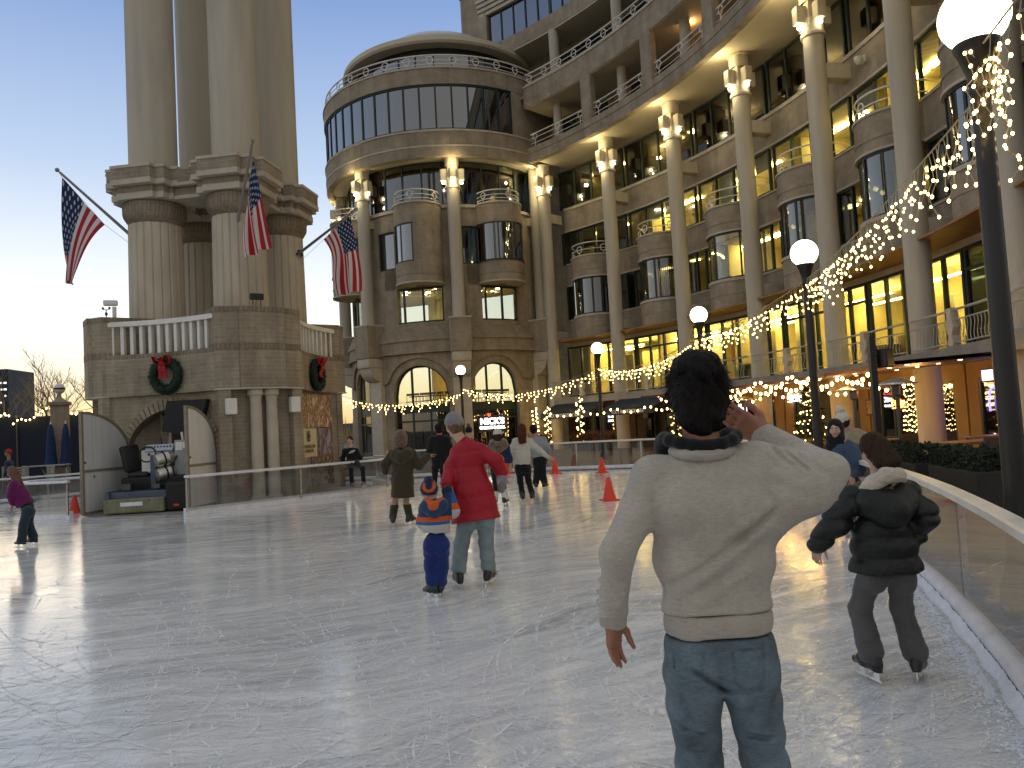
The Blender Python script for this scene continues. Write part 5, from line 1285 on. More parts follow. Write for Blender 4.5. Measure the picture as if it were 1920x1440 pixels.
# ------------------------------------------------------------------ wreaths
M['fir'] = pbr('fir_needles', (.012, .032, .018), .75, var=.4); M['bow'] = pbr('red_velvet_bow', (.42, .012, .018), .6, var=.1, scale=10)
def wreath(k, u, z, label, R_=.36):
    x, y, nx, ny = wallcurve(k, 3.02, 1.06, .22, 0)[0](u); n = Vector((nx, ny, 0)); t = Vector((-ny, nx, 0)); up = Vector((0, 0, 1)); c = Vector((x, y, z))+n*.10
    e = empty('wreath', c, 0, label, 'wreath', 'wreaths on the tower base'); q = random.Random(k+3); b = MB()
    for i in range(1500):
        a = q.random()*2*PI; ph = q.random()*2*PI; rr_ = .105*(.7+.3*q.random()); rad_ = t*math.cos(a)+up*math.sin(a)
        s = c+rad_*(R_+rr_*math.cos(ph))+n*(rr_*math.sin(ph)*.8); d = (rad_*math.cos(ph)+n*math.sin(ph)+(up*math.cos(a)-t*math.sin(a))*.8+Vector((q.gauss(0, .3), q.gauss(0, .3), q.gauss(0, .3)))).normalized(); w_ = d.cross(n).normalized()*.012; L = .05+.05*q.random()
        b.add([s-w_, s+w_, s+d*L], [(0, 1, 2)])
    b.tube([c+(t*math.cos(a)+up*math.sin(a))*R_ for a in np.linspace(0, 2*PI, 33)[:-1]], .095, 10, True)
    b.build('foliage', M['fir'], e)
    bo = MB(); kc = c+up*(R_-.05)+n*.13
    bo.sphere(kc, .065, 12)
    for s in (-1, 1):
        lp = [kc+t*(s*.24*math.sin(x))+up*(.10*math.sin(2*x)*1.0+.10*math.sin(x))+n*(.06*math.sin(2*x)) for x in np.linspace(.05, PI-.05, 14)]
        for p0, p1 in zip(lp, lp[1:]):
            bo.add([p0-n*.05, p1-n*.05, p1+n*.07, p0+n*.07], [(0, 1, 2, 3)])
        tl = [kc+t*(s*(.03+.05*x))-up*(.38*x)+n*(.03*math.sin(6*x)) for x in np.linspace(0, 1, 8)]
        for p0, p1 in zip(tl, tl[1:]): bo.add([p0-t*.055, p1-t*.06, p1+t*.06, p0+t*.055], [(0, 1, 2, 3)])
    bb = bo.build('bow', M['bow'], e, True); sm = bb.modifiers.new('s', 'SOLIDIFY'); sm.thickness = .012
wreath(0, WC[0][1]*.48, 3.31, 'fir wreath with red bow above the archway of the ice machine')
wreath(1, WC[1][1]*.47, 3.31, 'fir wreath with red bow above the photo posters')
# ------------------------------------------------------------------ white doors of the archway
P0, L0 = wallcurve(0, 3.0, 1.04, .24, .12); lj = P0(L0-.44); rj = P0(.24)
M['door_panel'] = pbr('white_door_panel', (.70, .70, .68), .5, var=.07, scale=1.2, stretch=(6, 6, .4)); M['door_frame'] = pbr('tan_door_frame', (.26, .22, .16), .6, var=.1)
def door(hinge, free, label):
    h, f = Vector(hinge), Vector(free); d = (f-h); W_ = d.length; d = d/W_; n = Vector((-d.y, d.x, 0))
    e = empty('archway_door', (h.x, h.y, 0), 0, label, 'door', 'white doors of the archway'); H = lambda s: 1.40+1.06*math.sqrt(max(0, 1-(1-s)**2))
    def poly(m): return [h.to_3d()+d.to_3d()*(W_*(m/W_+(1-2*m/W_)*s))+Vector((0, 0, z)) for s, z in [(0, .03+m), (1, .03+m)]+[(s, H(s)-m) for s in np.linspace(1, 0, 14)]]
    fr = MB(); o, i = poly(0), poly(.07)
    for k in range(len(o)):
        j = (k+1) % len(o); q = [o[k], o[j], i[j], i[k]]; fr.slab([p-n*.035 for p in q], n*.07)
    fr.slab([h.to_3d()+d.to_3d()*x+Vector((0, 0, z))-n*.034 for x, z in ((.06, 1.02), (W_-.06, 1.02), (W_-.06, 1.08), (.06, 1.08))], n*.068)
    fr.build('frame', M['door_frame'], e); MB().slab([p-n*.02 for p in poly(.06)], n*.04).build('door_panel', M['door_panel'], e)
    MB().cyl((f-d*.1).to_3d()+n*-.05+Vector((0, 0, 1.25)), (f-d*.1).to_3d()+n*.05+Vector((0, 0, 1.25)), .02, n=8).build('handle', M['dark_metal'], e)
door((lj[0], lj[1]), (-10.13, 17.96), 'open white door leaf left of the ice machine, with a shovel leaning on it')
door((rj[0], rj[1]), (-7.62, 17.85), 'open white door leaf right of the ice machine, behind the clear barrier')
# ------------------------------------------------------------------ the ice resurfacer
iz = empty('ice_resurfacer', (-8.62, 17.95, 0), .06, 'ice resurfacing machine with seat and gas bottles parked in the archway', 'ice resurfacer')
M['machine_grey'] = pbr('grey_machine_panel', (.30, .31, .31), .45, .2, var=.08); M['machine_blue'] = pbr('blue_grey_machine', (.07, .09, .13), .5, var=.15); M['bumper'] = pbr('faded_yellow_bumper', (.20, .20, .12), .6, var=.2, scale=5, bump=.1)
M['rubber'] = pbr('black_rubber', (.014, .014, .014), .6, var=.2); M['alu'] = pbr('dull_aluminium', (.60, .58, .50), .32, .85, var=.12, scale=5); M['vinyl'] = pbr('black_vinyl', (.02, .022, .024), .45, var=.15)
lb = lambda b, n, mt, sm=False: b.build(n, M[mt], iz, sm, local=True)
lb(MB().bbox((-.30, .10, .20), (1.38, .22, .34), 0, .04), 'bumper', 'bumper'); lb(MB().bbox((-.28, .34, .42), (1.42, .5, .20), 0, .03).bbox((-.9, .45, .3), (.10, .9, .5), 0, .03), 'conditioner', 'machine_blue')
lb(MB().bbox((.66, .45, .36), (.52, .8, .66), 0, .05).bbox((.0, 1.6, .45), (1.7, 2.0, .75), 0, .05), 'chassis', 'rubber')
for x in (-.72, .72):
    for y in (.95, 2.3): lb(MB().cyl((x-.12, y, .32), (x+.12, y, .32), .32, n=24).cyl((x-.13, y, .32), (x+.13, y, .32), .16, n=16), 'wheel', 'rubber', True)
st = lb(MB().bbox((-.52, 1.0, .88), (.48, .46, .14), 0, .05).bbox((-.44, 1.0, .70), (.34, .3, .3), 0, .03), 'seat', 'vinyl')
b_ = MB().bbox((0, 0, 0), (.14, .50, .66), 0, .06); mt = Matrix.Translation((-.72, .95, 1.28)) @ Matrix.Rotation(-.22, 4, 'Y') @ Matrix.Rotation(-.5, 4, 'Z'); b_.v = [tuple(mt @ Vector(p)) for p in b_.v]; lb(b_, 'backrest', 'vinyl', True)
lb(MB().bbox((-.06, .62, .86), (.13, .12, .96), 0, .02), 'lift_post', 'machine_blue')
b_ = MB().bbox((0, 0, 0), (.66, .05, .20), 0, .015); mt = Matrix.Translation((.0, .85, 1.50)) @ Matrix.Rotation(-.7, 4, 'X'); b_.v = [tuple(mt @ Vector(p)) for p in b_.v]
cp = b_.build('control_panel', pbr('pale_blue_panel', (.45, .52, .62), .4, var=.05), iz, local=True)
b_ = MB()
for i in range(8): b_.cyl((-.26+i*.075, -.028, .01), (-.26+i*.075, -.045, .01), .02, n=8)
b_.v = [tuple(mt @ Vector(p)) for p in b_.v]; b_.build('control_knobs', M['rubber'], cp, local=True)
lb(MB().bbox((-.22, 1.05, 1.18), (.46, .4, .55), 0, .03), 'console', 'white_paint'); lb(MB().tube([(-.25+.19*math.cos(t), .74+.05*math.sin(t), 1.36+.18*math.sin(t)) for t in np.linspace(0, 2*PI, 25)[:-1]], .018, 8, True).tube([(-.25, .8, 1.36), (-.25, 1.0, 1.3)], .025), 'steering_wheel', 'rubber', True)
for z in (1.24, .90):
    x = .22 if z > 1 else .26
    g_ = lb(MB().lathe([(0, -.32), (.10, -.31), (.155, -.25), (.175, -.18), (.175, .0), (.181, .01), (.181, .03), (.175, .04), (.175, .25), (.14, .33), (0, .35)], (0, 0, 0), 24), 'gas_bottle', 'alu', True); g_.location = (x, .78, z); g_.rotation_euler = (PI/2+.15, 0, -.75)
    c_ = MB().lathe([(.15, -.32), (.16, -.42), (.135, -.42), (.13, -.32)], (0, 0, 0), 20).cyl((0, 0, -.31), (0, 0, -.38), .035, n=10).build('collar', M['alu'], g_, True, local=True)
lb(MB().bbox((.66, 1.05, 1.24), (.56, .62, .86), 0, .03), 'engine_cover', 'machine_grey')
b_ = MB()
for i in range(7): b_.box((.74+.02*i, .735, 1.25), (.010, .01, .55))
lb(b_, 'vent', 'rubber'); lb(MB().box((.50, .736, 1.52), (.16, .006, .2)).box((.63, .735, 1.54), (.08, .006, .16)), 'warning_plate', 'white_paint')
b_ = MB().prism([(0, 0), (1.10, 0), (1.10, 1.35), (0, 1.35)], 0, 1)
b_.v = [(.02+(p[0] if p[2] > .5 else p[0]*.86+.0)*.88+(.14 if p[2] > .5 else 0), .95+p[1], 1.72+(.92 if p[2] > .5 else (.18 if p[0] < .1 else 0))) for p in b_.v]
lb(b_, 'snow_tank', 'rubber'); lb(MB().cyl((.52, .95, 1.66), (.50, .95, 1.86), .03, n=8).cyl((.70, .95, 1.66), (.70, .95, 1.76), .045, n=8), 'filler_pipe', 'white_paint')
lb(MB().box((.66, .04, .16), (.12, .02, .05)), 'marker_light', 'cone')
for pth_ in ([(-.1, .5, .5), (.15, .42, .62), (.3, .5, .5), (.45, .6, .72)], [(.05, .8, 1.1), (.0, .6, 1.0), (.12, .55, .8), (.3, .7, .72)], [(.45, .75, 1.3), (.40, .6, 1.05), (.44, .62, .8), (.5, .8, .7)], [(-.6, .5, .55), (-.4, .42, .72), (-.2, .5, .55)]):
    lb(MB().tube(catmull(pth_, 6), .016, 6), 'hose', 'rubber', True)
for x_ in (.08, .34): lb(MB().lathe([(.183, -.02), (.186, -.02), (.186, .02), (.183, .02)], (0, 0, 0), 20), 'strap', 'rubber', True).matrix_local = Matrix.Translation((.22 if x_ < .2 else .26, .78, 1.24 if x_ < .2 else .90)) @ Matrix.Rotation(-.75, 4, 'Z') @ Matrix.Rotation(PI/2+.15, 4, 'X') @ Matrix.Translation((0, 0, .14))
lb(MB().bbox((-.55, .30, .62), (.22, .2, .16), 0, .02).bbox((.12, .34, .60), (.18, .16, .12), 0, .02), 'hydraulic_block', 'dark_metal'); lb(MB().cyl((-.8, .16, .36), (.3, .16, .36), .03, n=10), 'spray_bar', 'steel'); lb(MB().box((-.34, .07-.085, .24), (.5, .004, .09)), 'faded_decal', 'white_dirty')
for k_ in range(6): lb(MB().cyl((-.9+k_*.24, -.018, .32), (-.9+k_*.24, -.004, .32), .014, n=8), 'bolt', 'dark_metal')
sh = atz(186, 962, 0); tp = atY(174, 892, 18.35)
s_ = empty('snow_shovel', (sh.x, sh.y, 0), 0, 'dark snow shovel leaning against the left white door leaf', 'shovel'); d = (tp-sh).normalized()
MB().tube([sh+d*.22, tp-d*.10], .017, 8).tube([tp-d*.10, tp+Vector((-.055, 0, .0)), tp+Vector((.055, 0, .0)), tp-d*.10], .014, 6).build('handle', pbr('dark_wood_handle', (.10, .075, .05), .5), s_)
MB().slab([sh+Vector((-.12, 0, .03)), sh+Vector((.12, 0, .03)), sh+Vector((.10, .05, .28)), sh+Vector((-.13, .05, .28))], (0, .02, 0)).build('blade', M['rubber'], s_)
# ------------------------------------------------------------------ posters
Pp, Lp = wallcurve(1, 3.0, 1.04, .24, .14)
def patch(u0, u1, z0, z1, off=.0, T_=.02):
    return MB().wall(lambda u: Pp_off(u0+u, off), T_, u1-u0, z0, z1, [], .2, .25)
def Pp_off(u, o):
    x, y, nx, ny = Pp(u); return (x+nx*o, y+ny*o, nx, ny)
def photomat(name, stops, scale, det=8.0, stretch=(1, 1, 1), dist=.8):
    m, nt, p, o = newmat(name); tc = nt.nodes.new('ShaderNodeTexCoord'); mp = nt.nodes.new('ShaderNodeMapping'); mp.inputs['Scale'].default_value = stretch; lk(nt, tc.outputs['UV'], mp.inputs[0])
    n = nd(nt, 'ShaderNodeTexNoise', Scale=scale, Detail=det, Roughness=.65, Distortion=dist); lk(nt, mp.outputs[0], n.inputs['Vector']); lk(nt, ramp(nt, n.outputs[0], stops), p.inputs['Base Color']); p.inputs['Roughness'].default_value = .35; return m
e = empty('poster_board', (*Pp(Lp*.6)[:2], .1), 0, 'tall board of photo posters around a cream WASHINGTON HARBOUR sign', 'poster board'); U1, U0 = Lp-.66, .12
um = U1-(U1-U0)*.30; ul = U1-(U1-U0)*.42
ph = [('sepia', U1, U1-(U1-U0)*.34, 1.82, 2.78, [(.3, (.05, .025, .012)), (.5, (.22, .12, .06)), (.62, (.55, .42, .30)), (.75, (.75, .68, .6))], 7, (1, 1.6, 1)), ('skaters', U1-(U1-U0)*.36, U0, 1.82, 2.78, [(.32, (.03, .02, .02)), (.46, (.16, .10, .075)), (.52, (.34, .13, .08)), (.58, (.60, .57, .55)), (.8, (.75, .74, .74))], 5, (2.4, .8, 1)),
      ('dusk', U1-(U1-U0)*.62, U0, 1.02, 1.80, [(.3, (.03, .025, .03)), (.48, (.12, .10, .14)), (.55, (.26, .24, .36)), (.8, (.42, .38, .46))], 3, (2.2, .7, 1)), ('dusk_edge', U1, U1-(U1-U0)*.05, 1.02, 1.80, [(.3, (.03, .025, .02)), (.6, (.3, .2, .15)), (.8, (.4, .35, .4))], 5, (1, 1, 1)),
      ('house', U1, U1-(U1-U0)*.40, .12, 1.0, [(.35, (.10, .085, .07)), (.5, (.25, .24, .22)), (.7, (.42, .42, .40))], 3, (1.2, .8, 1)), ('crowd', U1-(U1-U0)*.42, U0, .12, 1.0, [(.35, (.02, .015, .012)), (.5, (.10, .06, .04)), (.6, (.42, .36, .32)), (.8, (.6, .58, .55))], 8, (2.6, .9, 1))]
for nm, ua, ub, z0, z1, st_, sc_, str_ in ph: patch(ub, ua, z0, z1).build('photo_print', photomat(nm+'_print', st_, sc_, stretch=str_), e, True)
sgn = patch(U1-(U1-U0)*.60, U1-(U1-U0)*.06, 1.0, 1.80, .012).build('logo_sign', pbr('cream_sign', (.62, .56, .42), .5, var=.03), e, True)
us = U1-(U1-U0)*.33; x, y, nx, ny = Pp(us); n = Vector((nx, ny, 0)); xx = Vector((-ny, nx, 0)); m = Matrix.Translation(Vector((x, y, 0))+n*.045) @ Matrix(((xx.x, 0, n.x, 0), (xx.y, 0, n.y, 0), (0, 1, 0, 0), (0, 0, 0, 1)))
M['ink'] = pbr('brown_ink', (.06, .045, .03), .6, var=0)
tb = MB().text('WASHINGTON', m @ Matrix.Translation((0, 1.29, 0)), .145, .004, spacing=1.0).text('HARBOUR', m @ Matrix.Translation((0, 1.165, 0)), .145, .004, spacing=1.05)
tb.build('lettering', M['ink'], sgn)
MB().add([m @ Vector((.115*math.cos(t), 1.58+.155*math.sin(t), .002)) for t in np.linspace(0, 2*PI, 33)[:-1]], [list(range(32))]).build('emblem', M['ink'], sgn)
MB().text('W', m @ Matrix.Translation((0, 1.645, .006)), .11, .002).text('H', m @ Matrix.Translation((0, 1.515, .006)), .11, .002).build('emblem_letters', pbr('cream_ink', (.6, .54, .4), .5, var=0), sgn)
MB().box((0, 0, 0), (.2, .004, .001)).build('emblem_bar', pbr('cream_ink_bar', (.6, .54, .4), .5, var=0), sgn, local=True).matrix_local = wm(sgn).inverted() @ m @ Matrix.Translation((0, 1.58, .006)) @ Matrix.Rotation(PI/2, 4, 'X')
# ------------------------------------------------------------------ far left: fence, furniture, trees, distant block
M['navy_fence'] = pbr('navy_fence_cloth', (.010, .017, .034), .85, var=.15, scale=1.5, stretch=(4, 4, .3))
fz = empty('fabric_fence', (-27, 42.5, 0), 0, 'dark blue fabric fence behind the cafe tables at the far left', 'fence')
for i in range(12):
    x0 = -43+i*2.6; MB().box((x0+1.3, 42.5+.05*math.sin(i*2.0), 1.75), (2.54, .05, 3.45), .02*math.sin(i*3)).build('fabric_panel', M['navy_fence'], fz)
    MB().cyl((x0, 42.42, 0), (x0, 42.42, 3.6), .05, n=8).build('post', M['dark_metal'], fz)
pts = [(-37.5+i*3.0, 42.2, 3.95) for i in range(9)]
e = empty('festoon_light_string', pts[0], 0, 'pale fairy bulbs along the top of the dark blue fence', 'festoon lights'); bp_ = []; w = MB()
for a, b in zip(pts, pts[1:]):
    a, b = Vector(a), Vector(b); w.tube([a.lerp(b, i/8)-Vector((0, 0, .3*4*(i/8)*(1-i/8))) for i in range(9)], .015, 4)
    for i in range(13):
        t = (i+.5)/13; bp_.append(a.lerp(b, t)-Vector((0, 0, .3*4*t*(1-t)+rs.uniform(.0, .55))))
w.build('wire', M['wire_dark'], e); bulbs(e, bp_, .045, 'bulb_warm')
M['umbrella_blue'] = pbr('navy_umbrella_cloth', (.012, .03, .11), .8, var=.15)
for (px, Y), l in zip(((124, 38.2), (96, 38.0)), ('closed navy parasol right of the lamp pillar', 'closed navy parasol left of the lamp pillar')):
    p = atY(px, 850, Y); e = empty('closed_parasol', (p.x, p.y, 0), 0, l, 'parasol', 'closed parasols'); MB().lathe([(.06, 2.85), (.13, 2.6), (.21, 1.9), (.23, 1.3), (.30, .75), (.2, .72)], (0, 0, 0), 14).build('canopy', M['umbrella_blue'], e, True, local=True); MB().lathe([(.3, 0), (.3, .06), (.03, .08), (.03, 2.9), (0, 3.05)], (0, 0, 0), 12).build('pole', M['steel'], e, True, local=True)
M['pale_furn'] = pbr('pale_grey_furniture', (.32, .31, .28), .6, var=.1)
def pxs(px, Y): p = atY(px, 850, Y); return p.x, Y
cht = empty('cafe_chair', (*pxs(38, 29), 0), .4, 'pale slatted cafe chair behind the girl in the purple jacket', 'chair', 'pale cafe chairs')
MB().bbox((0, 0, .45), (.46, .46, .05), 0, .01).build('seat', M['pale_furn'], cht, local=True); b = MB()
for i in range(5): b.box((0, .21, .58+.1*i), (.46, .03, .07))
b.build('backrest', M['pale_furn'], cht, local=True)
for x in (-.2, .2):
    for y in (-.2, .21): MB().box((x, y, .22 if y < 0 else .5), (.05, .05, .44 if y < 0 else 1.0)).build('leg', M['pale_furn'], cht, local=True)
for (px, Y, rz), l in zip(((56, 31, 2.4), (84, 28.5, -.5), (20, 32, 1.2), (138, 31, 2.0)), ('pale cafe chair turned away, left of the small table', 'pale low cafe chair above the hairpin barrier', 'pale cafe chair at the left edge before the fence', 'pale cafe chair partly hidden by the white door')): dup(cht, (*pxs(px, Y), 0), rz, l)
tb_ = empty('cafe_table', (*pxs(88, 30.5), 0), .2, 'pale cafe table with crossed legs before the lamp pillar', 'table'); MB().bbox((0, 0, .98), (1.5, .7, .05), 0, .01).build('table_top', M['pale_furn'], tb_, local=True)
for s in (-1, 1): MB().cyl((-.3*s, -.2, 0), (.3*s, .2, .96), .03, n=6).build('leg', M['pale_furn'], tb_, local=True)
# bare winter trees beyond
M['bark'] = pbr('pale_winter_twigs', (.34, .24, .11), .8, var=.2)
def bare_tree(c, H, seed, label):
    q = random.Random(seed); e = empty('bare_tree', c, 0, label, 'tree', 'bare winter trees against the sunset'); tr = MB(); br = MB()
    def grow(p, d, L, r, lv, mb):
        ch = [p]; k = 4
        for i in range(k): d = (d+Vector((q.gauss(0, .10), q.gauss(0, .10), .07))).normalized(); p = p+d*(L/k); ch.append(p)
        mb.tube(ch, [r*(1-.45*i/k) for i in range(k+1)], 5 if lv < 2 else 3)
        if lv < 5:
            for j in range(3 if lv < 4 else 2):
                b0 = ch[2+q.randrange(3)]; ax = Vector((q.gauss(0, 1), q.gauss(0, 1), q.gauss(0, .4))).normalized(); grow(b0, (d+ax*.62).normalized(), L*(.58+.22*q.random()), max(.018, r*.52), lv+1, br)
    grow(Vector(c), Vector((0, 0, 1)), H*.34, H*.018, 0, tr); tr.build('trunk', M['bark'], e, True); br.build('crown', M['bark'], e)
    return e
t1 = bare_tree(Vector((-62, 100, -.5)), 17, 2, 'bare golden winter tree on the skyline, just right of the distant office block'); t2 = bare_tree(Vector((-56.5, 96, -.5)), 16, 5, 'bare golden winter tree on the skyline behind the lamp pillar')
tl = ['bare golden winter tree low on the skyline, second right of the office block', 'bare golden winter tree seen through the archway of the tower base', 'bare golden winter tree whose twigs fill the gap beside the tower corner', 'bare golden winter tree mostly hidden by the tower base', 'bare golden winter tree at the right side of the archway view', 'bare golden winter tree behind the festooned fence top', 'bare golden winter tree half hidden by the distant block', 'bare golden winter tree farthest from the distant block']
for i, (x, y, s, rz) in enumerate(((-66, 108, .9, 1), (-46, 98, 1.0, 2), (-53, 104, 1.1, 3), (-41, 95, 1.0, 4), (-43.5, 108, .95, 5), (-59, 112, 1.05, 2.2), (-71, 104, .95, .7), (-37, 100, 1, 1.9))): dup((t1, t2)[i % 2], (x, y, -.5), rz, tl[i], s)
hf = MB(); q = random.Random(9)
for i in range(2600):
    x = q.uniform(-120, 60); y = q.uniform(128, 150); h = 3.8*(.35+.65*q.random())*(1+.25*math.sin(x*.21)+.2*math.sin(x*.083)); s = q.uniform(.05, .16); hf.add([(x-s, y, 0), (x+s, y, 0), (x+q.gauss(0, .9), y, h*1.5)], [(0, 1, 2)])
tag(hf.build('distant_woods', M['bark']), kind='stuff')
ob = empty('distant_office_block', (-275, 400, 0), .1, 'distant dark glass office block with lit windows at the left edge', 'building')
MB().bbox((0, 0, 21.8), (37, 26, 44), .0, .4).box((-6, 0, 44.8), (9, 8, 2.2)).build('wall', pbr('dark_glass_block', (.02, .032, .06), .6, var=.1, scale=.2), ob, local=True); b = MB(); q = random.Random(4)
for r in range(11):
    for c in range(17):
        if q.random() < .55: b.box((-16.5+c*2.1, -13.05, 7+r*3.3), (1.5*(.5+.5*q.random()), .06, .9))
b.build('lit_windows', emis('distant_lit_window', (.9, .85, .75), 1.1, sample=False), ob, local=True)
tag(MB().prism([(-900, 420), (900, 420), (900, 700), (-900, 700)], -5, 7).build('far_shore', pbr('far_shore_haze', (.10, .10, .11), .9, var=.1)), kind='structure')
# ------------------------------------------------------------------ smooth-union solids for people and clothes
class SDF:
    def __init__(s): s.p = []; s.post = []
    def cap(s, a, b, r0, r1=None, k=.03, fl=None):
        s.p.append(('c', np.array(a, float), np.array(b, float), r0, r0 if r1 is None else r1, k, fl)); return s
    def chain(s, pts, rs, k=.03, fl=None):
        for a, b, r0, r1 in zip(pts, pts[1:], rs, rs[1:]): s.cap(a, b, r0, r1, k, fl)
        return s
    def ell(s, c, r, R=None, k=.02):
        s.p.append(('e', np.array(c, float), np.array(r, float), np.eye(3) if R is None else np.array(R, float), k)); return s
    def sub(s, a, b, r0, r1=None, k=.01):
        s.p.append(('s', np.array(a, float), np.array(b, float), r0, r0 if r1 is None else r1, k, None)); return s
    def cut(s, pt, n): s.post.append(('cut', np.array(pt, float), np.array(n, float)/np.linalg.norm(n))); return s
    def fn(s, f): s.post.append(('fn', f)); return s
    def mesh(s, h):
        lo, hi = np.full(3, 1e9), np.full(3, -1e9)
        for q in s.p:
            if q[0] == 's': continue
            if q[0] == 'c': r = max(q[3], q[4])+.01; a, b = np.minimum(q[1], q[2])-r, np.maximum(q[1], q[2])+r
            else: r = q[2].max()+.01; a, b = q[1]-r, q[1]+r
            lo = np.minimum(lo, a); hi = np.maximum(hi, b)
        lo -= 3*h+.015; hi += 3*h+.015
        n = np.ceil((hi-lo)/h).astype(int)+1; F = np.full(n, .12, np.float32)
        ax = [(lo[i]+h*np.arange(n[i])).astype(np.float32) for i in range(3)]
        for q in s.p:
            if q[0] == 'e': m = q[2].max()+q[4]+2*h; a, b = q[1]-m, q[1]+m
            else: m = max(q[3], q[4])+q[5]+2*h; a, b = np.minimum(q[1], q[2])-m, np.maximum(q[1], q[2])+m
            i0 = np.clip(((a-lo)/h).astype(int), 0, n-1); i1 = np.clip(((b-lo)/h).astype(int)+2, 1, n)
            if (i1 <= i0).any(): continue
            sl = tuple(slice(i0[j], i1[j]) for j in range(3))
            X, Y, Zz = ax[0][sl[0]][:, None, None], ax[1][sl[1]][None, :, None], ax[2][sl[2]][None, None, :]
            if q[0] == 'e':
                R = q[3]; dx, dy, dz = X-q[1][0], Y-q[1][1], Zz-q[1][2]
                u = [(dx*R[0, j]+dy*R[1, j]+dz*R[2, j])/q[2][j] for j in range(3)]
                k0 = np.sqrt(u[0]**2+u[1]**2+u[2]**2)+1e-6; k1 = np.sqrt((u[0]/q[2][0])**2+(u[1]/q[2][1])**2+(u[2]/q[2][2])**2)+1e-6
                d = k0*(k0-1)/k1; k = q[4]
            else:
                A, B, r0, r1, k, fl = q[1:]
                dx, dy, dz = X-A[0], Y-A[1], Zz-A[2]; ba = B-A
                if fl is not None:
                    f, g = np.array(fl[0], float), 1/fl[1]-1
                    t_ = dx*f[0]+dy*f[1]+dz*f[2]; dx, dy, dz = dx+f[0]*g*t_, dy+f[1]*g*t_, dz+f[2]*g*t_; ba = ba+f*g*ba.dot(f)
                L = max(1e-9, ba.dot(ba)); t = np.clip((dx*ba[0]+dy*ba[1]+dz*ba[2])/L, 0, 1)
                d = np.sqrt((dx-t*ba[0])**2+(dy-t*ba[1])**2+(dz-t*ba[2])**2)-(r0+(r1-r0)*t)
            G = F[sl]
            if q[0] == 's':
                d = -d; hh = np.maximum(k-np.abs(d-G), 0)/k; F[sl] = np.maximum(d, G)+hh*hh*k/4
            else:
                hh = np.maximum(k-np.abs(d-G), 0)/k; F[sl] = np.minimum(d, G)-hh*hh*k/4
        X, Y, Zz = ax[0][:, None, None], ax[1][None, :, None], ax[2][None, None, :]
        for q in s.post:
            if q[0] == 'cut': F = np.maximum(F, (X-q[1][0])*q[2][0]+(Y-q[1][1])*q[2][1]+(Zz-q[1][2])*q[2][2])
            else: F = F+q[1](X, Y, Zz).astype(np.float32)
        F[0] = F[-1] = .1; F[:, 0] = F[:, -1] = .1; F[:, :, 0] = F[:, :, -1] = .1
        return nets(F, lo, h)
def nets(F, lo, h):
    I = F < 0; nx, ny, nz = F.shape
    c = [(i, j, k) for i in (0, 1) for j in (0, 1) for k in (0, 1)]
    v = lambda a, d: a[d[0]:nx-1+d[0], d[1]:ny-1+d[1], d[2]:nz-1+d[2]]
    cnt = sum(v(I, d).astype(np.int8) for d in c); act = (cnt > 0) & (cnt < 8)
    idx = np.full(act.shape, -1, np.int64); cells = np.argwhere(act); idx[act] = np.arange(len(cells))
    acc = np.zeros((len(cells), 3)); w = np.zeros(len(cells))
    ci = tuple(cells.T)
    val = {d: v(F, d)[ci].astype(float) for d in c}
    for a in c:
        for ax in range(3):
            if a[ax]: continue
            b = list(a); b[ax] = 1; b = tuple(b); fa, fb = val[a], val[b]; m = (fa < 0) != (fb < 0)
            t = np.where(m, fa/np.where(m, fa-fb, 1), 0); p = np.array(a, float)[None, :].repeat(len(cells), 0); p[:, ax] += t
            acc[m] += p[m]; w[m] += 1
    V_ = lo+h*(cells+acc/w[:, None])
    Q = []
    for ax in range(3):
        s0 = [slice(1, -1)]*3; s0[ax] = slice(0, -1); s1 = list(s0); s1[ax] = slice(1, None)
        a = np.zeros_like(I); A_, B_ = I[tuple(s0)], I[tuple(s1)]
        e = np.argwhere(A_ != B_); o = np.ones(3, int); o[ax] = 0; e = e+o
        u, w_ = (ax+1) % 3, (ax+2) % 3
        def at(du, dw):
            q = e.copy(); q[:, u] -= du; q[:, w_] -= dw; return idx[q[:, 0], q[:, 1], q[:, 2]]
        quad = np.stack([at(0, 0), at(1, 0), at(1, 1), at(0, 1)], 1)
        fl = I[e[:, 0], e[:, 1], e[:, 2]]
        quad[~fl] = quad[~fl][:, ::-1]
        Q.append(quad)
    Q = np.concatenate(Q); return V_, Q[(Q >= 0).all(1)]
def solid(sdf, h, name, mat, parent, colfn=None, mats=None):
    V_, Q = sdf.mesh(h); me = bpy.data.meshes.new(name)
    me.vertices.add(len(V_)); me.vertices.foreach_set('co', V_.astype(np.float32).ravel())
    me.loops.add(len(Q)*4); me.loops.foreach_set('vertex_index', Q.astype(np.int32).ravel())
    me.polygons.add(len(Q)); me.polygons.foreach_set('loop_start', np.arange(0, len(Q)*4, 4, dtype=np.int32))
    me.update(); me.validate()
    for m in (mats or [mat]): me.materials.append(m)
    if mats:
        cen = V_[Q].mean(1); me.polygons.foreach_set('material_index', np.asarray(colfn(cen), np.int32)[:len(me.polygons)])
    me.shade_smooth()
    o = bpy.data.objects.new(name, me); link(o, parent); return o
def wrinkle(amp, fr, seed, zs=1.0):
    q = np.random.RandomState(seed); W_ = [(q.normal(0, 1, 3)*fr*np.array([1, 1, zs]), q.rand()*6.28, .5+q.rand()) for _ in range(5)]
    def f(X, Y, Zz):
        a = 0
        for d, p, w in W_: a = a+w*np.sin(X*d[0]+Y*d[1]+Zz*d[2]+p+1.5*np.sin(X*d[1]*.6+Zz*d[0]*.6))
        return amp*a/3
    return f
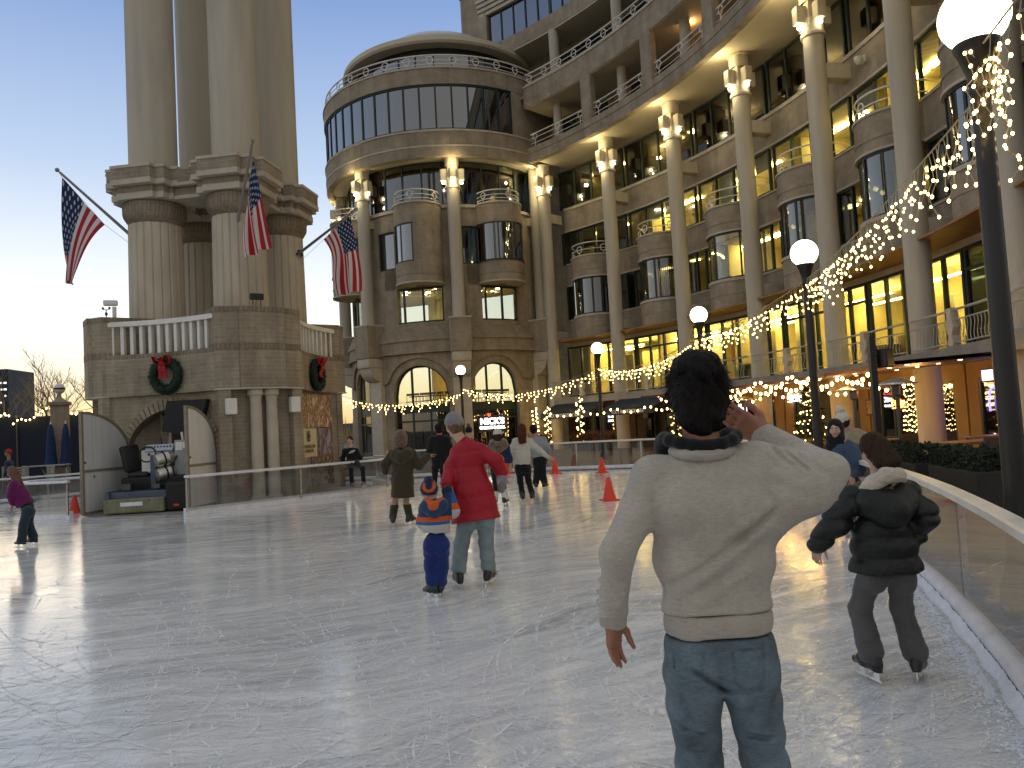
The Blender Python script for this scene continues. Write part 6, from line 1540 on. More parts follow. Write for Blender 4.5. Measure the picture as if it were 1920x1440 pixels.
def folds(lst, side=(0, -1, 0)):
    """creases and ridges on the side of a garment: (p0, p1, depth, width), depth > 0 cuts in; distances are measured in the x-z plane"""
    def f(X, Y, Zz):
        a = 0
        for p0, p1, dep, w in lst:
            x0, z0, x1, z1 = p0[0], p0[2], p1[0], p1[2]; dx, dz = x1-x0, z1-z0; L = dx*dx+dz*dz
            t = ((X-x0)*dx+(Zz-z0)*dz)/L; tc = np.clip(t, 0, 1); d = np.sqrt((X-x0-tc*dx)**2+(Zz-z0-tc*dz)**2)
            pr = np.exp(-(d/w)**2)*np.clip(np.minimum(tc, 1-tc)*5+.15, 0, 1); a = a+dep*pr
        yc = (np.asarray(Y)*side[1] > -.005); return np.where(yc, a, 0)
    return f
# ------------------------------------------------------------------ cloth and skin materials
def cloth(name, col, rough=.85, var=.1, weave=220, bump=.25, sheen=.2, vscale=5, heather=0):
    m = pbr(name, col, rough, var=var, scale=vscale, bump=bump, bscale=weave, spec=.15); p = m.node_tree.nodes['Principled BSDF']
    p.inputs['Sheen Weight'].default_value = sheen; p.inputs['Sheen Roughness'].default_value = .5
    if heather:
        nt = m.node_tree; src = p.inputs['Base Color'].links[0].from_socket; tc = nt.nodes.new('ShaderNodeTexCoord'); mp = nt.nodes.new('ShaderNodeMapping'); mp.inputs['Scale'].default_value = (45, 45, 170); lk(nt, tc.outputs['Object'], mp.inputs[0])
        n = nd(nt, 'ShaderNodeTexNoise', Scale=1.0, Detail=3.0, Roughness=.7); lk(nt, mp.outputs[0], n.inputs['Vector']); lk(nt, mixc(nt, 1.0, src, ramp(nt, n.outputs[0], [(.33, (1-heather,)*3), (.67, (1+heather*.7,)*3)]), 'MULTIPLY'), p.inputs['Base Color'])
    return m
def skin(name, col):
    m = pbr(name, col, .5, var=.08, scale=18, bump=.08, bscale=120, spec=.35); p = m.node_tree.nodes['Principled BSDF']; p.inputs['Subsurface Weight'].default_value = .12; p.inputs['Subsurface Radius'].default_value = (.02, .008, .004); p.inputs['Subsurface Scale'].default_value = .5; return m
def hairmat(name, col):
    m = pbr(name, col, .55, var=.35, scale=40, bump=.7, bscale=90, spec=.16, stretch=(1, 1, .12)); return m
SK = {'olive': skin('olive_skin', (.36, .165, .10)), 'fair': skin('fair_skin', (.56, .34, .26)), 'tan': skin('tan_skin', (.40, .22, .14))}
HM = {'black': hairmat('black_hair', (.010, .008, .007)), 'brown': hairmat('brown_hair', (.036, .018, .010)), 'auburn': hairmat('auburn_hair', (.085, .022, .012)), 'light': hairmat('light_brown_hair', (.16, .09, .05))}
M['boot'] = pbr('black_skate_leather', (.014, .014, .015), .32, var=.2, coat=.2); M['boot_grey'] = pbr('grey_rental_boot', (.11, .11, .115), .4, var=.15); M['blade'] = pbr('skate_blade', (.72, .74, .76), .2, .8, var=.05); M['boot_white'] = pbr('white_leg_warmer', (.62, .58, .50), .8, var=.1, bump=.3)
M['eye_dark'] = pbr('dark_iris', (.02, .012, .01), .15, var=0); M['lip'] = pbr('lips', (.38, .12, .10), .4, var=.05); M['eye_white'] = pbr('eye_white', (.7, .67, .62), .2, var=0)
def nrm(v): v = np.array(v, float); return v/np.linalg.norm(v)
def frame_(fwd, up=(0, 0, 1)):
    f = nrm(fwd); r = nrm(np.cross(f, up)); u = np.cross(r, f); return np.stack([r, f, u], 1)      # columns: right, forward, up
def add_hand(s, w, d, nrm_palm, side, sc=1.0, curl=.35, spread=.10, h=.0075, thumb_out=.75, curls=None):
    """w wrist, d direction to the fingers, nrm_palm out of the palm, side +1 thumb towards cross(d, n)"""
    w, d = np.array(w, float), nrm(d); n = nrm(nrm_palm); n = nrm(n-d*n.dot(d)); t = np.cross(d, n)*side
    k = .010*sc
    s.cap(w-d*.02*sc, w+d*.02*sc, .024*sc, .026*sc, .015, (n, .72)); K = [w+d*.085*sc+t*x*sc for x in (.030, .010, -.010, -.029)]
    for q, r in zip(K, (.0125, .0130, .0125, .0115)): s.cap(w+d*.015*sc+(q-w-d*.085*sc)*.6, q, .017*sc, r*sc, .016*sc)
    for i, (q, L, r) in enumerate(zip(K, (.074, .082, .076, .060), (.0088, .0090, .0086, .0076))):
        c = curl if curls is None else curls[i]; p = q; dd = nrm(d+t*spread*(1.5-i)/1.5); L *= sc
        for j, fr in enumerate((.45, .32, .23)):
            a = c*(.7, 1.0, .8)[j]; dd = nrm(dd*math.cos(a)+n*math.sin(a)); e = p+dd*L*fr; s.cap(p, e, r*sc*(1-.08*j), r*sc*(.93-.10*j), .006*sc); p = e
    b = w+d*.022*sc+t*.022*sc+n*.008*sc; d1 = nrm(d*.62+t*thumb_out+n*.25); m1 = b+d1*.045*sc; d2 = nrm(d*.9+t*.25*thumb_out+n*.30); m2 = m1+d2*.032*sc; m3 = m2+nrm(d2+n*.2)*.026*sc
    s.cap(b, m1, .016*sc, .0115*sc, .014*sc).cap(m1, m2, .0110*sc, .0098*sc, .006*sc).cap(m2, m3, .0098*sc, .0080*sc, .006*sc)
def skate(parent, a, toe, up, sc=1.0, mat='boot', shaft=None, h=.009, blade=True):
    """a ankle joint, toe unit direction, up unit along the shin"""
    a = np.array(a, float); R = frame_(toe, up); r, f, u = R[:, 0], R[:, 1], R[:, 2]; up = nrm(shaft-a) if shaft is not None else u
    s = SDF(); q = lambda x, y, z: a+r*x*sc+f*y*sc+u*z*sc
    s.cap(q(0, -.03, -.01), a+up*.10*sc, .046*sc, .047*sc, .02); s.cap(q(0, -.055, -.055), q(0, .06, -.050), .042*sc, .046*sc, .03); s.cap(q(0, .05, -.055), q(0, .155, -.066), .046*sc, .036*sc, .03, (u, .85)); s.cap(q(0, .0, .03), q(0, .10, -.03), .04*sc, .032*sc, .03)
    s.cap(q(0, -.072, -.09), q(0, -.05, -.095), .030*sc, .028*sc, .012); s.cut(q(0, 0, -.098), -u); s.cut(a+up*.115*sc, up)
    o = solid(s, h*sc if sc < 1 else h, 'skate', M[mat], parent)
    b = MB(); P = lambda y, z, x=0: Vector(q(x, y, z))
    prof = [(-.115, -.160), (.165, -.160), (.185, -.150), (.190, -.142), (.12, -.143), (.12, -.098), (.07, -.098), (.06, -.143), (-.03, -.143), (-.04, -.098), (-.09, -.098), (-.09, -.143), (-.118, -.146)]
    b.slab([P(y, z, -.0035) for y, z in prof], Vector(r*.007*sc)).build('blade', M['blade'], o, local=True)
    return o
def face(parent, c, R, sc, smile=False):
    """eyes and mouth on a head whose body mesh already has nose, brow and lips"""
    c = np.array(c, float); q = lambda x, y, z: Vector(c+R @ np.array([x, y, z])*sc)
    for sx in (-1, 1):
        b = MB(); b2 = MB(); b3 = MB()
        b.sphere(q(sx*.031, .083, .004), .0115*sc, 10); b2.sphere(q(sx*.031, .0905, .004), .0062*sc, 8)
        b3.tube([q(sx*(.031+x), .094-abs(x)*.25, .024+.004*(1-(x/.02)**2)) for x in (-.02, -.01, 0, .01, .02)], .0035*sc, 6)
        e_ = b.build('eye', M['eye_white'], parent, True, local=True); b2.build('pupil', M['eye_dark'], e_, True, local=True); b3.build('eyebrow', HM['black'], parent, True, local=True)
    m = MB().tube([q(x, .0925-abs(x)*.45, -.050+(.010*(x/.025)**2 if smile else 0)) for x in (-.025, -.014, 0, .014, .025)], [.003*sc, .006*sc, .0065*sc, .006*sc, .003*sc], 6); m.build('mouth', M['lip'], parent, True, local=True)
def head(s, c, R, sc, neck, detail=True):
    q = lambda x, y, z: np.array(c)+R @ np.array([x, y, z])*sc
    s.ell(q(0, -.012, .030), np.array([.074, .094, .088])*sc, R, .02); s.cap(q(0, .030, -.035), q(0, .048, -.068), .058*sc, .036*sc, .03); s.cap(q(0, -.02, -.05), neck, .055*sc, .056*sc, .03)
    if detail:
        s.cap(q(0, .082, .012), q(0, .104, -.022), .009*sc, .0125*sc, .012*sc); s.cap(q(-.03, .080, .024), q(.03, .080, .024), .010*sc, None, .015*sc); s.cap(q(-.018, .080, -.05), q(.018, .080, -.05), .011*sc, None, .012*sc)
        for sx in (-1, 1):
            s.ell(q(sx*.077, -.012, -.005), np.array([.010, .018, .030])*sc, R, .008); s.ell(q(sx*.040, .06, -.018), np.array([.022, .02, .022])*sc, R, .02)
class Person:
    """joints come in a frame whose x is right, y away from the rink's near end and z up, relative to the base"""
    def __init__(s, label, loc, J, sc, skin_, face_dir=(0, 1, 0), up=(0, 0, 1), heading=(0, 1, 0), h=.009, group='people skating and watching', leg=.72, hs=1.0):
        s.hs = sc*hs
        s.e = empty('person', loc, 0, label, 'person', group); s.J = {k: np.array(v, float) for k, v in J.items()}; s.sc = sc; s.R = frame_(face_dir, up); s.fw = nrm(heading); s.h = h; s.skin = skin_; s.body = SDF()
        j = s.J; b = s.body; c = j['head']
        ch = (j['shL']+j['shR'])/2; pv = j['pelvis']; s.ch = ch
        head(b, c, s.R, s.hs, ch+np.array([0, 0, .02])*sc)
        b.cap(ch-np.array([0, 0, .08])*sc, pv, .11*sc, .095*sc, .04, (s.fw, .62)); b.cap(j['shL'], j['shR'], .05*sc, None, .04)
        for S_ in 'LR':
            b.cap(j['sh'+S_], j['el'+S_], .046*sc, .036*sc); b.cap(j['el'+S_], j['wr'+S_], .036*sc, .025*sc)
            b.cap(j['hip'+S_], j['kn'+S_], .062*sc, leg*.046*sc); b.chain([j['kn'+S_], j['kn'+S_]*.62+j['an'+S_]*.38-s.fw*(leg-.7)*.02*sc, j['an'+S_]], [leg*.046*sc, leg*.048*sc, leg*.034*sc])
    def hand(s, S_, d, n, curl=.35, sc=None, **k): add_hand(s.body, s.J['wr'+S_], d, n, k.pop('side', 1 if S_ == 'L' else -1), sc or s.sc, curl, **k); return s
    def done(s): return solid(s.body, s.h, 'body', SK[s.skin], s.e)
    def q(s, x, y, z): return s.J['head']+s.R @ np.array([x, y, z])*s.hs
    def jacket(s, mat, name='jacket', hem=None, w=.155, sl=.058, cuff=.042, flare=1.0, amp=.006, fr=22, quilt=None, hem_n=(0, 0, -1), collar=.075, k=.05, ext=None, sleeve_to=1.0, depth=.70, h=None, colfn=None, mats=None, extra=None, fat=1.0):
        j = s.J; sc = s.sc; a = SDF(); ch, pv = s.ch, j['pelvis']; hem = pv if hem is None else np.array(hem, float)
        dn = nrm(hem-ch); top = ch-np.array([0, 0, .085])*sc; mid = (top*.45+hem*.55)
        a.chain([top, mid, hem+dn*.06], [w*sc, w*.95*sc*(1+flare)/2, w*sc*flare], k, (s.fw, depth)); a.cap(j['shL'], j['shR'], .066*sc*fat, None, .05)
        a.cap(ch+np.array([0, 0, -.02])*sc, ch+np.array([0, 0, .045])*sc, .085*sc, collar*sc, .04)
        for S_ in 'LR':
            wr = j['el'+S_]*(1-sleeve_to)+j['wr'+S_]*sleeve_to
            a.cap(j['sh'+S_], j['el'+S_], .072*sc*fat, sl*sc*fat, min(.045, k)); a.cap(j['el'+S_], wr, sl*sc*fat, cuff*sc, .03)
        if extra: extra(a)
        a.cut(hem, dn)
        if amp: a.fn(wrinkle(amp*sc, fr/sc, int(abs(s.e.location.x)*97) % 1000, .8))
        if quilt:
            o, n_ = ch, -dn
            def f(X, Y, Z_):
                t = (X-o[0])*n_[0]+(Y-o[1])*n_[1]+(Z_-o[2])*n_[2]; return -quilt[0]*np.abs(np.sin(np.pi*t/quilt[1]))**.6+quilt[0]*.5
            a.fn(f)
        return solid(a, h or s.h, name, M[mat] if mat else None, s.e, colfn, mats)
    def trousers(s, mat, th=.092, kn=.066, an=.062, name='trousers', to=.95, amp=.006, fr=26, h=None, top=.0, flare=0):
        j = s.J; sc = s.sc; a = SDF(); pv = j['pelvis']; ax = nrm(j['hipR']-j['hipL'])
        a.cap(pv-np.array([0, 0, .03])*sc, pv+np.array([0, 0, top])*sc, .132*sc, .125*sc, .04, (s.fw, .74))
        for S_ in 'LR':
            e = j['kn'+S_]*(1-to)+j['an'+S_]*to; a.cap(j['hip'+S_], j['kn'+S_], th*sc, kn*sc, .035); a.cap(j['kn'+S_], e, kn*sc, an*sc, .03)
            b_ = j['hip'+S_]-s.fw*.045*sc; a.cap(b_, b_-np.array([0, 0, .05])*sc, .085*sc, .08*sc, .04)
        if amp: a.fn(wrinkle(amp*sc, fr/sc, int(abs(s.e.location.y)*61) % 1000, 1.3))
        return solid(a, h or s.h, name, M[mat], s.e)
    def skates(s, toeL, toeR, mat='boot', upL=(0, 0, 1), upR=(0, 0, 1), h=.009):
        for S_, t, u in (('L', toeL, upL), ('R', toeR, upR)): skate(s.e, s.J['an'+S_], t, u, s.sc, mat, s.J['kn'+S_], h)
    def hair(s, mat, kind='short', h=None, length=.0):
        a = SDF(); R, sc = s.R, s.hs; q = s.q
        a.ell(q(0, -.022, .042), np.array([.086, .100, .092])*sc, R, .02)
        if kind == 'short': a.ell(q(0, -.055, -.005), np.array([.076, .062, .085])*sc, R, .03); a.cut(q(0, .062, .04), R @ np.array([0, 1, -.55])); a.fn(wrinkle(.004*sc, 90/sc, 5))
        if kind == 'long':
            a.ell(q(0, -.05, -.02), np.array([.085, .07, .10])*sc, R, .04); d = np.array([0, 0, -1.0]); p = q(0, -.085, -.06)
            for x in (-.045, -.015, .015, .045): a.chain([q(x*.8, -.08, .0), q(x, -.095, -.10), q(x*1.1, -.105, -.12-length*.6), q(x*.8, -.10, -.13-length)], [.045*sc, .04*sc, .034*sc, .012*sc], .03)
            a.cut(q(0, .055, .045), R @ np.array([0, 1, -.6])); a.fn(wrinkle(.005*sc, 80/sc, 8, .25))
        return solid(a, h or s.h, 'hair', HM[mat], s.e)
    def beanie(s, mat, pom=None, tilt=0, brim=True, h=None, colfn=None, mats=None):
        a = SDF(); R, sc = s.R, s.hs; q = s.q
        a.ell(q(0, -.018, .055), np.array([.092, .108, .098])*sc, R, .02); a.ell(q(0, -.055, .02), np.array([.082, .068, .07])*sc, R, .03); a.cut(q(0, 0, .012), R @ np.array([0, .30, -1]))
        if brim: a.fn(lambda X, Y, Z_: -.006*np.clip(1-np.abs(((X-q(0, 0, .045)[0])*R[0, 2]+(Y-q(0, 0, .045)[1])*R[1, 2]+(Z_-q(0, 0, .045)[2])*R[2, 2]))/.035, 0, 1))
        o = solid(a, h or s.h, 'beanie', M[mat] if mat else None, s.e, colfn, mats)
        if pom:
            b = SDF(); b.ell(q(*pom[1]), np.array([pom[2]]*3)*sc, None, .01); b.fn(wrinkle(.006, 120, 3)); solid(b, h or s.h*.8, 'pompom', M[pom[0]], o)
        return o
    def hood(s, mat, name='hood', up=False, r=.085, lining=None, h=None, low=0):
        a = SDF(); sc = s.sc; ch = s.ch; f = s.fw; rt = nrm(np.cross(f, (0, 0, 1)))
        if up:
            R = s.R; a.ell(s.q(0, -.03, .02), np.array([.118, .125, .135])*sc, R, .03); a.ell(s.q(0, -.05, -.08), np.array([.115, .10, .10])*sc, R, .04)
            if name == 'fur_hood': a.fn(wrinkle(.010, 110, 4))
            a.cut(s.q(0, .045, 0), R @ np.array([0, 1, 0]))
        else:
            c = ch-f*.09*sc+np.array([0, 0, .015-low])*sc
            a.chain([c+rt*x*sc+np.array([0, 0, z])*sc+f*y*sc for x, y, z in ((-.11, .10, .03), (-.10, .0, -.02), (0, -.05, -.07), (.10, .0, -.02), (.11, .10, .03))], [r*.75*sc, r*.9*sc, r*1.05*sc, r*.9*sc, r*.75*sc], .05)
            if name == 'fur_hood': a.fn(wrinkle(.010, 110, 4))
        return solid(a, h or s.h, name, M[mat], s.e)
# ------------------------------------------------------------------ the people
def joints(Y0, base, kw_sc=1.0, **kw):
    J = {}; b = Vector(base)
    for k, v in kw.items():
        if len(v) == 4: J[k] = np.array(v[:3], float)                       # given directly, relative to the base
        else: J[k] = np.array(atY(v[0], v[1], Y0+v[2])-b)
    for S_ in 'LR':
        a_ = J['an'+S_]; a_[2] = max(a_[2], .158*kw_sc)
        if abs(J['kn'+S_][2]-a_[2]) < .22: J['kn'+S_][2] = .5*(J['hip'+S_][2]+a_[2])
    return J
M['cream_knit'] = cloth('oatmeal_fleece', (.56, .505, .42), .95, .10, 260, .6, .35, 7, .13); M['rib'] = cloth('oatmeal_rib', (.53, .48, .40), .95, .06, 350, .6, .3, 5, .12)
M['denim'] = cloth('blue_denim', (.15, .20, .235), .85, .34, 420, .4, .1, 4.5, .22); M['denim_light'] = cloth('pale_denim', (.23, .28, .29), .85, .2, 300, .3, .1, 4)
M['puffer_black'] = pbr('black_nylon', (.011, .013, .011), .42, var=.25, scale=7, bump=.5, bscale=26, spec=.35); M['fleece_cream'] = cloth('cream_fleece_lining', (.60, .53, .42), .95, .1, 90, .8, .5)
M['grey_knit'] = cloth('dark_grey_leggings', (.095, .092, .09), .8, .15, 200, .2); M['red_puffer'] = pbr('red_nylon', (.36, .010, .022), .5, var=.12, scale=8, bump=.35, bscale=22, spec=.3)
M['grey_beanie'] = cloth('grey_knit_hat', (.26, .25, .24), .95, .12, 120, .7, .4); M['navy'] = cloth('navy_cloth', (.018, .03, .075), .85); M['royal'] = cloth('royal_blue_snow_trousers', (.012, .028, .15), .6, .12); M['orange'] = cloth('orange_cloth', (.62, .10, .015)); M['pale_grey'] = cloth('pale_grey_cloth', (.47, .45, .42)); M['blue_mid'] = cloth('mid_blue_cloth', (.02, .12, .36)); M['navy_blue'] = cloth('jacket_navy', (.025, .055, .13))
M['olive'] = cloth('olive_brown_parka', (.050, .038, .021), .8, .12, 80, .2); M['fur'] = cloth('brown_fur', (.14, .085, .045), .95, .4, 60, 1.0, .6, 30); M['green_sock'] = cloth('dark_green_sock', (.035, .04, .016)); M['black_cloth'] = cloth('black_cloth', (.010, .010, .011)); M['white_jacket'] = cloth('white_quilted_jacket', (.56, .53, .45), .8, .06, 60, .3); M['sage_grey'] = cloth('pale_blue_grey_sweater', (.27, .29, .31)); M['purple'] = cloth('purple_jacket', (.12, .009, .085), .7, .15, 70, .3); M['dark_jeans'] = cloth('dark_teal_jeans', (.022, .042, .055)); M['denim_jacket'] = cloth('denim_jacket', (.05, .085, .14)); M['beige_coat'] = cloth('beige_coat', (.34, .28, .19)); M['white_hat'] = cloth('white_knit_hat', (.66, .62, .55), .95, .05, 110, .7, .4); M['black_hijab'] = cloth('black_headscarf', (.012, .012, .014)); M['glove_dark'] = cloth('dark_glove', (.02, .018, .018)); M['glove_grey'] = cloth('grey_mitten', (.25, .24, .23)); M['red_hat'] = cloth('red_hat', (.45, .03, .03)); M['blue_coat'] = cloth('blue_coat', (.03, .06, .12))
# --- the man in cream, nearest the camera
Y0 = 2.34; base = (atY(1345, 1200, Y0).x, Y0, 0)
J = joints(Y0, base, head=(1306, 748, .03), shL=(1226, 895, .0), shR=(1418, 868, .02), elL=(1157, 1040, -.06), elR=(1558, 882, -.03), wrL=(1150, 1158, .0), wrR=(1436, 822, .13), pelvis=(1346, 1222, .0), hipL=(1297, 1252, 0), hipR=(1404, 1248, 0), knL=(1310, 1425, .12), knR=(1432, 1425, .12), anL=(-.07, -.06, .16, 1), anR=(.16, -.04, .16, 1))
P = Person('man in a cream sweater and blue jeans, seen from behind, hand at ear', base, J, .97, 'olive', (.05, 1, -.05), (.04, 0, 1), h=.0055, leg=.7)
P.hand('L', (-.04, .03, -1), (.78, -.62, .0), curls=(.26, .18, .20, .28), sc=.88, spread=.025, thumb_out=.55, side=-1)
tipd = np.array(atY(1362, 775, Y0+.17)-Vector(base))-J['wrR']
P.hand('R', tipd, (-.15, .9, .55), curls=(.16, .10, .12, .2), sc=1.03, spread=.012, side=-1, thumb_out=.5)
P.done()
def hero(a):
    q = lambda x, y, dy: np.array(atY(x, y, Y0+dy)-Vector(base))
    a.cap(q(1277, 950, -.02), q(1398, 955, -.02), .110, .118, .035, ((0, 1, 0), .80)); a.cap(q(1290, 1050, 0), q(1386, 1050, 0), .108, .108, .05, ((0, 1, 0), .86)); a.cap(q(1306, 1150, 0), q(1385, 1150, 0), .105, .105, .05, ((0, 1, 0), .95))
    a.cap(q(1420, 905, .0), q(1520, 915, -.02), .086, .070, .05); a.cap(q(1425, 960, .0), q(1500, 920, -.02), .075, .07, .06)
    Qf = lambda L: [(q(x0, y0, -.11), q(x1, y1, -.11), dp, w_) for x0, y0, x1, y1, dp, w_ in L]
    a.fn(folds(Qf([(1462, 950, 1372, 1030, .022, .009), (1380, 1024, 1288, 1090, .016, .010), (1300, 1085, 1250, 1115, .008, .012), (1450, 985, 1290, 1108, -.012, .016), (1455, 940, 1350, 1020, -.010, .014), (1425, 1035, 1262, 1150, .007, .012), (1440, 1050, 1300, 1150, -.006, .014), (1245, 1000, 1300, 1080, .006, .014), (1235, 1120, 1300, 1145, .006, .009), (1330, 1060, 1300, 1130, -.004, .02),
        (1462, 838, 1500, 880, .010, .007), (1482, 842, 1528, 888, .011, .007), (1505, 850, 1548, 893, .010, .007), (1450, 850, 1470, 885, .008, .007), (1530, 862, 1560, 895, .007, .007), (1472, 836, 1512, 886, -.007, .007), (1494, 845, 1540, 892, -.007, .007), (1440, 900, 1530, 935, .007, .015), (1410, 890, 1470, 960, .006, .016), (1225, 900, 1262, 960, .006, .02), (1240, 1000, 1222, 930, .008, .012), (1212, 868, 1246, 985, .0035, .004), (1430, 852, 1452, 945, .003, .004), (1235, 885, 1290, 870, -.003, .012), (1300, 900, 1360, 1000, -.004, .03), (1250, 1090, 1262, 1140, .006, .010), (1410, 1100, 1430, 1140, .006, .010), (1350, 1095, 1362, 1140, .005, .012)])))
    for y in (1085, 1108, 1128): a.cap(q(1120, y, -.02), q(1170, y+9, -.07), .008, .006, .018)
hemc = np.array(atY(1345, 1143, Y0)-Vector(base))
P.jacket('cream_knit', 'sweater', hem=hemc, w=.136, sl=.055, cuff=.047, flare=1.0, amp=.0035, fr=16, h=.0065, depth=.74, extra=hero, collar=.068, fat=.90, k=.035)
rb = SDF(); zb = hemc[2]; ctr = np.array(atY(1346, 1164, Y0)-Vector(base))
rb.cap(ctr+np.array([-.055, 0, .0]), ctr+np.array([.055, 0, .010]), .108, .108, .04, ((0, 1, 0), .92)); rb.cut(ctr+np.array([0, 0, .036]), (0, 0, 1)); rb.cut(ctr+np.array([0, 0, -.030]), (0, 0, -1)); rb.fn(wrinkle(.002, 40, 4)); solid(rb, .006, 'hem_band', M['rib'], P.e)
for S_ in 'LR':
    cu = SDF(); w_ = J['wr'+S_]; d = nrm(J['wr'+S_]-J['el'+S_]); cu.cap(w_-d*.05, w_+d*.012, .044, .041, .01); cu.fn(wrinkle(.002, 60, 6)); cu.cut(w_+d*.022, d); cu.cut(w_-d*.055, -d); solid(cu, .006, 'cuff', M['rib'], P.e)
nk = SDF(); c = P.ch+np.array([-.01, -.01, .062]); ring = [c+np.array([.083*math.cos(t), .072*math.sin(t), .014*math.sin(t)]) for t in np.linspace(0, 2*PI, 17)]; nk.chain(ring, [.016]*17, .01); solid(nk, .005, 'neckband', M['rib'], P.e)
def jeans(P, J):
    a = SDF(); pv = J['pelvis']; q = lambda x, y, dy: np.array(atY(x, y, Y0+dy)-Vector(base))
    a.cap(q(1302, 1215, 0), q(1396, 1212, 0), .092, .092, .03, ((0, 1, 0), 1.05)); a.cap(q(1306, 1250, -.02), q(1308, 1272, -.015), .092, .084, .035); a.cap(q(1396, 1250, -.02), q(1408, 1272, -.015), .094, .088, .035)
    for S_ in 'LR':
        h_, k_, an = J['hip'+S_], J['kn'+S_], J['an'+S_]; a.cap(h_, k_, .088, .070, .014); a.cap(k_, an+np.array([0, 0, -.03]), .071, .076, .02)
    Qf = lambda L: [(q(x0, y0, -.1), q(x1, y1, -.1), dp*1.5, w_) for x0, y0, x1, y1, dp, w_ in L]
    a.fn(folds(Qf([(1296, 1255, 1372, 1310, .016, .008), (1300, 1268, 1350, 1300, -.008, .010), (1365, 1308, 1440, 1292, .010, .010), (1346, 1210, 1352, 1290, .006, .0035), (1285, 1300, 1310, 1380, .006, .014), (1430, 1300, 1410, 1400, .007, .016), (1452, 1290, 1462, 1400, .006, .012),
        (1268, 1388, 1355, 1402, .014, .008), (1272, 1402, 1350, 1390, -.010, .009), (1275, 1420, 1352, 1412, .014, .008), (1278, 1436, 1350, 1428, -.010, .009), (1392, 1398, 1480, 1412, .014, .008), (1398, 1385, 1472, 1400, -.010, .009), (1400, 1425, 1482, 1434, .012, .008), (1400, 1412, 1480, 1420, -.008, .008),
        (1375, 1220, 1378, 1282, .0045, .003), (1378, 1282, 1405, 1296, .0045, .003), (1405, 1296, 1432, 1280, .0045, .003), (1432, 1280, 1434, 1218, .0045, .003), (1375, 1222, 1434, 1218, .004, .003), (1268, 1222, 1272, 1270, .0045, .003), (1272, 1270, 1296, 1284, .0045, .003), (1296, 1284, 1316, 1268, .0045, .003), (1316, 1268, 1320, 1222, .0045, .003), (1252, 1203, 1440, 1200, .004, .003)])))
    a.fn(wrinkle(.0045, 20, 77, 1.2)); a.cut(q(1345, 1187, 0), (0, 0, 1)); return solid(a, .0058, 'jeans', M['denim'], P.e)
jeans(P, J)
P.skates((-.1, 1, 0), (.25, 1, 0), h=.01)
hr = SDF(); R = P.R; q = P.q
hr.ell(q(0, -.020, .040), np.array([.090, .104, .098])*.97, R, .02); hr.ell(q(0, -.055, -.02), np.array([.083, .066, .10])*.97, R, .04); hr.ell(q(.0, -.03, .10), np.array([.07, .08, .05]), R, .03)
hr.cut(q(0, .058, .04), R @ np.array([0, 1, -.5])); hr.fn(wrinkle(.0045, 95, 5, .5)); hr.fn(wrinkle(.003, 170, 9, .6)); hro = solid(hr, .0055, 'hair', HM['black'], P.e)
tf = MB(); qq = random.Random(8)
for i in range(2400):            # loose strands that break the outline
    d = Vector((qq.gauss(0, 1), qq.gauss(-.4, 1), qq.gauss(.2, .9))).normalized(); p = Vector(q(d.x*.088, -.022+d.y*.102, .036+d.z*.097)); dd = Vector(R @ np.array([d.x*.6+qq.gauss(0, .4), d.y*.6-.1, d.z*.4-.45])).normalized(); L = .014+.026*qq.random(); s_ = dd.orthogonal().normalized()*.0012
    tf.add([p-s_, p+s_, p+dd*L+Vector(d)*.006], [(0, 1, 2)])
tf.build('strands', HM['black'], hro, local=True)
hp = SDF(); c = P.ch+np.array([-.005, .0, .088]); ring = [c+np.array([.108*math.cos(t), .085*math.sin(t)+.01, .012*math.cos(2*t)]) for t in np.linspace(PI*.62, PI*2.38, 15)]
hp.chain(ring, [.018]*15, .01); hp.ell(ring[1]+np.array([-.028, -.02, -.012]), (.034, .045, .045)); hp.ell(ring[-2]+np.array([.02, -.02, -.005]), (.03, .042, .042)); ho = solid(hp, .006, 'neck_headphones', M['black_cloth'], P.e)
# --- the girl in the black puffer coat
Y0 = 4.55; base = (atY(1665, 1275, Y0).x, Y0, 0)
J = joints(Y0, base, .84, head=(1638, 846, .06), shL=(1600, 935, 0), shR=(1700, 925, 0), elL=(1562, 985, -.02), elR=(1733, 965, -.06), wrL=(1533, 1018, .02), wrR=(1722, 1000, -.02), pelvis=(1660, 1050, 0), hipL=(1634, 1075, 0), hipR=(1687, 1075, 0), knL=(1612, 1140, .08), knR=(1690, 1140, .04), anL=(1634, 1228, .0), anR=(1718, 1232, 0))
P = Person('girl in a black puffer coat with cream hood lining, skating away beside the right-hand rail', base, J, .84, 'fair', (-.12, 1, -.35), (-.2, .25, 1), (0, 1, 0), h=.0075)
P.hand('L', (-.15, .1, -1), (.8, .5, 0), .3, .82, side=1); P.hand('R', (-.3, .3, -1), (-.9, 0, -.2), .4, .82); P.done()
hem = np.array(atY(1661, 1068, Y0)-Vector(base))
P.jacket('puffer_black', 'puffer_coat', hem=hem, w=.160, sl=.075, cuff=.060, flare=1.62, amp=.006, fr=20, quilt=(.024, .115), depth=.72, h=.008, fat=1.12, k=.06)
P.hood('puffer_black', 'hood', False, .115, low=.02); P.hair('brown', 'long', length=.0)
ln = SDF(); ch = P.ch; ln.chain([ch+np.array(v)*.84 for v in ((-.175, .02, -.06), (-.155, -.05, .02), (-.10, -.12, .10), (-.01, -.15, .155), (.08, -.12, .15), (.15, -.03, .10))], [.022, .036, .042, .042, .036, .022], .03); ln.fn(wrinkle(.004, 90, 2)); solid(ln, .007, 'hood_lining', M['fleece_cream'], P.e)
P.trousers('grey_knit', .092, .072, .086, 'flared_leggings', to=.93, amp=.004)
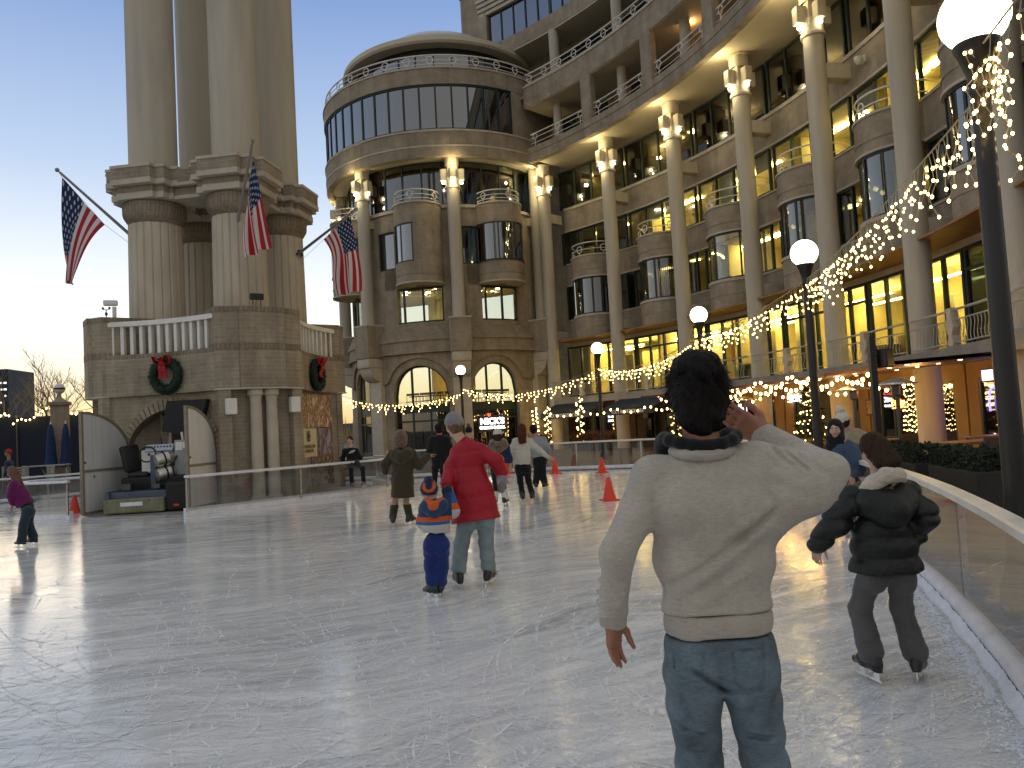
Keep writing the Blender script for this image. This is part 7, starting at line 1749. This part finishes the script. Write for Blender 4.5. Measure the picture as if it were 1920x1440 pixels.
tl = np.array(atz(1586, 1252, .03)-atz(1648, 1282, .03)); P.skates(tl, (.55, .75, -.12), upL=(.12, 0, 1), upR=(-.28, -.2, 1), h=.008)
# --- the adult in red with the child
Y0 = 7.75; base = (atz(890, 1098, 0).x, Y0, 0)
J = joints(Y0, base, head=(851, 800, .12), shL=(858, 850, .04), shR=(898, 846, .04), elL=(846, 880, .05), elR=(929, 865, -.02), wrL=(838, 906, -.08), wrR=(940, 886, .04), pelvis=(893, 960, 0), hipL=(876, 970, 0), hipR=(911, 968, 0), knL=(866, 1035, .06), knR=(912, 1030, .06), anL=(860, 1084, 0), anR=(917, 1078, .08))
P = Person('adult in a long red puffer coat and grey beanie, bending towards the small child', base, J, 1.0, 'fair', (-.45, 1, -.2), (-.12, .25, 1), (0, 1, 0), h=.009)
P.hand('L', (-.1, -.2, -1), (.5, .5, 0), .6); P.hand('R', (0, .1, -1), (-1, 0, 0), .4); P.done()
hem = np.array(atY(893, 975, Y0)-Vector(base))
P.jacket('red_puffer', 'puffer_coat', hem=hem, w=.150, sl=.074, cuff=.064, flare=1.75, amp=.008, fr=15, quilt=(.010, .15), depth=.75, hem_n=(0, 0, -1), k=.07, fat=1.0, collar=.095)
cl = SDF(); ch = P.ch; cl.cap(ch+np.array([-.02, .01, .0]), ch+np.array([-.035, .03, .085]), .095, .080, .03); solid(cl, .009, 'collar', M['red_puffer'], P.e)
P.hair('light', 'short'); P.beanie('grey_beanie'); P.trousers('denim_light', .094, .074, .076, 'jeans', to=.86)
P.skates((-.30, 1, 0), (.35, 1, 0), 'boot')
for S_, nm, mt in (('L', 'glove', 'glove_dark'), ('R', 'mitten', 'glove_grey')):
    g_ = SDF(); w_ = J['wr'+S_]; g_.chain([w_, w_+np.array([0, -.01, -.07]), w_+np.array([-.01, .02, -.17])], [.045, .052, .04], .02); g_.cap(w_+np.array([0, 0, -.04]), w_+np.array([.05, .02, -.10]), .022, .018, .02); solid(g_, .009, nm, M[mt], P.e)
Y0 = 7.4; base = (atz(815, 1115, 0).x, Y0, 0)
J = joints(Y0, base, .70, head=(805, 924, .03), shL=(798, 953, 0), shR=(833, 950, 0), elL=(795, 978, .05), elR=(848, 958, .02), wrL=(806, 990, .12), wrR=(843, 928, .06), pelvis=(818, 1010, 0), hipL=(808, 1020, 0), hipR=(829, 1020, 0), knL=(808, 1062, .03), knR=(829, 1060, .03), anL=(811, 1098, 0), anR=(826, 1096, .05))
P = Person('small child in a blue, orange and white ski jacket beside the red coat', base, J, .70, 'fair', (-.1, 1, 0), (0, 0, 1), h=.0075, hs=1.28)
P.hand('R', (-.2, .1, 1), (-1, 0, 0), .5, .65); P.done()
chz = P.ch[2]; pz = J['pelvis'][2]
def cj(c):
    t = (c[:, 2]-pz)/(chz-pz)+.10*np.abs(c[:, 0]-P.ch[0])/.15*0; i = np.full(len(c), 0); i[t < .74] = 1; i[t < .58] = 2; i[t < .48] = 3; arm = c[:, 0] > J['shR'][0]+.075; i[arm] = 3; i[arm & (c[:, 2] > J['elR'][2]+.02) & (c[:, 2] < J['elR'][2]+.075)] = 1; i[arm & (c[:, 2] >= J['elR'][2]+.075)] = 2; return i
hem = np.array(atY(817, 997, Y0)-Vector(base))
P.jacket(None, 'ski_jacket', hem=hem, w=.185, sl=.085, cuff=.070, flare=1.05, amp=.006, depth=.8, fat=1.2, colfn=cj, mats=[M['navy_blue'], M['orange'], M['blue_mid'], M['pale_grey']])
P.hood('navy_blue', 'hood', False, .085, low=-.03)
oh = SDF(); oh.chain([P.ch+np.array(v)*.7 for v in ((-.09, -.10, .10), (0, -.18, .02), (.10, -.09, .10))], [.03, .045, .03], .03); solid(oh, .008, 'hood_lining', M['orange'], P.e)
hz = J['head'][2]
P.beanie(None, pom=('navy', (.0, -.10, .14), .048), colfn=lambda c: ((np.hypot(c[:, 0]-P.q(0, -.12, .08)[0], c[:, 2]-P.q(0, -.12, .08)[2]) < .062) & (np.hypot(c[:, 0]-P.q(0, -.12, .08)[0], c[:, 2]-P.q(0, -.12, .08)[2]) > .034)).astype(int)+((c[:, 2] > hz+.085)*1)*0, mats=[M['navy'], M['orange']])
P.trousers('royal', .105, .090, .088, 'snow_trousers', to=.84, amp=.007); P.skates((-.75, .65, 0), (.0, 1, 0))
gl = SDF(); w_ = J['wrR']; gl.cap(w_, w_+np.array([-.01, 0, .06]), .045, .038, .01); solid(gl, .008, 'glove', M['navy'], P.e)
# --- helper for the smaller skaters
def skater(label, Y0, foot, sc, sk, face_dir, heading, J, build, h=.010, up=(0, 0, 1), leg=.72):
    base = (atY(*foot, Y0).x, Y0, 0); JJ = joints(Y0, base, sc, **J); P = Person(label, base, JJ, sc, sk, face_dir, up, heading, h, leg=leg); P.base = base; P.Y0 = Y0; build(P, JJ); return P
def hemat(P, x, y): return np.array(atY(x, y, P.Y0)-Vector(P.base))
def b_fur(P, J):
    P.hand('L', (0, .1, -1), (1, 0, 0), .4); P.hand('R', (.8, .3, .3), (0, 0, -1), .4); P.done()
    P.jacket('olive', 'parka', hem=hemat(P, 755, 932), w=.185, sl=.075, cuff=.062, flare=1.12, amp=.008, fr=14, depth=.75, k=.06, fat=1.1); P.hood('fur', 'fur_hood', True); P.hood('olive', 'hood_base', False, .10)
    for S_ in 'LR':
        a = SDF(); k_, n_ = J['kn'+S_], J['an'+S_]; a.cap(k_*.72+n_*.28, n_, .070, .062, .03); a.cut(k_*.80+n_*.20, (0, 0, 1)); solid(a, .009, 'sock', M['green_sock'], P.e)
    P.skates((-.15, 1, 0), (.45, .9, 0), 'boot')
skater('woman in an olive parka with brown fur hood and green socks, arm held out', 13.05, (752, 985), .97, 'tan', (.2, 1, 0), (0, 1, 0), dict(head=(752, 822, .02), shL=(736, 852, 0), shR=(772, 851, 0), elL=(722, 870, 0), elR=(785, 872, .0), wrL=(722, 885, .12), wrR=(802, 856, .12), pelvis=(755, 905, 0), hipL=(745, 912, 0), hipR=(765, 912, 0), knL=(741, 945, .03), knR=(762, 945, .03), anL=(737, 977, 0), anR=(768, 976, .05)), b_fur, leg=1.05)
def b_black(P, J):
    P.hand('L', (-.5, -.2, -.6), (0, 1, 0), .4); P.done(); P.jacket('black_cloth', 'coat', hem=hemat(P, 824, 862), w=.18, flare=1.05, fat=1.1); P.hair('black', 'short'); P.trousers('black_cloth'); P.skates((0, 1, 0), (.2, 1, 0))
skater('person all in black skating between the parka woman and the red coat', 16.6, (824, 905), 1.02, 'olive', (-.1, 1, 0), (0, 1, 0), dict(head=(823, 805, .0), shL=(812, 824, 0), shR=(838, 824, 0), elL=(806, 842, -.03), elR=(845, 844, 0), wrL=(800, 852, -.1), wrR=(846, 862, .06), pelvis=(824, 858, 0), hipL=(817, 862, 0), hipR=(831, 862, 0), knL=(816, 884, .04), knR=(831, 884, .04), anL=(814, 906, 0), anR=(833, 906, 0)), b_black)
def b_navy(P, J):
    P.hand('L', (0, .1, -1), (1, 0, 0), .4); P.hand('R', (0, .1, -1), (-1, 0, 0), .4); P.done(); P.jacket('navy', 'coat', hem=hemat(P, 935, 868), w=.185, flare=1.0, quilt=(.008, .10), fat=1.1); P.hood('fur', 'fur_collar', False, .10, low=-.05); P.hair('brown', 'long', length=.1); P.beanie('white_hat'); P.trousers('black_cloth', .09, .062, .055)
    for S_ in 'LR': a = SDF(); k_, n_ = J['kn'+S_], J['an'+S_]; a.cap(k_*.45+n_*.55, n_, .066, .070, .03); solid(a, .009, 'leg_warmer', M['boot_white'], P.e)
    P.skates((.2, 1, 0), (.35, 1, 0))
skater('woman in a navy coat with white hat, fur collar and white leg warmers', 15.4, (938, 945), .98, 'fair', (.2, 1, 0), (0, 1, 0), dict(head=(934, 817, 0), shL=(922, 838, 0), shR=(948, 838, 0), elL=(915, 858, 0), elR=(955, 858, 0), wrL=(915, 878, .1), wrR=(956, 876, .08), pelvis=(935, 876, 0), hipL=(928, 882, 0), hipR=(943, 882, 0), knL=(930, 912, .04), knR=(944, 912, .04), anL=(928, 940, .03), anR=(947, 938, 0)), b_navy)
def b_white(P, J):
    P.hand('L', (-.1, .1, -1), (1, 0, 0), .4); P.hand('R', (.9, .1, -.4), (0, 1, 0), .35); P.done(); P.jacket('white_jacket', 'jacket', hem=hemat(P, 979, 870), w=.165, sl=.062, flare=1.06, quilt=(.010, .085), amp=.004); P.hair('auburn', 'long', length=.26); P.trousers('black_cloth', .088, .062, .060); P.skates((-.1, 1, 0), (.2, 1, 0))
skater('woman in a white quilted jacket with long auburn hair and one arm out', 15.9, (983, 942), 1.0, 'fair', (.1, 1, 0), (0, 1, 0), dict(head=(979, 806, .0), shL=(967, 828, 0), shR=(991, 828, 0), elL=(960, 848, 0), elR=(1009, 843, .02), wrL=(957, 868, .06), wrR=(1028, 857, .05), pelvis=(980, 871, 0), hipL=(973, 877, 0), hipR=(988, 877, 0), knL=(976, 908, .03), knR=(991, 908, .03), anL=(980, 934, 0), anR=(998, 932, .0)), b_white)
def b_grey(P, J):
    P.hand('R', (.3, .1, -1), (-1, 0, 0), .4); P.done(); P.jacket('sage_grey', 'sweater', hem=hemat(P, 1012, 856), w=.165, flare=1.02); P.hair('black', 'short'); P.trousers('black_cloth', .095, .080, .075); P.skates((-.1, 1, 0), (.4, .8, 0))
skater('man in a pale grey sweater and black trousers leaning left behind the woman in white', 18.6, (1012, 914), 1.05, 'tan', (0, 1, 0), (0, 1, 0), dict(head=(1000, 806, .0), shL=(996, 826, 0), shR=(1019, 825, 0), elL=(991, 842, .05), elR=(1028, 840, -.02), wrL=(997, 852, .12), wrR=(1031, 856, .08), pelvis=(1012, 858, 0), hipL=(1006, 863, 0), hipR=(1018, 863, 0), knL=(1007, 886, .04), knR=(1017, 885, .04), anL=(1005, 908, 0), anR=(1021, 907, 0)), b_grey)
def b_pom(P, J):
    P.done(); P.jacket('black_cloth', 'coat', hem=hemat(P, 880, 862)); P.beanie('black_cloth', pom=('fur', (0, -.02, .175), .05)); P.trousers('dark_jeans'); P.skates((0, 1, 0), (.2, 1, 0))
skater('person in a dark pompom hat almost hidden behind the red coat', 19.5, (882, 912), 1.0, 'fair', (0, 1, 0), (0, 1, 0), dict(head=(879, 810, .0), shL=(871, 829, 0), shR=(891, 829, 0), elL=(866, 845, 0), elR=(896, 845, 0), wrL=(867, 860, .05), wrR=(895, 860, .05), pelvis=(881, 860, 0), hipL=(876, 864, 0), hipR=(887, 864, 0), knL=(876, 885, .03), knR=(887, 885, .03), anL=(876, 906, 0), anR=(888, 906, 0)), b_pom)
# --- boy sitting on the rail, facing us
def b_boy(P, J):
    P.hand('L', (-.5, -.4, -.5), (0, 0, -1), .5); P.hand('R', (.3, -.5, -.6), (0, 0, -1), .5); P.done(); face(P.e, J['head'], P.R, P.sc)
    P.jacket('black_cloth', 'hoodie', hem=hemat(P, 664, 867), w=.165, sl=.068, flare=1.03, amp=.007, fat=1.05); P.hair('brown', 'short'); P.trousers('black_cloth', .088, .070, .066); P.skates((-.25, -1, -.1), (.5, -.9, -.05), 'boot_grey')
    b = MB(); c = Vector((P.ch+J['pelvis'])/2)+Vector((.03, -.150, .10)); o = [(-.09, -.03), (-.05, .012), (.0, .045), (.06, .06), (.10, .05), (.07, .035), (.105, .028), (.06, .015), (.08, .002), (.03, -.005), (.02, -.02), (-.03, -.02), (-.05, -.035)]
    b.slab([c+Vector((x*.95, .35*abs(x)*.3, z*.95)) for x, z in o], (0, .012, 0)); b.build('chest_emblem', M['pale_grey'], P.e, local=True)
skater('boy in a black hoodie with a pale bird emblem sitting on the rink rail', 20.05, (664, 915), .86, 'fair', (-.15, -1, 0), (0, -1, 0), dict(head=(656, 826, .0), shL=(668, 845, .03), shR=(647, 846, .03), elL=(675, 858, .02), elR=(642, 860, .05), wrL=(676, 872, .0), wrR=(647, 872, -.04), pelvis=(662, 864, -.02), hipL=(668, 867, -.08), hipR=(657, 867, -.08), knL=(680, 878, -.42), knR=(658, 880, -.42), anL=(682, 903, -.36), anR=(660, 906, -.36)), b_boy)
# --- girl in purple, leaning to the left
def b_purple(P, J):
    P.hand('L', (-.3, -.1, -1), (1, 0, 0), .5, .8); P.done(); P.jacket('purple', 'jacket', hem=hemat(P, 48, 946)+np.array([0, 0, -.01]), w=.165, sl=.07, flare=1.1, amp=.007, fat=1.08); P.hair('light', 'long', length=.12); P.trousers('dark_jeans', .098, .082, .085, 'jeans', to=.96); P.skates((-.95, .3, 0), (-.95, .25, 0))
skater('girl in a purple jacket and dark jeans leaning forward at the left edge', 13.0, (45, 1024), .83, 'fair', (-.95, .5, -.15), (-.9, .35, 0), dict(head=(22, 886, .0), shL=(26, 908, -.10), shR=(34, 906, .12), elL=(20, 928, -.14), elR=(30, 928, .2), wrL=(23, 946, -.12), wrR=(24, 944, .22), pelvis=(52, 952, .02), hipL=(51, 958, -.08), hipR=(54, 958, .10), knL=(44, 990, -.08), knR=(54, 990, .12), anL=(41, 1017, -.05), anR=(63, 1012, .15)), b_purple, up=(-.35, 0, 1), h=.009)
# --- smiling woman in a black headscarf and denim jacket, skating towards us
def b_hij(P, J):
    P.hand('L', (-.3, -.6, -.4), (0, 1, 0), .4); P.hand('R', (-.4, -.8, .1), (0, 0, -1), .6); P.done(); face(P.e, J['head'], P.R, P.sc, True)
    P.jacket('denim_jacket', 'denim_jacket', hem=hemat(P, 1592, 895), w=.17, sl=.07, flare=1.06, amp=.007, fat=1.08); P.trousers('denim_jacket'); P.skates((-.3, -.95, 0), (-.3, -.95, 0), 'boot_grey')
    a = SDF(); R = P.R; q = P.q; a.ell(q(0, -.022, .035), np.array([.094, .105, .108]), R, .02); a.chain([q(0, -.05, -.02), q(.01, -.05, -.13), q(.02, -.03, -.22)], [.092, .10, .12], .04); a.cap(q(-.05, .02, -.10), q(.05, .02, -.10), .055, .055, .04); a.sub(q(0, .16, -.016), q(0, .07, -.014), .076, .066, .012); a.fn(wrinkle(.005, 45, 6)); solid(a, .008, 'headscarf', M['black_hijab'], P.e)
skater('smiling woman in a black headscarf and denim jacket looking back over the raised elbow', 9.6, (1592, 995), 1.0, 'fair', (-.52, -1, -.02), (-.3, -1, 0), dict(head=(1566, 806, .0), shL=(1602, 842, .05), shR=(1572, 842, -.02), elL=(1610, 878, .0), elR=(1562, 880, -.1), wrL=(1598, 895, -.2), wrR=(1545, 862, -.28), pelvis=(1592, 905, 0), hipL=(1600, 912, 0), hipR=(1584, 912, 0), knL=(1600, 950, -.05), knR=(1586, 950, -.05), anL=(1600, 985, 0), anR=(1584, 985, -.05)), b_hij)
def b_pw(P, J):
    P.done(); P.jacket('beige_coat', 'coat', hem=hemat(P, 1612, 905), w=.18, flare=1.1, fat=1.1); P.hair('brown', 'short'); P.beanie('white_hat', pom=('white_hat', (.02, -.06, .175), .055)); P.trousers('dark_jeans'); P.skates((.3, 1, 0), (.4, 1, 0))
skater('person in a white pompom hat and beige coat behind the woman in the headscarf', 10.6, (1612, 985), .98, 'fair', (.5, .8, 0), (.2, 1, 0), dict(head=(1583, 790, .0), shL=(1592, 815, 0), shR=(1622, 822, .05), elL=(1588, 850, 0), elR=(1632, 858, .05), wrL=(1592, 880, .1), wrR=(1628, 888, .1), pelvis=(1612, 888, 0), hipL=(1605, 895, 0), hipR=(1620, 895, 0), knL=(1605, 935, .03), knR=(1620, 935, .03), anL=(1605, 970, 0), anR=(1621, 970, 0)), b_pw, up=(-.35, 0, 1))
# --- onlooker at the far left behind the barrier
def b_far(P, J):
    P.done(); P.jacket('blue_coat', 'jacket', hem=hemat(P, 22, 895), w=.18, fat=1.1); P.beanie('red_hat'); P.trousers('black_cloth'); P.skates((-1, 0, 0), (-1, 0, 0))
    P.J  # placed behind the rail
skater('onlooker in a blue coat and red hat behind the far-left rink barrier', 27.2, (22, 925), 1.0, 'tan', (-.9, -.3, 0), (-.9, -.2, 0), dict(head=(15, 850, .0), shL=(14, 868, -.15), shR=(20, 868, .15), elL=(12, 884, -.2), elR=(22, 884, .2), wrL=(8, 893, -.2), wrR=(14, 893, .2), pelvis=(22, 894, 0), hipL=(22, 898, -.09), hipR=(22, 898, .09), knL=(20, 915, -.09), knR=(22, 915, .09), anL=(22, 929, -.09), anR=(24, 929, .09)), b_far)
